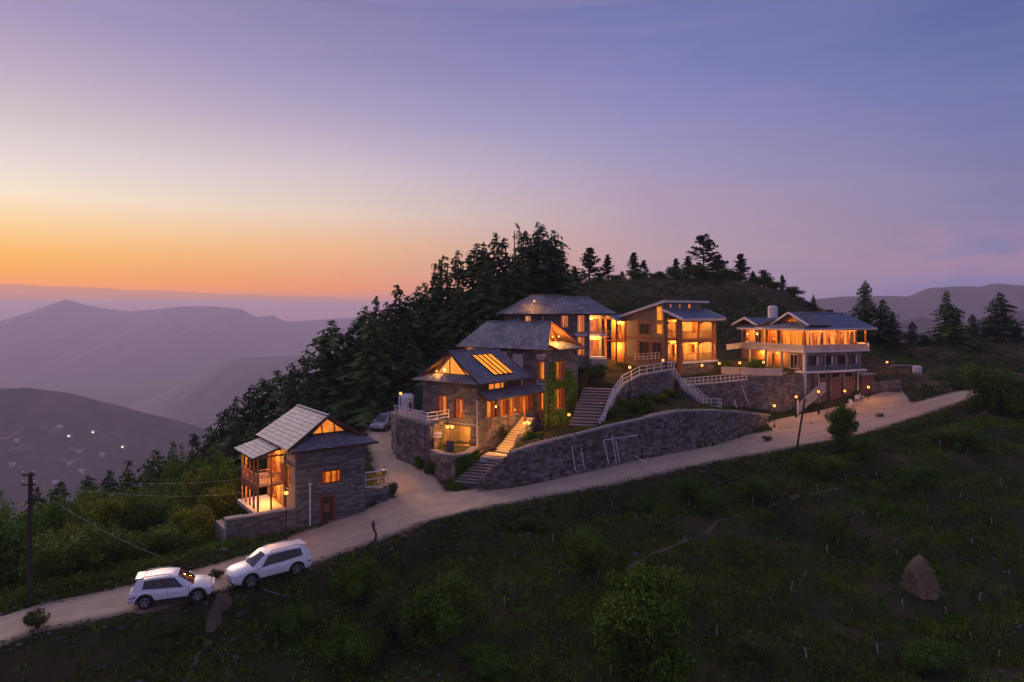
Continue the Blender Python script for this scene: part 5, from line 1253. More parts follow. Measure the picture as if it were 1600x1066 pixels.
# stairs
def stairs_thing(label, p0, p1, side, width, n, m='step_stone', back=.25):
    e = empty('stairs', p0, 0, label, 'stairs', None); o = Vector(p0)
    steps(e, (0, 0, 0), Vector(p1) - o, side, width, n, m, back); return e
A = PZ(729, 757, -13.5); B = P(779, 713, 55.8)
fw_ = Vector((B[0] - A[0], B[1] - A[1], 0)).normalized(); sd_ = Vector((fw_.y, -fw_.x, 0))
stairs_thing('wide pale stone steps rising from the road to the main house', (A[0], A[1], A[2]), (B[0], B[1], B[2]), (0.93, -.36, 0), 2.3, 10, back=.5)
MB().hexa([(B[0] - 1.5, B[1] - .2, B[2] - .8), (B[0] + 1.3, B[1] - .9, B[2] - .8), (B[0] + 2.0, B[1] + 1.2, B[2] - .8), (B[0] - .9, B[1] + 1.7, B[2] - .8), (B[0] - 1.5, B[1] - .2, B[2]), (B[0] + 1.3, B[1] - .9, B[2]), (B[0] + 2.0, B[1] + 1.2, B[2]), (B[0] - .9, B[1] + 1.7, B[2])]).build('stair_landing', 'floor_pale', None, label='lamplit paved landing between the two flights of steps', cat='landing')
C = (B[0] + .2, B[1] + 1.2, B[2]); D = P(826, 652, 62.5)
ls = stairs_thing('lamplit stone steps climbing to the porch of the main house', C, D, (0.85, -.52, 0), 1.35, 15, m='floor_pale', back=.7)
dv = Vector(D) - Vector(C); fh = Vector((dv.x, dv.y, 0)); fn = fh.normalized(); sv = Vector((.85, -.52, 0)).normalized()
for i in range(1, 15):
    p = fh * (i / 15) + Vector((0, 0, dv.z * (i + .55) / 15)) - fn * .012
    MB().bar(p - sv * .55, p + sv * .55, .02, .05).build('added_glow_strip', 'step_glow', ls)  # glowing strips added along the risers to turn the flight orange
point_light(tuple(fh * .1 + Vector((-.3, -.6, dv.z * .1 + 1.1))), 6, parent=ls); point_light(tuple(fh * .75 + Vector((-.2, -.3, dv.z * .75 + 1.5))), 6, parent=ls)  # unseen fill lights added beside the flight, no lamp stands here
e_ = (7.0, 60.6, -10.35); f_ = (9.0, 66.6, -8.0); g_ = (10.6, 69.6, -7.3)
stairs_thing('broad stone steps between the ivy tower and the curved railing', (6.4, 60.2, -10.35), (8.6, 67.6, -7.7), (0.96, -.28, 0), 2.9, 13, back=.6)
stairs_thing('narrow garden steps with white handrails below the balcony house', (19.4, 68.0, -9.55), (17.3, 70.0, -7.8), (0.7, .72, 0), .9, 9, m='concrete', back=.4)
# flank wall of the lamplit flight
fl = [(C[0] + 1.25, C[1] - .9, C[2] + .35, C[2] - .8), (C[0] + 1.75, C[1] + 1.0, C[2] + 1.4, C[2] - .8), (C[0] + 2.6, C[1] + 3.2, C[2] + 1.7, C[2] - .6)]
stone_wall('stair_flank_wall', 'grey stone wall flanking the lamplit steps', fl, single=10, seed=340, th=.4)

# terraces of the lodge: pale parapets
def parapet(label, pts, h, m='parapet'):
    e = empty('parapet', pts[0], 0, label, 'parapet'); o = Vector(pts[0])
    for a, b in zip(pts[:-1], pts[1:]):
        A_, B_ = Vector(a) - o, Vector(b) - o; k = max(1, int((B_ - A_).length / 1.0))
        for i in range(k):
            p, q = A_.lerp(B_, (i + .02) / k), A_.lerp(B_, (i + .98) / k)
            MB().bar(p + Vector((0, 0, h / 2)), q + Vector((0, 0, h / 2)), .07, h).build('panel', m, e)
        MB().bar(A_ + Vector((0, 0, h + .04)), B_ + Vector((0, 0, h + .04)), .13, .07).build('cap', m, e)
parapet('pinkish white parapet around the lower lodge terrace', [P(1127, 584, 76.5), P(1160, 585, 74.4), P(1180, 587, 73.8), P(1222, 587, 75)], .7)
parapet('white parapet of the upper walkway beside the balcony house', [P(1135, 547, 84), P(1166, 543, 85.5), P(1200, 543, 84)], .6)
MB().hexa([(*P(1130, 0, 77)[:2], -9.0), (*P(1222, 0, 75)[:2], -9.0), (*P(1240, 0, 80)[:2], -9.0), (*P(1135, 0, 83)[:2], -9.0), (*P(1130, 0, 77)[:2], -7.1), (*P(1222, 0, 75)[:2], -7.1), (*P(1240, 0, 80)[:2], -7.0), (*P(1135, 0, 83)[:2], -7.0)]).build('lodge_terrace', 'paving', None, kind='structure', label='paved lower terrace in front of the lodge porch')
# white-sided steps against the lodge plinth
e = empty('stairs', P(1246, 641, 73.4), 0, 'white-walled outside steps against the foot of the lodge', 'stairs'); o = Vector(P(1246, 641, 73.4))
S0, S1 = Vector((0, 0, 0)), Vector(P(1284, 606, 75.4)) - o
steps(e, S0 + Vector((0, .6, 0)), S1 + Vector((0, .6, 0)), (-.3, .95, 0), 1.0, 10, 'concrete', .4)
MB().poly([S0 + Vector((0, 0, -.4)), S0 + Vector((0, 0, .55)), S1 + Vector((0, 0, .6)), S1 + Vector((.6, .25, .6)), S1 + Vector((.6, .25, -.5))], .1, nrm=(.45, -.89, 0)).build('side_wall', 'plaster_grey', e)
MB().bar(S0 + Vector((0, -.05, -.6)), S0 + Vector((0, -.05, 1.1)), .14).build('newel_post', 'white_paint', e)
# boundary wall right of the lodge
stone_wall('court_wall', 'pale stone wall at the end of the lodge courtyard', [(*P(1318, 0, 80)[:2], -8.3, -10.9), (*P(1362, 0, 80.5)[:2], -8.5, -10.6), (*P(1407, 0, 79)[:2], -8.0, -10.0)], m='stone_brown', seed=360, single=10)

# ------------------------------------------------------------------ lamp posts
def lamp_mesh_parts():
    pole = MB().tube([(0, 0, -.3), (0, 0, 1.0)], .035, 8).mesh('pole', 'metal_dark')
    base = MB().lathe([(.0, .16), (.06, .16), (.09, .08), (.11, 0), (.11, -.3)], 10).mesh('base', 'metal_dark')
    cap = MB().lathe([(.001, .2), (.05, .17), (.16, .09), (.15, .07), (.0, .08)], 10).mesh('cap', 'metal_dark')
    k = 6; r = .145
    gl_ = MB().lathe([(max(1e-3, r * math.sin(math.pi * i / k)), -r * math.cos(math.pi * i / k)) for i in range(k + 1)], 10).mesh('globe', 'globe', True)
    return pole, base, cap, gl_
LP = lamp_mesh_parts()
def lamp_post(foot, h, label, power=12, heads=1):
    e = empty('lamp_post', foot, 0, label, 'lamp', 'garden lamp posts')
    hs_ = [(0, 0)] if heads == 1 else [(-.2, 0), (.2, 0)]
    p = mesh_obj('pole', LP[0], e); p.scale = (1, 1, h - .12)
    mesh_obj('base', LP[1], e)
    if heads == 2: MB().bar((-.22, 0, h - .15), (.22, 0, h - .15), .04).build('cross_arm', 'metal_dark', e)
    for dx, dy in hs_:
        c = mesh_obj('cap', LP[2], e); c.location = (dx, dy, h + .06)
        g = mesh_obj('globe', LP[3], e); g.location = (dx, dy, h)
    point_light((0, -.02, h), power * heads, parent=e, r=.16)
    return e
def lamp_px(px, pyb, pyt, Y, label, power=12, heads=1):
    """foot and head rows of a lamp post standing at depth Y"""
    f = P(px, pyb, Y); h = (pyb - pyt) / F * Y
    return lamp_post(f, h, label, power, heads)
lamp_px(447, 838, 770, 43.6, 'lamp post beside the white pipe in front of the cottage terrace wall', 8)
lamp_px(600, 778, 735, 51.5, 'lamp post at the white fence right of the cottage', 10)
lamp_px(626, 650, 615, 63.5, 'lamp post at the bend behind the raised house terrace', 10)
lamp_px(703, 702, 667, 57.0, 'twin-globe lamp post standing in the lit patio', 10, 2)
lamp_px(823, 690, 661, 58.6, 'twin-globe lamp post beside the lamplit steps', 8, 2)
lamp_px(889, 672, 648, 63.8, 'lamp post against the ivy wall', 12)
lamp_px(939, 655, 631, 64.5, 'lamp post on the broad stone steps', 8)
lamp_px(984, 614, 574, 66.0, 'lamp post on the dirt bank below the timber house', 10)
lamp_px(1036, 583, 563, 73.5, 'short lamp post at the foot of the red corner pillar', 10)
lamp_px(1097, 598, 571, 73.8, 'lamp post in front of the stone base of the balcony house', 12)
lamp_px(1124, 590, 568, 77.0, 'lamp post at the right end of the balcony house base', 12)
lamp_px(1156, 592, 567, 74.5, 'lamp post behind the railing at the left end of the lodge parapet', 12)
lamp_px(1193, 585, 566, 76.5, 'lamp post with white stem on the lower lodge terrace', 10)
lamp_px(1210, 666, 634, 68.6, 'lamp post on the bend of the road at the end of the retaining wall', 12)
lamp_px(1244, 648, 620, 71.8, 'lamp post at the foot of the white-walled lodge steps', 12)
lamp_px(1279, 643, 612, 72.6, 'lamp post before the middle of the lodge plinth', 12)
lamp_px(1320, 634, 611, 75.5, 'lamp post before the right end of the lodge plinth', 12)
lamp_px(1357, 630, 605, 77.5, 'lamp post at the courtyard wall right of the lodge', 12)
lamp_px(1386, 582, 566, 88, 'lamp post on the grassy bank right of the lodge', 10)
# ------------------------------------------------------------------ cars
def loft(mb, rings, close_ends=True):
    b = len(mb.v); n = len(rings[0])
    for r_ in rings: mb.v += r_
    for i in range(len(rings) - 1):
        for j in range(n):
            mb.f.append((b + i * n + j, b + i * n + (j + 1) % n, b + (i + 1) * n + (j + 1) % n, b + (i + 1) * n + j))
    if close_ends:
        mb.f.append(tuple(b + j for j in reversed(range(n)))); mb.f.append(tuple(b + (len(rings) - 1) * n + j for j in range(n)))
    return mb
def make_car(label, L, W, Hh, wb, wr, paint, name='parked_car', rails=True, group='cars parked on the dirt road', hoodf=.60, tail=.0, spare=None):
    """x forward, y left, ground at z 0"""
    e = empty(name, (0, 0, 0), 0, label, 'car', group)
    hw = W / 2; zl = .30 * Hh / 1.6; belt = Hh * .575; hood = Hh * hoodf * .98; fx, rx = L / 2, -L / 2
    # stations: x, low, top, half width
    cow = fx - L * .265
    st = [(rx, zl + .18, belt - .12, hw * .86), (rx + .06, zl + .06, belt - .03, hw * .94), (rx + .35, zl, belt, hw * .985), (rx + L * .25, zl, belt, hw), (0, zl, belt - .01, hw), (cow - .25, zl, belt - .02, hw),
          (cow, zl, hood, hw * .995), (cow + .4, zl, hood - .03, hw * .985), (fx - .35, zl, hood - .09, hw * .96), (fx - .1, zl + .04, hood - .2, hw * .88), (fx, zl + .14, hood - .36, hw * .76)]
    def prof(x):
        xs = [s[0] for s in st]
        return [float(np.interp(x, xs, [s[k] for s in st])) for k in (1, 2, 3)]
    def side_y(x, z):
        lo, tp, w = prof(x); t = (z - lo) / max(.01, tp - lo)
        return w * float(np.interp(t, [0, .12, .5, .8, .94, 1.0], [.93, .975, 1.0, .985, .95, .88]))
    rings = []
    for x, lo, tp, w in st:
        half = [(w * k, lo + (tp - lo) * t) for k, t in ((.93, 0), (.975, .12), (1.0, .5), (.985, .8), (.95, .94), (.88, 1.0))]
        ring = [(x, -y, z) for y, z in half] + [(x, 0, tp + .03 if tp > .6 else tp)] + [(x, y, z) for y, z in reversed(half)]
        rings.append(ring)
    mb = loft(MB(), rings)
    body = mb.build('body', paint, e, smooth=True)
    # wheel arches cut out of the sides
    cut = MB(); axles = (wb / 2 + .02, -wb / 2 + .02)
    for ax in axles:
        n = 28; b = len(cut.v)
        for yy in (-W, W):
            for j in range(n):
                a = 2 * math.pi * j / n; cut.v.append((ax + wr * 1.16 * math.cos(a), yy, wr + wr * 1.16 * math.sin(a)))
        for j in range(n): cut.f.append((b + j, b + (j + 1) % n, b + n + (j + 1) % n, b + n + j))
        cut.f.append(tuple(b + j for j in reversed(range(n)))); cut.f.append(tuple(b + n + j for j in range(n)))
    cm = cut.build('cutter', None, None)
    for ob_ in (body, cm):
        b2 = bmesh.new(); b2.from_mesh(ob_.data); bmesh.ops.recalc_face_normals(b2, faces=b2.faces); b2.to_mesh(ob_.data); b2.free()
    bm_ = body.modifiers.new('cut', 'BOOLEAN'); bm_.operation = 'DIFFERENCE'; bm_.object = cm; bm_.solver = 'EXACT'
    bpy.context.view_layer.update()
    dg = bpy.context.evaluated_depsgraph_get()
    me = bpy.data.meshes.new_from_object(body.evaluated_get(dg)); body.modifiers.clear(); body.data = me
    if not me.materials: me.materials.append(M[paint])
    bpy.data.objects.remove(cm)
    me.shade_smooth()
    try: me.set_sharp_from_angle(angle=R(38))
    except Exception: pass
    for ax in axles:
        q = MB(); q.box(ax - wr * 1.25, ax + wr * 1.25, -hw * .62, hw * .62, wr * .6, wr * 2.05); q.build('wheel_well', 'car_black', body)
        for s in (-1, 1):   # dark arch moulding, wider than the cut
            q = MB(); n = 14
            for k in range(n + 1):
                a = math.pi * (-.06 + 1.12 * k / n); c, s_ = math.cos(a), math.sin(a)
                for rr in (1.13, 1.30):
                    x = ax + wr * rr * c; z = max(wr + wr * rr * s_, zl * .9); y = side_y(min(max(x, rx + .05), fx - .1), max(z, zl + .02)) + .012
                    q.v.append((x, s * y, z))
            q.f = [(2 * k, 2 * k + 1, 2 * k + 3, 2 * k + 2) for k in range(n)]
            q.build('arch_moulding', 'car_black' if rails != 'plain' else paint, body)
    # cabin: lofted along its length so that the roof curves
    rt = Hh; gr0, gr1 = rx + .04 + tail, cow + .16
    tp0, tp1 = gr0 + .34, cow - .66
    zb = belt - .07
    kx = [gr0, gr0 + .10, gr0 + .22, tp0, tp0 + .35, (tp0 + tp1) / 2, tp1 - .3, tp1, tp1 + (gr1 - tp1) * .34, tp1 + (gr1 - tp1) * .68, gr1]
    kz = [belt + .0, belt + (rt - belt) * .36, belt + (rt - belt) * .72, rt - .085, rt - .035, rt, rt - .012, rt - .06, rt - .06 - (rt - belt) * .27, rt - .06 - (rt - belt) * .58, belt - .05]
    zr = lambda x: float(np.interp(x, kx, kz))
    wb_ = lambda x: hw * float(np.interp(x, [gr0, gr0 + .35, gr1 - .6, gr1], [.86, .925, .925, .80]))
    wt_ = lambda x: hw * float(np.interp(x, [gr0, tp0, (tp0 + tp1) / 2, tp1, gr1], [.80, .72, .755, .73, .78]))
    rings = []
    for x in kx:
        z = max(zr(x), zb + .03); w0_, w1_ = wb_(x), wt_(x); half = [(w0_, zb), (w0_ + (w1_ - w0_) * .86, zb + (z - zb) * .88), (w1_ * .955, zb + (z - zb) * .975), (w1_ * .72, z)]
        rings.append([(x, -y, q) for y, q in half] + [(x, 0, z + .015)] + [(x, y, q) for y, q in reversed(half)])
    cabin = loft(MB(), rings).build('cabin', paint, e, smooth=True)
    try: cabin.data.set_sharp_from_angle(angle=R(34))
    except Exception: pass
    def onside(x, t, s, off=.014):
        z = zr(x); w0_, w1_ = wb_(x), wt_(x); return (x, s * (w0_ + (w1_ - w0_) * .98 * t + off), zb + (z - zb) * t)
    belt_rise = lambda x: float(np.interp(x, [gr0, (gr0 + gr1) / 2, gr1], [.36, .20, .17]))
    def xs_lean(x, t): # pillars lean with the screens
        return x + t * float(np.interp(x, [gr0 + .3, gr1 - .3], [.16, -.62])) if x > (gr0 + gr1) / 2 else x + t * float(np.interp(x, [gr0 + .3, (gr0 + gr1) / 2], [.18, -.02]))
    for s in (-1, 1):
        cuts = [gr0 + .50, gr0 + (gr1 - gr0) * .34, gr0 + (gr1 - gr0) * .60, gr1 - .42]
        # black surround then the panes
        def pane(a, b, t1, off, nm, m_):
            q = MB(); n = 7
            for i in range(n + 1):
                x = a + (b - a) * i / n; lo = belt_rise(x); q.v += [onside(xs_lean(x, lo), lo, s, off), onside(xs_lean(x, t1), t1, s, off)]
            q.f = [(2 * i, 2 * i + 2, 2 * i + 3, 2 * i + 1) for i in range(n)]; q.build(nm, m_, cabin)
        pane(cuts[0] - .02, cuts[-1] + .02, .865, .010, 'window_surround', 'car_black')
        for a, b in zip(cuts[:-1], cuts[1:]): pane(a + .02, b - .02, .845, .016, 'side_glass', 'car_glass')
        for x in (cow - .1, -.05 * L + .05, rx + L * .27):
            q = MB(); zs = np.linspace(zl + .08, belt - .04, 7)
            for z in zs: q.v += [(x - .007, s * (side_y(x, z) + .004), z), (x + .007, s * (side_y(x, z) + .004), z)]
            q.f = [(2 * k, 2 * k + 1, 2 * k + 3, 2 * k + 2) for k in range(6)]; q.build('door_seam', 'car_black', body)
        for x in (cow - .85, rx + L * .27 + .25):
            z = belt - .17; q = MB(); q.box(x, x + .2, min(s * (side_y(x, z) - .005), s * (side_y(x, z) + .03)), max(s * (side_y(x, z) - .005), s * (side_y(x, z) + .03)), z, z + .035); q.build('door_handle', paint, body)
        xs = np.linspace(axles[1] + wr * 1.3, axles[0] - wr * 1.3, 8); q = MB()
        for x in xs: q.v += [(x, s * (side_y(x, zl + .02) + .012), zl - .01), (x, s * (side_y(x, zl + .13) + .012), zl + .13)]
        q.f = [(2 * k, 2 * k + 2, 2 * k + 3, 2 * k + 1) for k in range(7)]; q.build('sill_cladding', 'car_black', body)
        mx = cow - .16; yy = s * (wb_(mx) + .01)
        q = MB(); q.lathe([(.001, -.1), (.06, -.09), (.085, -.02), (.085, .05), (.05, .09), (.001, .1)], 10, axis='y'); mo = q.build('mirror', paint, cabin, smooth=True); mo.location = (mx, yy + s * .12, belt + .1); mo.scale = (.8, 1.15, 1)
        if rails is True:
            MB().tube([(tp0 + .1, s * hw * .62, rt - .05), (tp0 + .3, s * hw * .62, rt + .04), (tp1 - .45, s * hw * .62, rt + .05), (tp1 - .25, s * hw * .62, rt - .01)], .022, 6).build('roof_rail', 'metal_grey', cabin)
        z0, z1 = hood - .34, hood - .2; q = MB(); q.pts([(fx - .42, s * (side_y(fx - .42, z1) + .012), z1 + .03), (fx - .08, s * (hw * .86 + .01), z1 - .03), (fx - .05, s * (hw * .82), z0 - .02), (fx - .30, s * (side_y(fx - .3, z0) + .012), z0 + .05), (fx - .06, s * hw * .5, z1 - .05), (fx - .0, s * hw * .52, z0 - .01)], [(0, 1, 2, 3), (1, 4, 5, 2)]); q.build('headlight', 'lamp_clear', body)
        MB().lathe([(.001, .02), (.09, .02), (.1, -.03)], 12, (0, 0, 0)).build('fog_lamp', 'car_black', body).matrix_local = Matrix.Translation((fx - .06, s * hw * .66, zl + .22)) @ Matrix.Rotation(R(90), 4, 'Y')
        z0, z1 = belt - .27, belt - .05; q = MB(); q.pts([(rx + .42, s * (side_y(rx + .42, z1) + .014), z1 - .01), (rx + .03, s * (side_y(rx + .05, z1) + .014), z1 - .01), (rx + .03, s * (side_y(rx + .05, z0) + .014), z0), (rx + .28, s * (side_y(rx + .28, z0) + .014), z0 + .03), (rx - .012, s * hw * .5, z1 - .05), (rx - .012, s * hw * .5, z0 + .03)], [(0, 1, 2, 3), (1, 4, 5, 2)]); q.build('tail_light', 'lamp_red', body)
    def screen(xa, xb, nm):
        q = MB(); n = 6
        for i in range(n + 1):
            x = xa + (xb - xa) * i / n; z = zr(x); w = wt_(x) * .90
            q.v += [(x, -w, z - .012), (x, -w * .5, z + .018), (x, w * .5, z + .018), (x, w, z - .012)]
        for i in range(n):
            for j in range(3): q.f.append((4 * i + j, 4 * i + j + 1, 4 * i + j + 5, 4 * i + j + 4))
        for k_, v_ in enumerate(q.v): q.v[k_] = (v_[0] + (.014 if xa > 0 else -.014), v_[1], v_[2] + .008)
        q.build(nm, 'car_glass', cabin, smooth=True)
    screen(tp1 + .04, gr1 - .04, 'windscreen'); screen(gr0 + .08, tp0 - .03, 'rear_window')
    MB().box(tp0 - .16, tp0 + .2, -hw * .58, hw * .58, rt - .06, rt - .022).build('spoiler', paint, cabin)
    MB().box(fx - .06, fx + .02, -hw * .46, hw * .46, zl + .26, hood - .40).build('grille', 'car_black', body)
    for k in range(2): MB().box(fx - .03, fx + .03, -hw * .45, hw * .45, zl + .32 + k * .12, zl + .345 + k * .12).build('grille_bar', 'metal_grey', body)
    MB().box(fx - .2, fx - .02, -hw * .62, hw * .62, zl + .0, zl + .13).build('front_bumper_insert', 'car_black', body); MB().box(rx - .015, rx + .12, -hw * .72, hw * .72, zl + .02, zl + .2).build('rear_bumper_insert', 'car_black', body)
    MB().box(fx + .0, fx + .035, -.25, .25, zl + .13, zl + .24).build('front_plate', 'white_paint', body); MB().box(rx - .02, rx + .05, -.25, .25, belt - .42, belt - .31).build('rear_plate', 'white_paint', body)
    # wheels
    tm = MB().lathe([(wr * .66, -.11), (wr * .90, -.115), (wr, -.07), (wr, .07), (wr * .90, .115), (wr * .66, .11)], 26, axis='y').mesh('tyre', 'tyre', True)
    rmb = MB().lathe([(wr * .66, .10), (wr * .60, .105), (wr * .58, .03), (.001, .03)], 22, axis='y')
    rm = rmb.mesh('rim', 'car_black')
    sp = MB()
    for k in range(5):
        for dd in (-.13, .13):
            a = 2 * math.pi * k / 5 + dd; sp.bar((wr * .1 * math.cos(a), .075, wr * .1 * math.sin(a)), (wr * .63 * math.cos(a + dd * .2), .095, wr * .63 * math.sin(a + dd * .2)), .05, .035, up=(0, 1, 0))
    sp.lathe([(.001, .1), (.06, .1), (.07, .05)], 10, axis='y'); sp.lathe([(wr * .665, .112), (wr * .63, .116), (wr * .60, .10)], 22, axis='y')
    sm = sp.mesh('spokes', 'alloy')
    for ax in axles:
        for s in (-1, 1):
            w = empty_part('wheel', e); w.location = (ax, s * (hw - .125), wr); w.rotation_euler = (0, random.random(), 0 if s > 0 else math.pi)
            mesh_obj('tyre', tm, w); mesh_obj('rim', rm, w); mesh_obj('spokes', sm, w)
    return e
def put_car(e, front, rear, wbx=0):
    """stand a car on the ground between the points under its front and rear axle (right-hand contact side given by the middle)"""
    f, r_ = Vector(front), Vector(rear); d = (f - r_).normalized(); up = Vector((0, 0, 1)); y = up.cross(d).normalized(); z = d.cross(y)
    m_ = Matrix((d, y, z)).transposed().to_4x4(); c = (f + r_) / 2; m_.translation = c
    e.matrix_world = m_
car1 = make_car('white compact SUV with dark tail lamp, rear towards the left, on the dirt road', 3.85, 1.72, 1.48, 2.4, .335, 'car_paint', tail=.05)
d1 = Vector((.872, .49, 0)); c1 = Vector((-17.55, 36.3, 0)); 
def ground_pt(p): return Vector((p.x, p.y, g1(p.x, p.y) + .07))
def place(e, c, ang_, wb):
    d = Vector((math.cos(ang_), math.sin(ang_), 0)); put_car(e, ground_pt(c + d * wb / 2), ground_pt(c - d * wb / 2))
w0 = PZ(226, 951, -14.92); w1_ = PZ(308, 940, -14.92)
mid = (Vector(w0) + Vector(w1_)) / 2; a_ = math.atan2(w1_[1] - w0[1], w1_[0] - w0[0])
place(car1, mid + Vector((-math.sin(a_), math.cos(a_), 0)) * .72, a_, 2.4)
car2 = make_car('large white SUV with roof rails, nose pointing down the road to the left', 4.4, 1.76, 1.62, 2.55, .365, 'car_paint', hoodf=.63)
w0 = PZ(464, 899, -14.92); w1_ = PZ(391, 918, -14.92)
mid = (Vector(w0) + Vector(w1_)) / 2; a_ = math.atan2(w1_[1] - w0[1], w1_[0] - w0[0])
place(car2, mid + Vector((math.sin(a_), -math.cos(a_), 0)) * .74, a_, 2.55)
car3 = make_car('silver hatchback parked on the back lane behind the cottage', 3.7, 1.66, 1.5, 2.4, .31, 'car_silver', rails='plain', group='cars parked behind the house')
place(car3, Vector((*P(601, 0, 70)[:2], 0)), R(-108), 2.4)
car4 = make_car('pale car half hidden behind the terrace railing on the back lane', 3.8, 1.68, 1.5, 2.4, .31, 'car_silver', rails='plain', group='cars parked behind the house')
place(car4, Vector((*P(618, 0, 73.5)[:2], 0)), R(-112), 2.4)

# ------------------------------------------------------------------ power poles and wires
def catenary(a, b, sag, n=14):
    a, b = Vector(a), Vector(b); return [a.lerp(b, i / n) - Vector((0, 0, sag * 4 * (i / n) * (1 - i / n))) for i in range(n + 1)]
def wire(label, a, b, sag, r=.012, m='metal_grey'):
    pts = catenary(a, b, sag); o = pts[0]
    mb = MB(); mb.tube([p - o for p in pts], r, 5); mb.build('power_wire', m, None, label=label, cat='wire', loc=o)
pf = hit(46, 948); Yp = pf[1]
pole = empty('power_pole', (pf[0], pf[1], pf[2]), 0, 'dark wooden power pole with two cross-arms at the left edge', 'power pole')
hp = (948 - 738) / F * Yp
MB().tube([(0, 0, -.5), (0.02, 0, hp * .5), (.06, 0, hp)], [.14, .12, .10], 10).build('shaft', 'wood_pole', pole)
for k, (dz, wd) in enumerate(((.12, .33), (.62, .33))):
    MB().bar((.05 - wd, -.12, hp - dz), (.05 + wd, -.12, hp - dz), .08, .09).build('cross_arm', 'wood_pole', pole)
    for s in (-1, 1): MB().lathe([(.0, .14), (.03, .14), (.05, .09), (.035, .06), (.05, .03), (.03, 0)], 8, (.05 + s * wd * .9, -.12, hp - dz + .05)).build('insulator', 'metal_grey', pole)
top = Vector((pf[0], pf[1] - .12, pf[2] + hp))
wire('thin wire from the left power pole towards the cottage roof', top + Vector((.35, 0, -.1)), P(400, 745, 52), .5)
wire('lower thin wire from the left power pole to the cottage balcony', top + Vector((.35, 0, -.6)), P(385, 769, 51), .45)
wire('slack stay wire slanting down behind the white SUVs', P(92, 788, 37.5), P(300, 886, 40.5), .35, .014)
wire('pale hose hanging across the bushes below the large SUV', P(412, 921, 37), P(610, 944, 43), .45, .018)
lf = hit(1243, 712); Yl = lf[1]
lp = empty('leaning_pole', lf, 0, 'leaning dark wooden pole on the road edge before the lodge', 'power pole')
hl = (712 - 622) / F * Yl; dxl = (1258 - 1243) / F * Yl
MB().tube([(-.04 * dxl, 0, -.4), (dxl * .5, 0, hl * .5), (dxl, 0, hl)], [.1, .09, .07], 8).build('shaft', 'wood_pole', lp); MB().bar((dxl - .25, 0, hl - .3), (dxl + .2, 0, hl - .25), .05).build('cross_arm', 'wood_pole', lp)

# ------------------------------------------------------------------ gate frames leaning on the retaining wall, fence, tank, chairs
def pipes(label, segs, name='pipe_frame', Y=None, r=.035, cat='pipe frame'):
    o = Vector(P(*segs[0][0])); e = empty(name, o, 0, label, cat)
    for a, b in segs: MB().tube([Vector(P(*a)) - o, Vector(P(*b)) - o], r, 8).build('pipe', 'white_paint', e)
pipes('tall white pipe leaning on the long wall with a short side pipe', [((893, 696, 54.6), (899, 735, 54.2)), ((908, 700, 54.9), (913, 733, 54.6)), ((905, 710, 54.9), (910, 709, 54.9))])
pipes('white pipe frame of three uprights leaning on the long wall', [((943, 688, 56.1), (951, 724, 55.6)), ((956, 680, 56.5), (963, 723, 55.9)), ((962, 688, 56.5), (968, 722, 56.1)), ((942, 688, 56.1), (997, 680, 57.7))])
pipes('short white pipes lying at the foot of the long wall', [((992, 712, 57.4), (998, 716, 57.2)), ((999, 717, 57.2), (1010, 721, 57.2))])
pipes('white pipe running down the plaza wall to the ground', [((1158, 601, 72.6), (1169, 630, 72.0))], r=.04)
pipes('pale plank leaning against the lower plaza wall', [((1147, 624, 70.4), (1151, 637, 70.2))], r=.07, name='leaning_plank', cat='plank')
pipes('thin white water pipe crossing the bank right of the lodge', [((1392, 571, 90), (1428, 571, 90))], r=.05, name='water_pipe')
# white fence right of the cottage with yellow flowering creeper
Y0 = 50.2
o = Vector(P(571, 768, Y0)); fe = empty('white_fence', o, 0, 'white framed fence with yellow creeper between the cottage and the lane', 'fence')
pA, pB, pC, pD = [Vector(P(*q)) - o for q in ((571, 739, Y0), (606, 734, Y0 + 1.0), (606, 757, Y0 + 1.0), (571, 762, Y0))]
for a, b in ((pA, pB), (pB, pC), (pC, pD), (pD, pA)): MB().bar(a, b, .09).build('frame_bar', 'white_paint', fe)
m1, m2 = (pA + pD) / 2, (pB + pC) / 2
MB().bar(m1, m2, .06).build('frame_bar', 'white_paint', fe)
V_, F_ = [], []
for k in range(420):
    p = pA.lerp(pB, random.random()).lerp(pD.lerp(pC, random.random()), random.random()) + Vector((0, random.uniform(.02, .2), 0))
    s = random.uniform(.04, .09); n = Vector((random.uniform(-1, 1), random.uniform(-1, 1), random.uniform(-1, 1))).normalized(); t = n.orthogonal().normalized(); u = n.cross(t)
    b = len(V_); V_ += [p + t * s, p + u * s, p - t * s, p - u * s]; F_.append((b, b + 1, b + 2, b + 3))
np_m = np_mesh('creeper', np.array([tuple(v) for v in V_]), np.array(F_), 'flower_yellow'); mesh_obj('creeper', np_m, fe, kind='stuff')
stone_wall('gate_wall', 'low dark wall under the white fence right of the cottage', [(*P(571, 0, 50.0)[:2], (HZ - 766) / F * 50, -14.3), (*P(608, 0, 51)[:2], (HZ - 762) / F * 51, -14.0)], m='stone_dark', seed=380, th=.35)
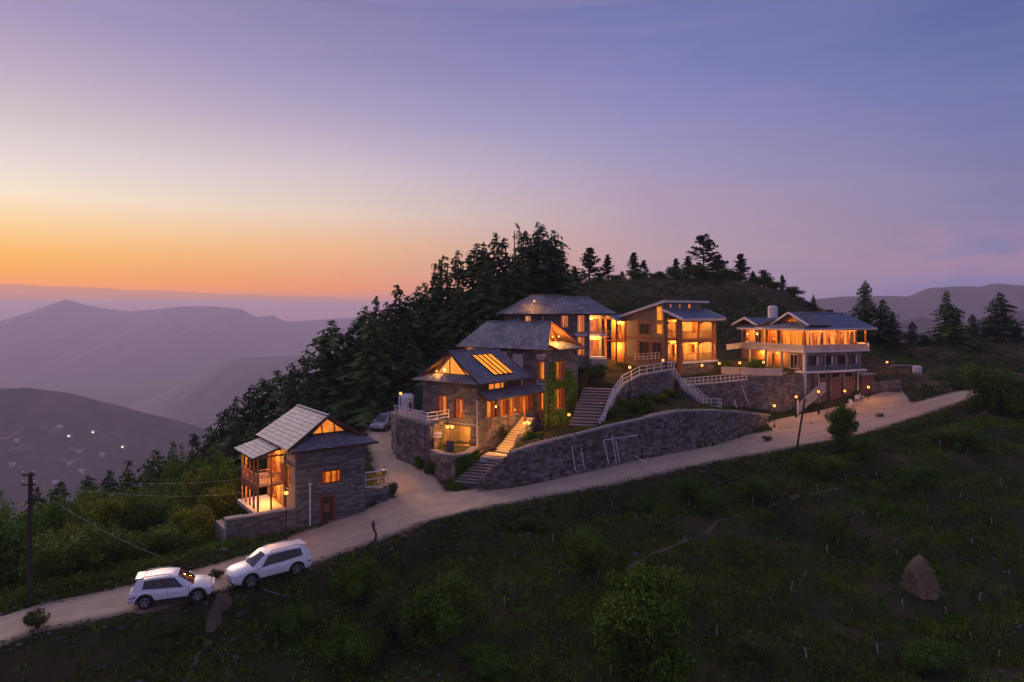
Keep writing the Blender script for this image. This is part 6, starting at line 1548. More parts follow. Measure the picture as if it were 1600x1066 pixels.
# white water tank behind the terrace
o = Vector(P(637, 650, 70)); tk = empty('water_tank', o, 0, 'big white water tank behind the raised house terrace', 'water tank')
mb = MB().lathe([(.001, 2.35), (.35, 2.35), (.4, 2.25), (.85, 2.1), (.95, 1.95), (.95, 1.35), (.98, 1.3), (.95, 1.25), (.95, .75), (.98, .7), (.95, .65), (.95, -.6), (.001, -.6)], 22); mb.build('shell', 'tank_white', tk)
MB().box(.3, .5, -.99, -.8, .3, 1.5).build('level_gauge', 'tank_black', tk); MB().lathe([(.001, 2.5), (.3, 2.47), (.32, 2.36)], 14).build('lid', 'tank_black', tk)
o = Vector(P(660, 612, 70)); sh = empty('tarpaulin_shed', o, 0, 'dark green tarpaulin shelter beside the white water tank', 'shed')
MB().hexa([(-.7, -.6, -4), (.9, -.6, -4), (.9, .8, -4), (-.7, .8, -4), (-.7, -.6, .6), (.9, -.6, .9), (.9, .8, 1.1), (-.7, .8, .8)]).build('cover', 'tarp_green', sh); MB().bar((-.75, -.65, -4), (-.75, -.65, .8), .08).build('pole', 'metal_dark', sh)
o = Vector(P(1433, 585, 88)); tk = empty('bank_water_tank', o, 0, 'small white water tank on the grassy bank right of the lodge', 'water tank')
MB().lathe([(.001, 1.15), (.3, 1.13), (.52, 1.02), (.55, .9), (.55, .5), (.57, .47), (.55, .44), (.55, -.3), (.001, -.3)], 18).build('shell', 'tank_white', tk); MB().lathe([(.001, 1.22), (.18, 1.2), (.2, 1.12)], 12).build('lid', 'tank_black', tk)
def chair(o, rz, label):
    e = empty('garden_chair', o, rz, label, 'chair', 'white garden chairs')
    MB().box(-.22, .22, -.22, .22, .40, .45).build('seat', 'tank_white', e)
    mb = MB(); n = 8
    for k in range(n + 1):
        a = R(-70 + 140 * k / n); mb.v += [(.24 * math.sin(a), .08 + .18 * math.cos(a), .42), (.26 * math.sin(a), .12 + .2 * math.cos(a), .85 - .12 * abs(math.sin(a)))]
    mb.f = [(2 * k, 2 * k + 2, 2 * k + 3, 2 * k + 1) for k in range(n)]; mb.build('backrest', 'tank_white', e)
    for sx in (-.18, .18):
        for sy in (-.18, .18): MB().bar((sx * 1.15, sy * 1.15, -.02), (sx, sy, .41), .045).build('leg', 'tank_white', e)
zt_ = -7.03
for (px, Y_, rz, lb) in ((1248, 78.2, .4, 'white garden chair under the left porch lamp of the lodge'), (1264, 78.6, -.6, 'white garden chair on the lodge terrace nearest the brick wall')):
    chair((*P(px, 0, Y_)[:2], zt_), rz, lb)
for (px, py, Y_, rz, lb) in ((1331, 628, 75.4, .3, 'white garden chair standing left on the courtyard before the lodge plinth'), (1339, 623, 77.2, -.5, 'white garden chair in the middle of the courtyard row'), (1347, 621, 77.8, 1.0, 'white garden chair at the right end of the courtyard row')):
    x, y, _z = P(px, py, Y_); chair((x, y, g1(x, y) + .06), rz, lb)
# small notice board in the patio garden
o = Vector((*P(695, 690, 56.2)[:2], -11.55)); nb = empty('notice_board', o, 0, 'small dark board standing on the patio lawn under the twin lamp', 'board'); MB().box(.1, .75, 0, .08, -.1, .8).build('panel', 'sign_grey', nb); MB().box(.4, .46, .08, .14, -.4, .7).build('stake', 'wood_dark', nb)
o = Vector((*P(680, 690, 56.9)[:2], -11.0)); nb = empty('wall_bench', o, 0, 'white slatted bench against the patio side wall', 'bench')
for k in range(3): MB().box(-.2, .55, -.1 + k * .12, -.01 + k * .12, .42, .46).build('seat_slat', 'white_paint', nb)
MB().box(-.2, .55, .26, .3, .55, .78).build('back_slat', 'white_paint', nb)
for xx in (-.15, .5): MB().box(xx - .03, xx + .03, -.08, .28, -.6, .42).build('leg', 'wood_dark', nb)
# dead twisted stump at the road edge
sf = Vector(hit(572, 862)); st_ = empty('dead_stump', sf, 0, 'twisted dead tree stem on the road edge below the cottage', 'dead tree')
k_ = sf.y / F
pts = [((px - 572) * k_, 0, (862 - py) * k_ ) for px, py in ((570, 872), (572, 862), (577, 854), (586, 848), (588, 838), (584, 830), (583, 822))]
MB().tube(pts, [.1, .09, .08, .075, .07, .065, .13], 8).build('stem', 'bark', st_, smooth=True); MB().tube([pts[-1], (pts[-1][0] + .05, .05, pts[-1][2] + .18)], [.14, .07], 7).build('burl', 'bark_pale', st_); MB().tube([pts[3], (pts[3][0] + .14, 0, pts[3][2] + .1)], [.05, .03], 6).build('branch_stub', 'bark', st_)
# haystack on the orchard slope
hf = Vector(hit(1437, 918)); hs_ = empty('haystack', hf, 0, 'tan haystack on the dark orchard slope at right', 'haystack')
mb = MB(); n, kk = 26, 12; Rr = 1.0; Hs = 2.05
for i in range(kk + 1):
    t = i / kk
    for j in range(n):
        a = 2 * math.pi * j / n; r_ = Rr * (1 - t) ** .62 * (1 + .07 * math.sin(3 * a + t * 5)) * (1 + random.uniform(-.04, .04)) + .02
        mb.v.append((r_ * math.cos(a) * (1.15 if math.cos(a) > 0 else .9), r_ * math.sin(a) * .9, -.4 + (Hs + .4) * t))
for i in range(kk):
    for j in range(n): mb.f.append((i * n + j, i * n + (j + 1) % n, (i + 1) * n + (j + 1) % n, (i + 1) * n + j))
mb.build('heap', 'straw', hs_, smooth=True)
V_, F_ = [], []
for k in range(2600):
    t = random.random() ** 1.2; a = random.uniform(0, 6.28); r_ = Rr * (1 - t) ** .62 * 1.0; p = Vector((r_ * math.cos(a) * 1.08, r_ * math.sin(a) * .9, Hs * t))
    d = Vector((math.cos(a) * .5, math.sin(a) * .5, -1 + random.uniform(-.3, .5))).normalized() * random.uniform(.15, .4); w = Vector((-math.sin(a), math.cos(a), 0)) * .02
    b = len(V_); V_ += [p - w, p + w, p + d + Vector((math.cos(a), math.sin(a), 0)) * .08]; F_.append((b, b + 1, b + 2))
mesh_obj('loose_straw', np_mesh('loose_straw', np.array([tuple(v) for v in V_]), np.array(F_), 'straw'), hs_, kind='stuff')
# far houses on the foothill across the valley
for k, (px, py, lit_) in enumerate(((109, 683, 1), (147, 676, 1), (193, 699, 1), (28, 690, 0), (95, 668, 0), (125, 708, 0), (110, 727, 0), (88, 756, 0), (128, 739, 0), (20, 727, 0), (160, 712, 0), (300, 660, 1))):
    # walk the sight line to the foothill
    for Yk in np.arange(800, 1360, 3.0):
        x, y, z = P(px, py, Yk)
        if mid_h(x, y) > z: break
    else: continue
    e = empty('far_house', (x, y, mid_h(x, y) - 1), random.uniform(-.4, .4), 'tiny house with %s on the dark foothill across the valley' % ('a lit window' if lit_ else 'pale roof'), 'house', 'far houses with lit windows' if lit_ else 'far houses with pale roofs')
    MB().box(-4, 4, -3, 3, -2, 3.5).build('wall', 'white_panel', e); mb = MB(); mb.pts([(-5, -4, 3.5), (5, -4, 3.5), (5, 4, 3.5), (-5, 4, 3.5), (-5, 0, 5.6), (5, 0, 5.6)], [(0, 1, 5, 4), (2, 3, 4, 5), (1, 2, 5), (3, 0, 4)]); mb.build('roof', 'slate_pale', e)
    if lit_: MB().box(-1.1, 1.1, -3.3, -3.02, .8, 2.8).build('window', 'far_light', e)
for k, (px, py) in enumerate(((125, 707), (110, 726), (82, 673), (15, 685), (35, 702))):
    for Yk in np.arange(800, 1360, 3.0):
        x, y, z = P(px, py, Yk)
        if mid_h(x, y) > z: break
    else: continue
    mb = MB()
    for i in range(8):
        xx = -22 + i * 6; mb.v += [(xx, -5 + 3 * math.sin(i), mid_h(x + xx, y - 5 + 3 * math.sin(i)) - mid_h(x, y) + 1.5), (xx, 6 + 2 * math.sin(i * 2), mid_h(x + xx, y + 6 + 2 * math.sin(i * 2)) - mid_h(x, y) + 1.5)]
    mb.f = [(2 * i, 2 * i + 2, 2 * i + 3, 2 * i + 1) for i in range(7)]
    mb.build('field_terrace', 'field', None, kind='structure', label='pale terraced field on the foothill', loc=(x, y, mid_h(x, y)))
# ------------------------------------------------------------------ vegetation
def leafy(name, pos, nrm, size, m, asp=1.0, rr=None):
    """one quad leaf per position: pos (n,3), nrm (n,3), size (n,)"""
    rr = rr or rng
    n = len(pos); nrm = nrm / (np.linalg.norm(nrm, axis=1, keepdims=True) + 1e-9)
    ref = rr.normal(size=(n, 3)); t = np.cross(nrm, ref); t /= np.linalg.norm(t, axis=1, keepdims=True) + 1e-9; u = np.cross(nrm, t)
    s = size[:, None]
    V = np.empty((n, 4, 3)); V[:, 0] = pos + t * s * asp; V[:, 1] = pos + u * s * .55; V[:, 2] = pos - t * s * asp; V[:, 3] = pos - u * s * .55
    return V.reshape(-1, 3), np.arange(n * 4).reshape(-1, 4)

def deodar_mesh(h, rad, seed, m, dens=1.0, droop=.25, top=.9, low=.06, lay=.34):
    """crown of a Himalayan cedar: tiers of level sprays with drooping tips"""
    r = np.random.default_rng(seed); tri = []; 
    z = low * h
    lean = r.uniform(-.02, .02, 2)
    while z < h * .99:
        f = z / h; Lr = rad * (1 - f) ** top * (.75 + .25 * math.sin(seed + z * 1.7)) + .12
        k = max(4, int((4.6 + 3.6 * (1 - f)) * dens))
        a0 = r.uniform(0, 6.28)
        for j in range(k):
            a = a0 + 6.283 * j / k + r.uniform(-.35, .35); L = Lr * r.uniform(.55, 1.15)
            d = np.array([math.cos(a), math.sin(a), 0]); s = np.array([-math.sin(a), math.cos(a), 0])
            rise = r.uniform(.0, .22) if f < .8 else r.uniform(.2, .7)
            nseg = max(3, int(L / .38))
            zz = z + r.uniform(-.2, .2)
            for q in range(nseg):
                t0 = (q + .15) / nseg; t1 = (q + 1.25) / nseg
                def pt(t): return np.array([lean[0] * z, lean[1] * z, zz]) + d * L * t + np.array([0, 0, L * (rise * t - (droop + rise) * t * t)])
                p0, p1 = pt(t0), pt(t1); w = L * .30 * (1 - .62 * t0) * r.uniform(.7, 1.2) + .07
                for sg in (-1, 1):
                    tip = (p0 + p1) / 2 + s * sg * w + d * w * .35 + np.array([0, 0, -w * r.uniform(.05, .5)])
                    tri.append((p0, p1 + np.array([0, 0, r.uniform(-.05, .05)]), tip))
                if r.random() < .5:   # hanging twig
                    pm = (p0 + p1) / 2; tri.append((p0, p1, pm + np.array([r.uniform(-.1, .1), r.uniform(-.1, .1), -r.uniform(.15, .4)])))
        z += lay * r.uniform(.7, 1.3) * (1.15 - .5 * f)
    # leader
    for j in range(6):
        a = r.uniform(0, 6.28); b = np.array([lean[0] * h, lean[1] * h, h * (.965 + .004 * j)]); tri.append((b + [0.03, 0, 0], b + np.array([math.cos(a) * .10, math.sin(a) * .10, .04]), b + [0, 0, .22]))
    V = np.array(tri).reshape(-1, 3); return np_mesh('crown', V, np.arange(len(V)).reshape(-1, 3), m)
def trunk_mesh(h, r0, m='bark', bend=0.0, top=.94):
    return MB().tube([(0, 0, -.8), (bend * .3, 0, h * .3), (bend, 0, h * .65), (0, 0, h * top)], [r0 * 1.15, r0 * .8, r0 * .45, .03], 7).mesh('trunk', m)
def pine_mesh(h, rad, seed, m, up=.35, rounded=False):
    """crown of a pine: open branches ending in round needle tufts"""
    r = np.random.default_rng(seed); P_, N_, S_ = [], [], []; br = MB()
    nb = int(h * 14)
    for i in range(nb):
        f = r.uniform(.07, 1.0) ** .9; z = h * f
        L = rad * ((1 - f) ** .8 * .95 + .05) * r.uniform(.35, 1.2) if not rounded else rad * math.sqrt(max(.03, 1 - (2 * f - 1.05) ** 2)) * r.uniform(.5, 1.1)
        a = r.uniform(0, 6.28); d = np.array([math.cos(a), math.sin(a), 0])
        e = np.array([0, 0, z]) + d * L + np.array([0, 0, up * L * r.uniform(.3, 1.2)])
        br.tube([(0, 0, z - .1), tuple(np.array([0, 0, z]) + d * L * .55), tuple(e)], [.05, .03, .012], 4, False)
        for t in np.arange(.45, 1.08, .16):
            c = np.array([0, 0, z]) + (e - np.array([0, 0, z])) * t + r.normal(size=3) * .10
            k = 11; v = r.normal(size=(k, 3)); v[:, 2] = np.abs(v[:, 2]) * .7 + .1; v /= np.linalg.norm(v, axis=1, keepdims=True)
            ln = r.uniform(.10, .26, k)
            P_.append(c + v * ln[:, None] * .8); N_.append(np.cross(v, r.normal(size=(k, 3)))); S_.append(ln)
    P_, N_, S_ = np.concatenate(P_), np.concatenate(N_), np.concatenate(S_)
    V, Fq = leafy('c', P_, N_, S_ * .8, m, 1.0, r)
    return np_mesh('crown', V, Fq, m), br.mesh('branches', 'bark')
def bush_mesh(rx, rz, seed, m, n=2600, leaf=(.07, .16), lobes=9, base=.12, core=()):
    """a leafy crown: uneven lobes of leaves, thinner inside"""
    r = np.random.default_rng(seed); P_, N_, S_ = [], [], []
    cs = []
    for i in range(lobes):
        a = r.uniform(0, 6.28); q = r.uniform(.2, .9) * rx; zc = rz * r.uniform(.22, .95) * (1 - .25 * (q / rx) ** 2); cs.append((q * math.cos(a), q * math.sin(a), zc, r.uniform(.16, .38) * min(rx, rz) * 1.1))
    cs.append((0, 0, rz * .55, .62 * min(rx, rz)))
    for zc, rc in core: cs.append((0, 0, rz * zc, rc * rx))
    w = np.array([c[3] ** 2 for c in cs]); w /= w.sum()
    for c, k in zip(cs, (w * n).astype(int)):
        v = r.normal(size=(k, 3)); v /= np.linalg.norm(v, axis=1, keepdims=True)
        rad = c[3] * (r.random(k) ** .35) * (1 + .25 * np.sin(v[:, 0] * 7 + seed) * np.cos(v[:, 1] * 6))
        p = np.array(c[:3]) + v * rad[:, None]; keep = p[:, 2] > base * rz * r.random(k)
        P_.append(p[keep]); N_.append((v + r.normal(size=(k, 3)) * .7 + np.array([0, 0, .4]))[keep]); S_.append(r.uniform(*leaf, k)[keep])
    V, Fq = leafy('b', np.concatenate(P_), np.concatenate(N_), np.concatenate(S_), m, .9, r)
    st = MB()
    for i in range(7):
        c = cs[i % len(cs)]; st.tube([(r.uniform(-.06, .06), r.uniform(-.06, .06), -.4), (c[0] * .35, c[1] * .35, c[2] * .45), (c[0], c[1], c[2] + c[3] * .5)], [.05 * rx, .035 * rx, .01], 5, False)
    return np_mesh('crown', V, Fq, m), st.mesh('stems', 'bark')

# ---- bushes and broadleaf trees
BUSH = {}
for k, (m, n, lf) in enumerate((('leaf_green', 2600, (.06, .13)), ('leaf_yellow', 2600, (.06, .13)), ('leaf_dark', 2600, (.06, .13)), ('leaf_olive', 1600, (.05, .11)))):
    BUSH[m] = [bush_mesh(1.0, 1.5 if v else 1.15, 300 + 10 * k + v, m, n, lf) for v in range(3)]
BUSHL = {}
for k, m in enumerate(('leaf_green', 'leaf_yellow', 'leaf_dark', 'leaf_olive')):
    BUSHL[m] = [bush_mesh(1.0, 1.5 if v else 1.15, 400 + 10 * k + v, m, 9000, (.022, .05), 16) for v in range(3)]
def bush(x, y, r_, h, label, m='leaf_green', group=None, v=None, name='bush', cat='bush', z=None):
    z = g1(x, y) if z is None else z
    v = random.randrange(3) if v is None else v
    e = empty(name, (x, y, z), random.uniform(0, 6.28), label, cat, group)
    c, s = (BUSHL if r_ > 1.0 else BUSH)[m][v]; hh = 1.5 if v else 1.15
    for nm, me in (('crown', c), ('stems', s)):
        o = mesh_obj(nm, me, e); o.scale = (r_, r_, h / (hh * 1.25))
    return e
# ---- conifers
DEO = []
for k in range(7):
    h = 10.0; rad = (3.3, 3.8, 3.0, 4.2, 3.6, 3.2, 4.6)[k]
    DEO.append((deodar_mesh(h, rad, 40 + k, 'conifer' if k % 2 else 'conifer_blue', dens=(1.5, 1.4, 1.5, 1.4, 1.5, 1.35, 1.5)[k], top=(.85, .78, .9, .72, .8, .9, .66)[k]), trunk_mesh(h, .2)))
THIN = (deodar_mesh(10.0, 1.25, 91, 'conifer', dens=.7, top=.5, low=.3, lay=.7), trunk_mesh(10.0, .13))
def conifer(x, y, h, label, group, k=None, sw=1.0, proto=None, name='deodar_cedar', zbase=None):
    z = g1(x, y) if zbase is None else zbase
    pr_ = proto or DEO[k if k is not None else random.randrange(7)]
    e = empty(name, (x, y, z), random.uniform(0, 6.28), label, 'tree', group)
    s = h / 10.0
    c = mesh_obj('crown', pr_[0], e); c.scale = (s * sw, s * sw, s)
    t = mesh_obj('trunk', pr_[1], e); t.scale = (s, s, s)
    return e
def conifer_to(px, py, Y, label, group, **k):
    """a conifer whose top shows at a photo pixel when it stands at depth Y"""
    x = (px - 800) / F * Y; z = g1(x, Y); h = (HZ - py) / F * Y - z
    return conifer(x, Y, h, label, group, **k)
GF = 'deodar cedars of the dark forest on the left slope'; LF = 'dark cedar inside the left forest with its top below the skyline'
sky_line = np.array([(100, 752), (130, 745), (170, 735), (200, 720), (240, 702), (270, 690), (300, 678), (325, 665), (345, 640), (370, 620), (395, 602), (410, 593), (440, 578), (455, 568), (480, 545), (510, 522), (525, 500), (545, 512), (560, 505),
                     (571, 478), (588, 462), (604, 472), (619, 445), (634, 462), (650, 447), (664, 442), (680, 412), (699, 398), (716, 392), (740, 380), (757, 378), (772, 364), (790, 372), (815, 362), (840, 347), (862, 360), (880, 385)], float)
for i, (px, py) in enumerate(sky_line):
    Y = float(np.interp(px, [100, 300, 450, 600, 750, 880], [64, 72, 78, 84, 93, 101]))
    rk = len(sky_line) - i; od = '%d%s' % (rk, 'th' if 10 < rk % 100 < 14 else {1: 'st', 2: 'nd', 3: 'rd'}.get(rk % 10, 'th'))
    conifer_to(px, py, Y, 'cedar on the skyline of the left forest, %s from the right' % od, GF, sw=random.uniform(1.05, 1.4))
conifer_to(804, 349, 99, 'slim half-bare cedar rising out of the forest top', None, proto=THIN)
conifer_to(848, 352, 97, 'broad very dark cedar at the right end of the forest', None, k=6, sw=1.15)
forest_poly = [(-11, 76), (-5, 82), (0, 85.5), (5, 93), (8, 101), (3, 108), (-15, 106), (-40, 98), (-62, 84), (-54, 66), (-40, 60), (-30, 60), (-21, 65), (-17, 73)]
pts = []
for _ in range(5200):
    x, y = random.uniform(-64, 10), random.uniform(58, 109)
    if not in_poly(np.array([x]), np.array([y]), forest_poly)[0]: continue
    if any((x - a) ** 2 + (y - b) ** 2 < 3.0 ** 2 for a, b in pts): continue
    pts.append((x, y))
for x, y in pts:
    px = x / y * F + 800; lim = float(np.interp(px, sky_line[:, 0], sky_line[:, 1])) + random.uniform(4, 34)
    z = g1(x, y); hm = (HZ - lim) / F * y - z
    if hm < 3.5: continue
    h = min(random.uniform(9, 16), hm)
    conifer(x, y, h, LF, GF, sw=random.uniform(1.1, 1.45))
# pines on the hilltop behind the houses
PIN = [(*pine_mesh(6.0, r_, 60 + k, 'pine_leaf', up=u), trunk_mesh(6.0, .14, bend=.15)) for k, (r_, u) in enumerate(((2.4, .35), (2.0, .3), (3.0, .25), (3.9, .2)))]
def pine_to(px, pyt, pyb, Y, label, k, sw=1.0, group='pines on the hilltop behind the houses'):
    x = (px - 800) / F * Y; z = g1(x, Y); h = (HZ - pyt) / F * Y - z; s = h / 6.0
    e = empty('hill_pine', (x, Y, z), random.uniform(0, 6.28), label, 'tree', group)
    for nm, me in zip(('crown', 'branches', 'trunk'), PIN[k]):
        c = mesh_obj(nm, me, e); c.scale = (s * sw, s * sw, s)
for px, pyt, Y, lb, k, sw in ((921, 390, 117, 'rounded pine on the ridge next to the forest', 0, 1.0), (898, 418, 115, 'short pine between the forest and the rounded ridge pine', 1, 1.1), (950, 400, 118, 'slender pine right of the rounded ridge pine', 1, .85), (937, 428, 117, 'tiny pine between the first two ridge pines', 1, 1.2),
                               (972, 425, 118, 'low pine left of the twin ridge pines', 2, 1.0), (990, 397, 119, 'taller of the twin ridge pines', 0, .8), (1006, 408, 119, 'bushier of the twin ridge pines', 2, .8), (1032, 426, 120, 'low dark pine left of the big hilltop pine', 2, 1.2), (1056, 406, 121, 'pointed pine just left of the big hilltop pine', 0, .8), (1074, 402, 121, 'small pine touching the big hilltop pine', 1, .9),
                               (1100, 367, 121, 'biggest spreading pine on top of the hill', 3, 1.0), (1122, 400, 122, 'dark pine under the right side of the big hilltop pine', 2, 1.1), (1157, 399, 121, 'lone pine right of the big hilltop pine', 0, .95), (1176, 425, 121, 'small pine right of the lone hilltop pine', 1, 1.1), (1193, 422, 121, 'wide low pine on the right shoulder of the hill', 3, .9), (1222, 431, 119, 'thin pine near the right end of the ridge', 1, .8), (1040, 433, 117, 'squat bushy pine on the hill front', 3, 1.2), (1098, 420, 116, 'dense pine in front of the big hilltop pine', 3, .9)):
    pine_to(px, pyt, 440, Y, lb, k, sw * (1.0 if pyt == 367 else 1.4))
for k, (px, Y, m, r_, h_, lb) in enumerate(((905, 114, 'leaf_olive', 1.6, 1.8, 'scrubby bush on the ridge beside the forest'), (935, 116, 'leaf_dark', 1.5, 1.6, 'dark bush under the slender ridge pine'), (965, 117, 'leaf_olive', 1.7, 1.7, 'olive bush between the ridge pines'), (1000, 117.5, 'leaf_dark', 2.2, 2.4, 'broad bush at the foot of the twin ridge pines'), (1030, 118, 'leaf_olive', 2.0, 2.2, 'olive bush left of the big hilltop pine'), (1062, 118.5, 'leaf_dark', 2.4, 3.2, 'tall dark bush at the left foot of the big hilltop pine'), (1090, 118, 'leaf_dark', 2.6, 3.0, 'dark thicket right under the big hilltop pine'), (1125, 119, 'leaf_dark', 2.4, 2.8, 'dark thicket at the right foot of the big hilltop pine'), (1150, 119, 'leaf_olive', 1.8, 1.8, 'olive bush under the lone hilltop pine'), (1182, 119, 'leaf_dark', 2.4, 2.6, 'dark bush on the right shoulder of the hill'), (1210, 118, 'leaf_dark', 2.0, 2.2, 'dark bush near the thin end pine'), (1238, 116, 'leaf_olive', 2.0, 2.0, 'pale scrubby bush at the right end of the ridge'))):
    bush((px - 800) / F * Y, Y, r_, h_, lb, m, name='ridge_bush', cat='bush')
conifer_to(1271, 460, 112, 'small pointed conifer at the right end of the ridge', None, k=1, sw=1.3)
# conifers on the saddle at right
for px, pyt, Y, lb, k, sw in ((1351, 438, 103, 'tall cedar standing right behind the lodge roof', 3, .95), (1378, 468, 101, 'broad dark cedar against the tall cedar behind the lodge', 6, 1.25), (1393, 492, 100, 'lower cedar at the right foot of the lodge cedars', 6, 1.4), (1424, 502, 108, 'small round conifer alone in the saddle', 4, 1.5), (1445, 521, 108, 'lowest shrub-like conifer in the saddle', 6, 2.0), (1480, 453, 108, 'narrow pointed cedar standing on the right saddle', 1, 1.1), (1492, 480, 107, 'shorter cedar merged with the narrow pointed cedar', 3, 1.3),
                              (1521, 490, 112, 'pale conifer between the two right cedars', 4, 1.3), (1560, 457, 112, 'spreading tiered cedar at the far right', 6, 1.35), (1544, 495, 111, 'low cedar left of the spreading tiered cedar', 3, 1.6), (1590, 505, 113, 'dark conifer at the right picture edge', 6, 1.6)):
    conifer_to(px, pyt, Y, lb, None, k=k, sw=sw * 1.2)

def bush_px(px, pyb, rpx, hpx, label, m='leaf_green', Y=None, **k):
    """a bush whose foot stands at photo pixel (px, pyb)"""
    if Y is None: x, y, z = hit(px, pyb)
    else: x, y, z = P(px, pyb, Y); z = min(z, g1(x, y))
    return bush(x, y, rpx / F * y, hpx / F * y, label, m, z=z, **k)
# the big foreground tree: its own leafy mesh
bt = Vector(hit(1003, 1062)); e = empty('orchard_tree', bt, 0, 'big dense green tree at the bottom centre of the picture', 'tree')
cr, stm = bush_mesh(2.75, 5.4, 777, 'leaf_green', 19000, (.07, .15), 34, .02, ((.25, .6), (.5, .75), (.72, .6), (.9, .35)))
mesh_obj('crown', cr, e); mesh_obj('stems', stm, e); MB().tube([(0, 0, -.6), (.1, 0, 1.2), (0, .1, 2.6)], [.22, .17, .1], 8).build('trunk', 'bark', e)
rt = Vector(hit(1315, 692)); e = empty('road_tree', rt, 0, 'round dense tree on the road edge before the lodge', 'tree')
cr, stm = bush_mesh(1.3, 3.3, 778, 'leaf_dark', 12000, (.05, .10), 22, .02, ((.2, .72), (.38, .9), (.58, .85), (.78, .62), (.93, .38))); mesh_obj('crown', cr, e); mesh_obj('stems', stm, e)
GB = 'bushes on the slope left of the cottage'
left_b = [(20, 905, 75, 150, 'leaf_dark', 'tall dark tree at the left picture edge'), (95, 925, 62, 110, 'leaf_green', 'green bush just right of the left power pole'), (165, 915, 62, 110, 'leaf_green', 'wide green bush behind the compact SUV'), (150, 880, 60, 130, 'leaf_yellow', 'yellow-green bush above the wide bush behind the compact SUV'), (250, 895, 55, 90, 'leaf_green', 'bush between the compact SUV and the terrace wall'), (225, 860, 50, 110, 'leaf_dark', 'dark bush up the slope behind the SUVs'),
          (300, 860, 48, 85, 'leaf_yellow', 'yellow-green bush left of the terrace wall corner'), (270, 830, 50, 95, 'leaf_green', 'bushy green shrub halfway between pole and cottage'), (330, 820, 42, 80, 'leaf_yellow', 'bright shrub beside the terrace wall'), (345, 785, 40, 85, 'leaf_green', 'green shrub below the cottage balcony'), (310, 775, 45, 80, 'leaf_yellow', 'yellowish shrub left of the cottage balcony'), (355, 745, 36, 60, 'leaf_green', 'shrub behind the balcony posts'),
          (60, 850, 60, 105, 'leaf_dark', 'dark shrub behind the left power pole'), (110, 820, 55, 90, 'leaf_green', 'green shrub on the valley side of the left power pole'), (190, 810, 50, 90, 'leaf_dark', 'dark shrub below the slack stay wire'), (240, 785, 48, 80, 'leaf_dark', 'dark shrub at the edge of the forest'), (5, 800, 50, 70, 'leaf_green', 'green crown cut by the left picture edge'), (290, 740, 44, 70, 'leaf_dark', 'dark rounded shrub under the forest edge'), (340, 715, 40, 60, 'leaf_dark', 'shrub at the foot of the cedars left of the cottage roof')]
for px, py, r_, h, m, lb in left_b:
    Y = float(np.interp(py, [715, 800, 860, 925], [63, 53, 46, 39.8])); x = (px - 800) / F * Y; zg = g1(x, Y); zt = (HZ - (py - h)) / F * Y
    bush(x, Y, r_ / F * Y, max(1.2, zt - zg), lb, m, name='shrub', cat='shrub', z=zg, v=random.choice((1, 2)))
for px, py, r_, h, m, lb in ((560, 945, 44, 80, 'leaf_green', 'light green sapling bush right of the large SUV'), (455, 895, 12, 26, 'leaf_dark', 'dark tuft hiding the rear wheel of the large SUV'), (548, 1045, 48, 78, 'leaf_green', 'light green bush low on the slope below the large SUV'), (455, 995, 36, 56, 'leaf_green', 'small dark bush under the hanging hose'), (622, 1000, 55, 95, 'leaf_olive', 'olive bush left of the leafy slope tree'), (690, 1015, 70, 130, 'leaf_green', 'leafy tree on the slope below the retaining wall'), (660, 930, 30, 40, 'leaf_olive', 'low olive bush behind the leafy slope tree'),
                            (930, 893, 46, 80, 'leaf_green', 'green bush above the big foreground tree'), (1308, 850, 28, 60, 'leaf_green', 'small round leafy tree in the orchard'), (1000, 800, 24, 36, 'leaf_dark', 'bush on the bank under the road below the wall'), (830, 830, 40, 34, 'leaf_olive', 'low scrub under the road edge'), (1110, 805, 30, 44, 'leaf_dark', 'dark bush on the bank below the white pipes'), (1180, 775, 34, 40, 'leaf_dark', 'dark bush under the road left of the leaning pole'), (1275, 745, 40, 44, 'leaf_green', 'green bush right of the leaning pole'), (1350, 715, 34, 40, 'leaf_dark', 'dark bush right of the round road tree'),
                            (1560, 640, 48, 85, 'leaf_dark', 'dark leafy tree right of the road end'), (1520, 610, 26, 42, 'leaf_dark', 'small dark tree where the road disappears'), (1598, 650, 40, 70, 'leaf_dark', 'dark tree cut by the right picture edge'), (1200, 690, 10, 10, 'leaf_olive', 'little weed tuft in the middle of the dirt court'), (1455, 1050, 60, 50, 'leaf_dark', 'dark low bush at the bottom right'), (1180, 1040, 50, 50, 'leaf_olive', 'dry scrub right of the big foreground tree'), (760, 1060, 55, 50, 'leaf_dark', 'dark scrub at the bottom left of the big foreground tree'), (60, 985, 26, 36, 'leaf_olive', 'dry bush at the foot of the left power pole'), (250, 1010, 40, 24, 'leaf_olive', 'low dry scrub below the compact SUV'), (1432, 915, 22, 34, 'leaf_dark', 'dark shrub against the haystack'), (340, 905, 14, 18, 'leaf_olive', 'grey tuft between the two white SUVs'),
                            (1080, 780, 26, 40, 'leaf_dark', 'round bush under the road edge in mid slope'), (1420, 760, 40, 40, 'leaf_dark', 'low dark bush on the right slope'), (1500, 700, 40, 40, 'leaf_dark', 'bush below the far end of the road'), (1050, 1066, 40, 60, 'leaf_dark', 'dark sucker shoots beside the big foreground tree')):
    bush_px(px, py, r_, h, lb, m)
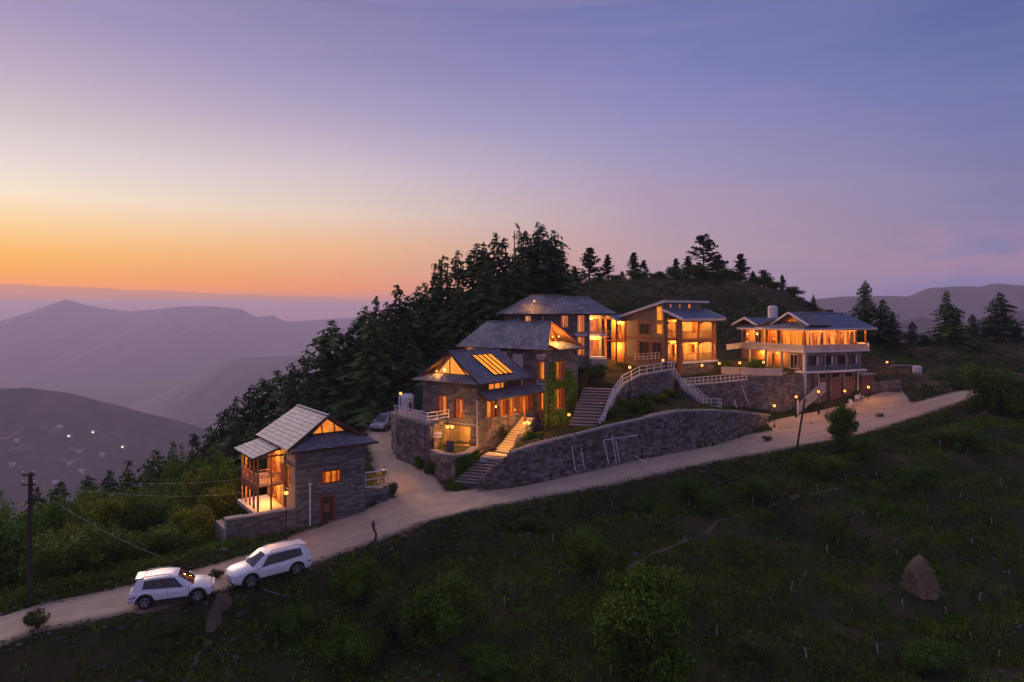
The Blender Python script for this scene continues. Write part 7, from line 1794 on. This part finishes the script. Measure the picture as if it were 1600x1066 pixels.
# garden planting round the houses
for px, py, Y, r_, h, m, lb in ((612, 770, 51.2, 12, 26, 'leaf_olive', 'dry shrub at the lamp post by the white fence'), (625, 712, 61.0, 10, 22, 'leaf_dark', 'small dark shrub at the left foot of the terrace wall'), (655, 722, 57.2, 12, 22, 'leaf_dark', 'dark clipped shrub at the foot of the terrace wall'), (675, 735, 55.8, 12, 24, 'leaf_dark', 'dark shrub at the corner of the terrace and planter walls'), (705, 706, 55.2, 10, 10, 'leaf_yellow', 'yellow-green cushion plant in the patio planter'), (690, 704, 55.6, 8, 10, 'leaf_green', 'green plant at the left of the patio planter'),
                                (830, 695, 57.6, 14, 28, 'leaf_green', 'green shrub lit by the twin globe lamp'), (845, 690, 57.6, 12, 18, 'leaf_yellow', 'yellowish shrub beside the twin globe lamp'), (915, 682, 56.6, 22, 18, 'leaf_yellow', 'bright yellow-green hedge clump on top of the long wall'), (935, 676, 57.5, 14, 14, 'leaf_green', 'green clump at the foot of the curved railing'), (960, 640, 62.8, 26, 26, 'leaf_dark', 'dark shrub bed below the curved railing'), (1000, 636, 63.5, 26, 22, 'leaf_dark', 'dark shrub in the middle of the plaza bed'), (1030, 622, 65.5, 18, 16, 'leaf_yellow', 'yellow-green shrub below the red pillar'), (1015, 625, 65.4, 16, 16, 'leaf_green', 'green shrub left of the yellow-green one in the plaza bed'), (985, 655, 60.2, 22, 10, 'leaf_olive', 'low dry planting on top of the long wall'),
                                (865, 692, 55.9, 13, 13, 'leaf_yellow', 'small yellow-green shrub on top of the long wall below the ivy'), (885, 688, 56.3, 16, 15, 'leaf_green', 'green shrub on the long wall right of the small yellow-green one'), (950, 668, 58.4, 18, 13, 'leaf_green', 'green planting on the long wall before the curved railing'), (972, 662, 60.0, 16, 12, 'leaf_yellow', 'yellow-green planting on the long wall under the plaza bed'), (1048, 614, 67.2, 14, 14, 'leaf_green', 'green shrub at the head of the narrow garden steps'), (978, 624, 64.8, 18, 18, 'leaf_green', 'green shrub against the plaza wall under the curved railing'), (905, 585, 72, 24, 26, 'leaf_dark', 'dark hedge below the upper stone house'), (930, 575, 74, 20, 24, 'leaf_dark', 'dark hedge end right below the upper stone house porch'), (912, 610, 70, 20, 18, 'leaf_dark', 'dark shrub behind the broad steps'), (1130, 560, 80, 14, 22, 'leaf_dark', 'dark shrub right of the balcony house'), (1138, 575, 78, 12, 12, 'leaf_dark', 'low shrub behind the lodge parapet'), (1180, 565, 80, 14, 22, 'leaf_dark', 'dark shrub at the left of the lodge porch'), (1340, 620, 79.2, 8, 12, 'leaf_dark', 'potted shrub at the lodge plinth')):
    bush_px(px, py, r_, h, lb, m, Y=Y, name='garden_shrub', cat='shrub')
# hedge clipped over the planter wall, ivy on the tower
def clad(name, label, quads, m, n, leaf=(.05, .11), par=None, depth=.16, cat='ivy'):
    P_, N_, S_ = [], [], []
    for A_, B_, C_, D_ in quads:
        A_, B_, C_, D_ = [np.array(v, float) for v in (A_, B_, C_, D_)]
        nn = np.cross(B_ - A_, D_ - A_); nn /= np.linalg.norm(nn); nn = nn if nn[1] < 0 else -nn
        u = rng.random((n, 1)); v = rng.random((n, 1)); p = (A_ * (1 - u) + B_ * u) * (1 - v) + (D_ * (1 - u) + C_ * u) * v
        lump = .5 + .5 * fbm(p[:, 0] * 1.1 + p[:, 1], p[:, 2] * 1.1, 3)
        P_.append(p + nn * (depth * (lump[:, None] * rng.random((n, 1)) + .1))); N_.append(nn + rng.normal(size=(n, 3)) * .55); S_.append(rng.uniform(*leaf, n))
    V, Fq = leafy('i', np.concatenate(P_), np.concatenate(N_), np.concatenate(S_), m)
    o = Vector(quads[0][0]); V = V - np.array(o)
    mesh_obj(name, np_mesh(name, V, Fq, m), None, label=label, cat=cat, loc=o)
HT = Frame(P(857, 682, 64), 53)
def q_on(fr, x0, x1, z0, z1, y=-.08): return [tuple(fr.w(a, y, b)) for a, b in ((x0, z0), (x1, z0), (x1, z1), (x0, z1))]
clad('tower_ivy', 'green ivy covering the right wall of the stone tower', [q_on(HT, 0, .95, .0, 6.9), q_on(HT, .95, 2.9, .0, 2.3), q_on(HT, .95, 2.85, 4.45, 5.1), q_on(HT, 2.9, 4.9, 0, 5.2), q_on(HT, 2.9, 3.9, 5.0, 5.9)], 'ivy', 2600, (.06, .13))
clad('tower_ivy', 'ivy creeping round the left corner of the stone tower', [[tuple(HT.w(-.08, a, b)) for a, b in ((0.35, 0), (0, 0), (0, 5.8), (.3, 5.8))]], 'ivy', 900, (.06, .12))
bq = [[(a[0], a[1] - .1, a[3] + .1), (b[0], b[1] - .1, b[3] + .1), (b[0], b[1] - .1, b[2] - .1), (a[0], a[1] - .1, a[2] - .1)] for a, b in zip(bast[2:-1], bast[3:])]
clad('wall_creeper', 'dark creeper hanging over the planter wall beside the steps', bq, 'leaf_dark', 2400, (.06, .12), depth=.3)
ftr = Vector(P(777, 668, 60.5)); 
bush(ftr.x, ftr.y, .95, 1.7, 'rounded lamplit shrub beside the upper lamplit steps', 'leaf_olive', z=ftr.z - 1.2, name='garden_shrub', cat='shrub')

# ---- young orchard trees with white-painted stems
SAP = []
for k in range(4):
    r = np.random.default_rng(500 + k); n = 130
    p = r.normal(size=(n, 3)) * np.array([.32, .32, .34]) + np.array([0, 0, 1.25]); V, Fq = leafy('s', p, r.normal(size=(n, 3)) + [0, 0, .6], r.uniform(.04, .09, n), 'leaf_dark', .9, r)
    tb = MB(); tb.tube([(0, 0, -.2), (.03 * (k - 1.5), 0, .35), (.07 * (k - 1.5), .02, .62)], [.045, .04, .03], 6)
    bb = MB()
    for j in range(4):
        a = 1.57 * j + k; bb.tube([(.07 * (k - 1.5), .02, .58), (.07 * (k - 1.5) + .2 * math.cos(a), .2 * math.sin(a), 1.0), (.32 * math.cos(a), .32 * math.sin(a), 1.5)], [.03, .02, .008], 4, False)
    SAP.append((np_mesh('crown', V, Fq, 'leaf_dark'), tb.mesh('painted_stem', 'whitewash'), bb.mesh('branches', 'bark')))
sap_px = [(863, 849), (805, 875), (934, 904), (788, 948), (995, 814), (957, 792), (894, 838), (1117, 824), (1071, 846), (1077, 792), (1120, 996), (954, 1056), (686, 904), (1176, 790), (1206, 780), (1278, 767), (1322, 750), (1369, 745), (1348, 806), (1331, 821), (1308, 852), (1292, 866),
          (1258, 902), (1236, 922), (1206, 947), (1500, 780), (1564, 760), (1450, 799), (1372, 811), (1454, 832), (1518, 852), (1426, 924), (1410, 946), (1372, 1022), (1530, 942), (1576, 899), (1518, 1004), (1260, 1030), (1486, 671), (1430, 719), (1512, 706), (1470, 699), (736, 880), (1040, 920), (1160, 880), (1090, 935), (1330, 960), (1480, 960), (1560, 1030), (1400, 870), (1550, 820)]
for i, (px, py) in enumerate(sap_px):
    x, y, z = hit(px, py); e = empty('orchard_sapling', (x, y, z), random.uniform(0, 6.28), 'young orchard tree with white-painted stem on the dark slope', 'sapling', 'young orchard trees with white-painted stems')
    e.rotation_euler = (random.uniform(-.3, .3), random.uniform(-.3, .3), random.uniform(0, 6.28)); s = random.uniform(.65, 1.05)
    for nm, me in zip(('crown', 'painted_stem', 'branches'), SAP[i % 4]): o = mesh_obj(nm, me, e); o.scale = (s, s, s)

# ---- ground cover: grass, weeds, scrub, stones
def scatter(n, x0, x1, y0, y1, cond):
    x = rng.uniform(x0, x1, n); y = rng.uniform(y0, y1, n); k = cond(x, y); return x[k], y[k]
def off_road(x, y, m_=0.15):
    d1, v1 = pl_dist(x, y, road_main); d2, v2 = pl_dist(x, y, road_back); ok = (d1 > v1[:, 1] + m_) & (d2 > v2[:, 1] + m_) & ~in_poly(x, y, court)
    for p_ in paths:
        d, v = pl_dist(x, y, p_); ok &= d > v[:, 0]
    for T, pl in PLATEAUS: ok &= ~in_poly(x, y, T)
    return ok
hx = [Frame(P(463, 828, 46), 36.5)]
def no_house(x, y):
    ok = np.ones(len(x), bool)
    for fr, b in ((Frame(P(463, 828, 46), 36.5), (-4.6, 5.2, -.3, 6.6)), (Frame(P(745, 705, 58), 53), (-1, 9, -2.5, 7)), (Frame(P(857, 682, 64), 53), (-.3, 5.2, -.5, 10.2)), (Frame(P(921, 560, 77), 14), (-8.7, 2.2, -.5, 6.3)), (Frame(P(1258, 642, 76), 22), (-.5, 11.2, -1.2, 9.8))):
        lx = (x - fr.o.x) * fr.ux.x + (y - fr.o.y) * fr.ux.y; ly = (x - fr.o.x) * fr.uy.x + (y - fr.o.y) * fr.uy.y
        ok &= ~((lx > b[0]) & (lx < b[1]) & (ly > b[2]) & (ly < b[3]))
    return ok
def in_view(x, y):
    u = x / y * F + 800; v = HZ - gz(x, y) / y * F
    return (u > -80) & (u < 1680) & (v < 1130)
def tufts(name, label, x, y, m, blades, hgt, spread, wd):
    n = len(x); z = gz(x, y)
    c = np.stack([x, y, z], -1)[:, None, :] + np.concatenate([rng.normal(size=(n, blades, 2)) * spread, np.zeros((n, blades, 1)) - .03], -1)
    h = rng.uniform(hgt[0], hgt[1], (n, 1, 1)) * rng.uniform(.6, 1.2, (n, blades, 1)); a = rng.uniform(0, 6.28, (n, blades)); sw = np.stack([np.cos(a), np.sin(a), np.zeros_like(a)], -1) * wd
    tip = c + np.concatenate([rng.normal(size=(n, blades, 2)) * .35, np.ones((n, blades, 1))], -1) * h
    V = np.stack([c - sw, c + sw, tip], 2).reshape(-1, 3)
    mesh_obj(name, np_mesh(name, V, np.arange(len(V)).reshape(-1, 3), m), None, kind='stuff', label=label)
def clumps(name, label, x, y, m, k, r_, leaf):
    n = len(x); z = gz(x, y); c = np.stack([x, y, z], -1)[:, None, :]; rad = rng.uniform(r_[0], r_[1], (n, 1, 1))
    v = rng.normal(size=(n, k, 3)); v /= np.linalg.norm(v, axis=2, keepdims=True); v[..., 2] = np.abs(v[..., 2]) * .75
    p = (c + v * rad * rng.random((n, k, 1)) ** .4).reshape(-1, 3); nn = (v + rng.normal(size=(n, k, 3)) * .6).reshape(-1, 3)
    V, Fq = leafy('c', p, nn, rng.uniform(leaf[0], leaf[1], len(p)), m); mesh_obj(name, np_mesh(name, V, Fq, m), None, kind='stuff', label=label)
front = lambda x, y: off_road(x, y) & no_house(x, y) & in_view(x, y)
x, y = scatter(120000, -32, 62, 29, 78, lambda x, y: front(x, y) & (vnoise(x / 3.0, y / 3.0) + .35 * vnoise(x / .9, y / .9) > -.12))
tufts('grass', 'short dark green grass over the orchard slope', x, y, 'grass_green', 6, (.14, .42), .12, .028)
x, y = scatter(26000, -32, 62, 29, 78, lambda x, y: front(x, y) & (vnoise(x / 4.0 + 50, y / 4.0) > .08))
tufts('dry_grass', 'dry straw-coloured grass in patches on the slope', x, y, 'grass_dry', 6, (.12, .38), .12, .016)
x, y = scatter(20000, -32, 62, 29, 78, lambda x, y: front(x, y) & (vnoise(x / 2.2 + 9, y / 2.2 + 4) > .02))
clumps('weeds', 'low leafy weeds covering the dark slope', x, y, 'weed', 30, (.16, .5), (.035, .085))
# the bank right under the road is thick with scrub
def bank(x, y):
    d1, v1 = pl_dist(x, y, road_main); e = d1 - v1[:, 1]; below = y < np.interp(x, road_main[:, 0], road_main[:, 1])
    return (e > .1) & (e < 2.6) & below & front(x, y)
x, y = scatter(24000, -20, 60, 32, 85, bank)
clumps('bank_scrub', 'brown and green scrub on the bank under the road', x[:2600], y[:2600], 'scrub', 26, (.15, .45), (.03, .075))
tufts('bank_grass', 'dry grass fringe along the lower road edge', x[2600:6500], y[2600:6500], 'grass_dry', 6, (.12, .4), .12, .016)
# hill behind, saddle at right, slopes at left
hillc = lambda x, y: (off_road(x, y) & no_house(x, y) & in_view(x, y))
x, y = scatter(9000, -6, 80, 80, 130, hillc)
clumps('hill_scrub', 'brown scrub and dry grass over the hill behind the houses', x, y, 'hill_scrub', 22, (.25, .75), (.06, .13))
x, y = scatter(3400, -6, 80, 78, 130, lambda x, y: hillc(x, y) & (vnoise(x / 6.0 + 3, y / 6.0) > .0))
clumps('hill_bushes', 'dark low bushes dotted over the hill', x, y, 'leaf_dark', 60, (.4, 1.3), (.07, .15))
x, y = scatter(9000, -60, -8, 34, 82, lambda x, y: off_road(x, y, .5) & no_house(x, y) & in_view(x, y))
clumps('slope_undergrowth', 'green undergrowth on the steep slope left of the cottage', x, y, 'leaf_green', 26, (.25, .8), (.06, .13))
x, y = scatter(900, 9, 24, 58, 74, lambda x, y: in_poly(x, y, PLATEAUS[0][0]) & (vnoise(x / 2, y / 2) > -.05))
clumps('garden_ground_cover', 'low green planting in the plaza garden bed', x, y, 'leaf_dark', 20, (.1, .28), (.03, .07))
# loose stones along the road edges, boulders by the terrace
def stones(name, label, x, y, smin, smax, m='rock'):
    n = len(x); z = gz(x, y); s = rng.uniform(smin, smax, (n, 1, 1)); base = np.array([(-1, -1, -.5), (1, -1, -.5), (1, 1, -.5), (-1, 1, -.5), (-.7, -.7, .6), (.7, -.7, .6), (.7, .7, .6), (-.7, .7, .6)], float)[None]
    v = base * (1 + rng.uniform(-.3, .3, (n, 8, 3))) * s * np.array([1, 1, .8]); a = rng.uniform(0, 6.28, n); ca, sa = np.cos(a)[:, None], np.sin(a)[:, None]
    vx_, vy_ = v[..., 0] * ca - v[..., 1] * sa, v[..., 0] * sa + v[..., 1] * ca
    V = np.stack([vx_ + x[:, None], vy_ + y[:, None], v[..., 2] + z[:, None] + .04], -1).reshape(-1, 3)
    Fq = (np.array(BOXF)[None] + (np.arange(n) * 8)[:, None, None]).reshape(-1, 4); mesh_obj(name, np_mesh(name, V, Fq, m), None, kind='stuff', label=label)
def rim(x, y):
    d1, v1 = pl_dist(x, y, road_main); d2, v2 = pl_dist(x, y, road_back); return (((np.abs(d1 - v1[:, 1]) < .5) & (d2 - v2[:, 1] > .2)) | ((np.abs(d2 - v2[:, 1]) < .35) & (d1 - v1[:, 1] > .2))) & in_view(x, y)
x, y = scatter(30000, -28, 60, 30, 90, rim); stones('road_stones', 'loose stones along the road edges', x[:1500], y[:1500], .03, .12)
xb, yb = scatter(24000, -20, 60, 32, 85, bank); stones('bank_rocks', 'rough rocks in the bank under the road', xb[:260], yb[:260], .06, .2)
x, y = scatter(4000, -30, 62, 29, 75, front); stones('slope_stones', 'scattered pale stones on the slope', x[:700], y[:700], .04, .14)
for k, (px, py, s, lb) in enumerate(((335, 832, .45, 'flat pale boulder leaning at the corner of the terrace wall'), (345, 845, .3, 'smaller boulder at the foot of the terrace wall corner'), (338, 818, .35, 'upper boulder beside the terrace wall corner'), (350, 862, .25, 'low rock in front of the terrace wall corner'), (992, 872, .3, 'pale pair of stones on the orchard path'), (1305, 655, .3, 'grey rock heap on the right of the court'), (1375, 652, .4, 'rock at the far road edge of the court'), (1290, 636, .2, 'small rock at the foot of the lodge plinth'), (600, 783, .35, 'stone heap at the lane corner by the white fence'), (612, 778, .3, 'second stone at the lane corner by the white fence'))):
    x, y, z = hit(px, py); bm = bmesh.new(); bmesh.ops.create_icosphere(bm, subdivisions=3, radius=s)
    for v in bm.verts:
        d = v.co.normalized(); v.co *= 1 + .35 * float(fbm(np.array([d.x * 1.6 + k * 3]), np.array([d.y * 1.6 + d.z * 2.1]), 3)[0]); v.co.z *= .7
    me = bpy.data.meshes.new('boulder'); bm.to_mesh(me); bm.free(); me.materials.append(M['rock']); mesh_obj('boulder', me, None, label=lb, cat='rock', loc=(x, y, z + s * .25))
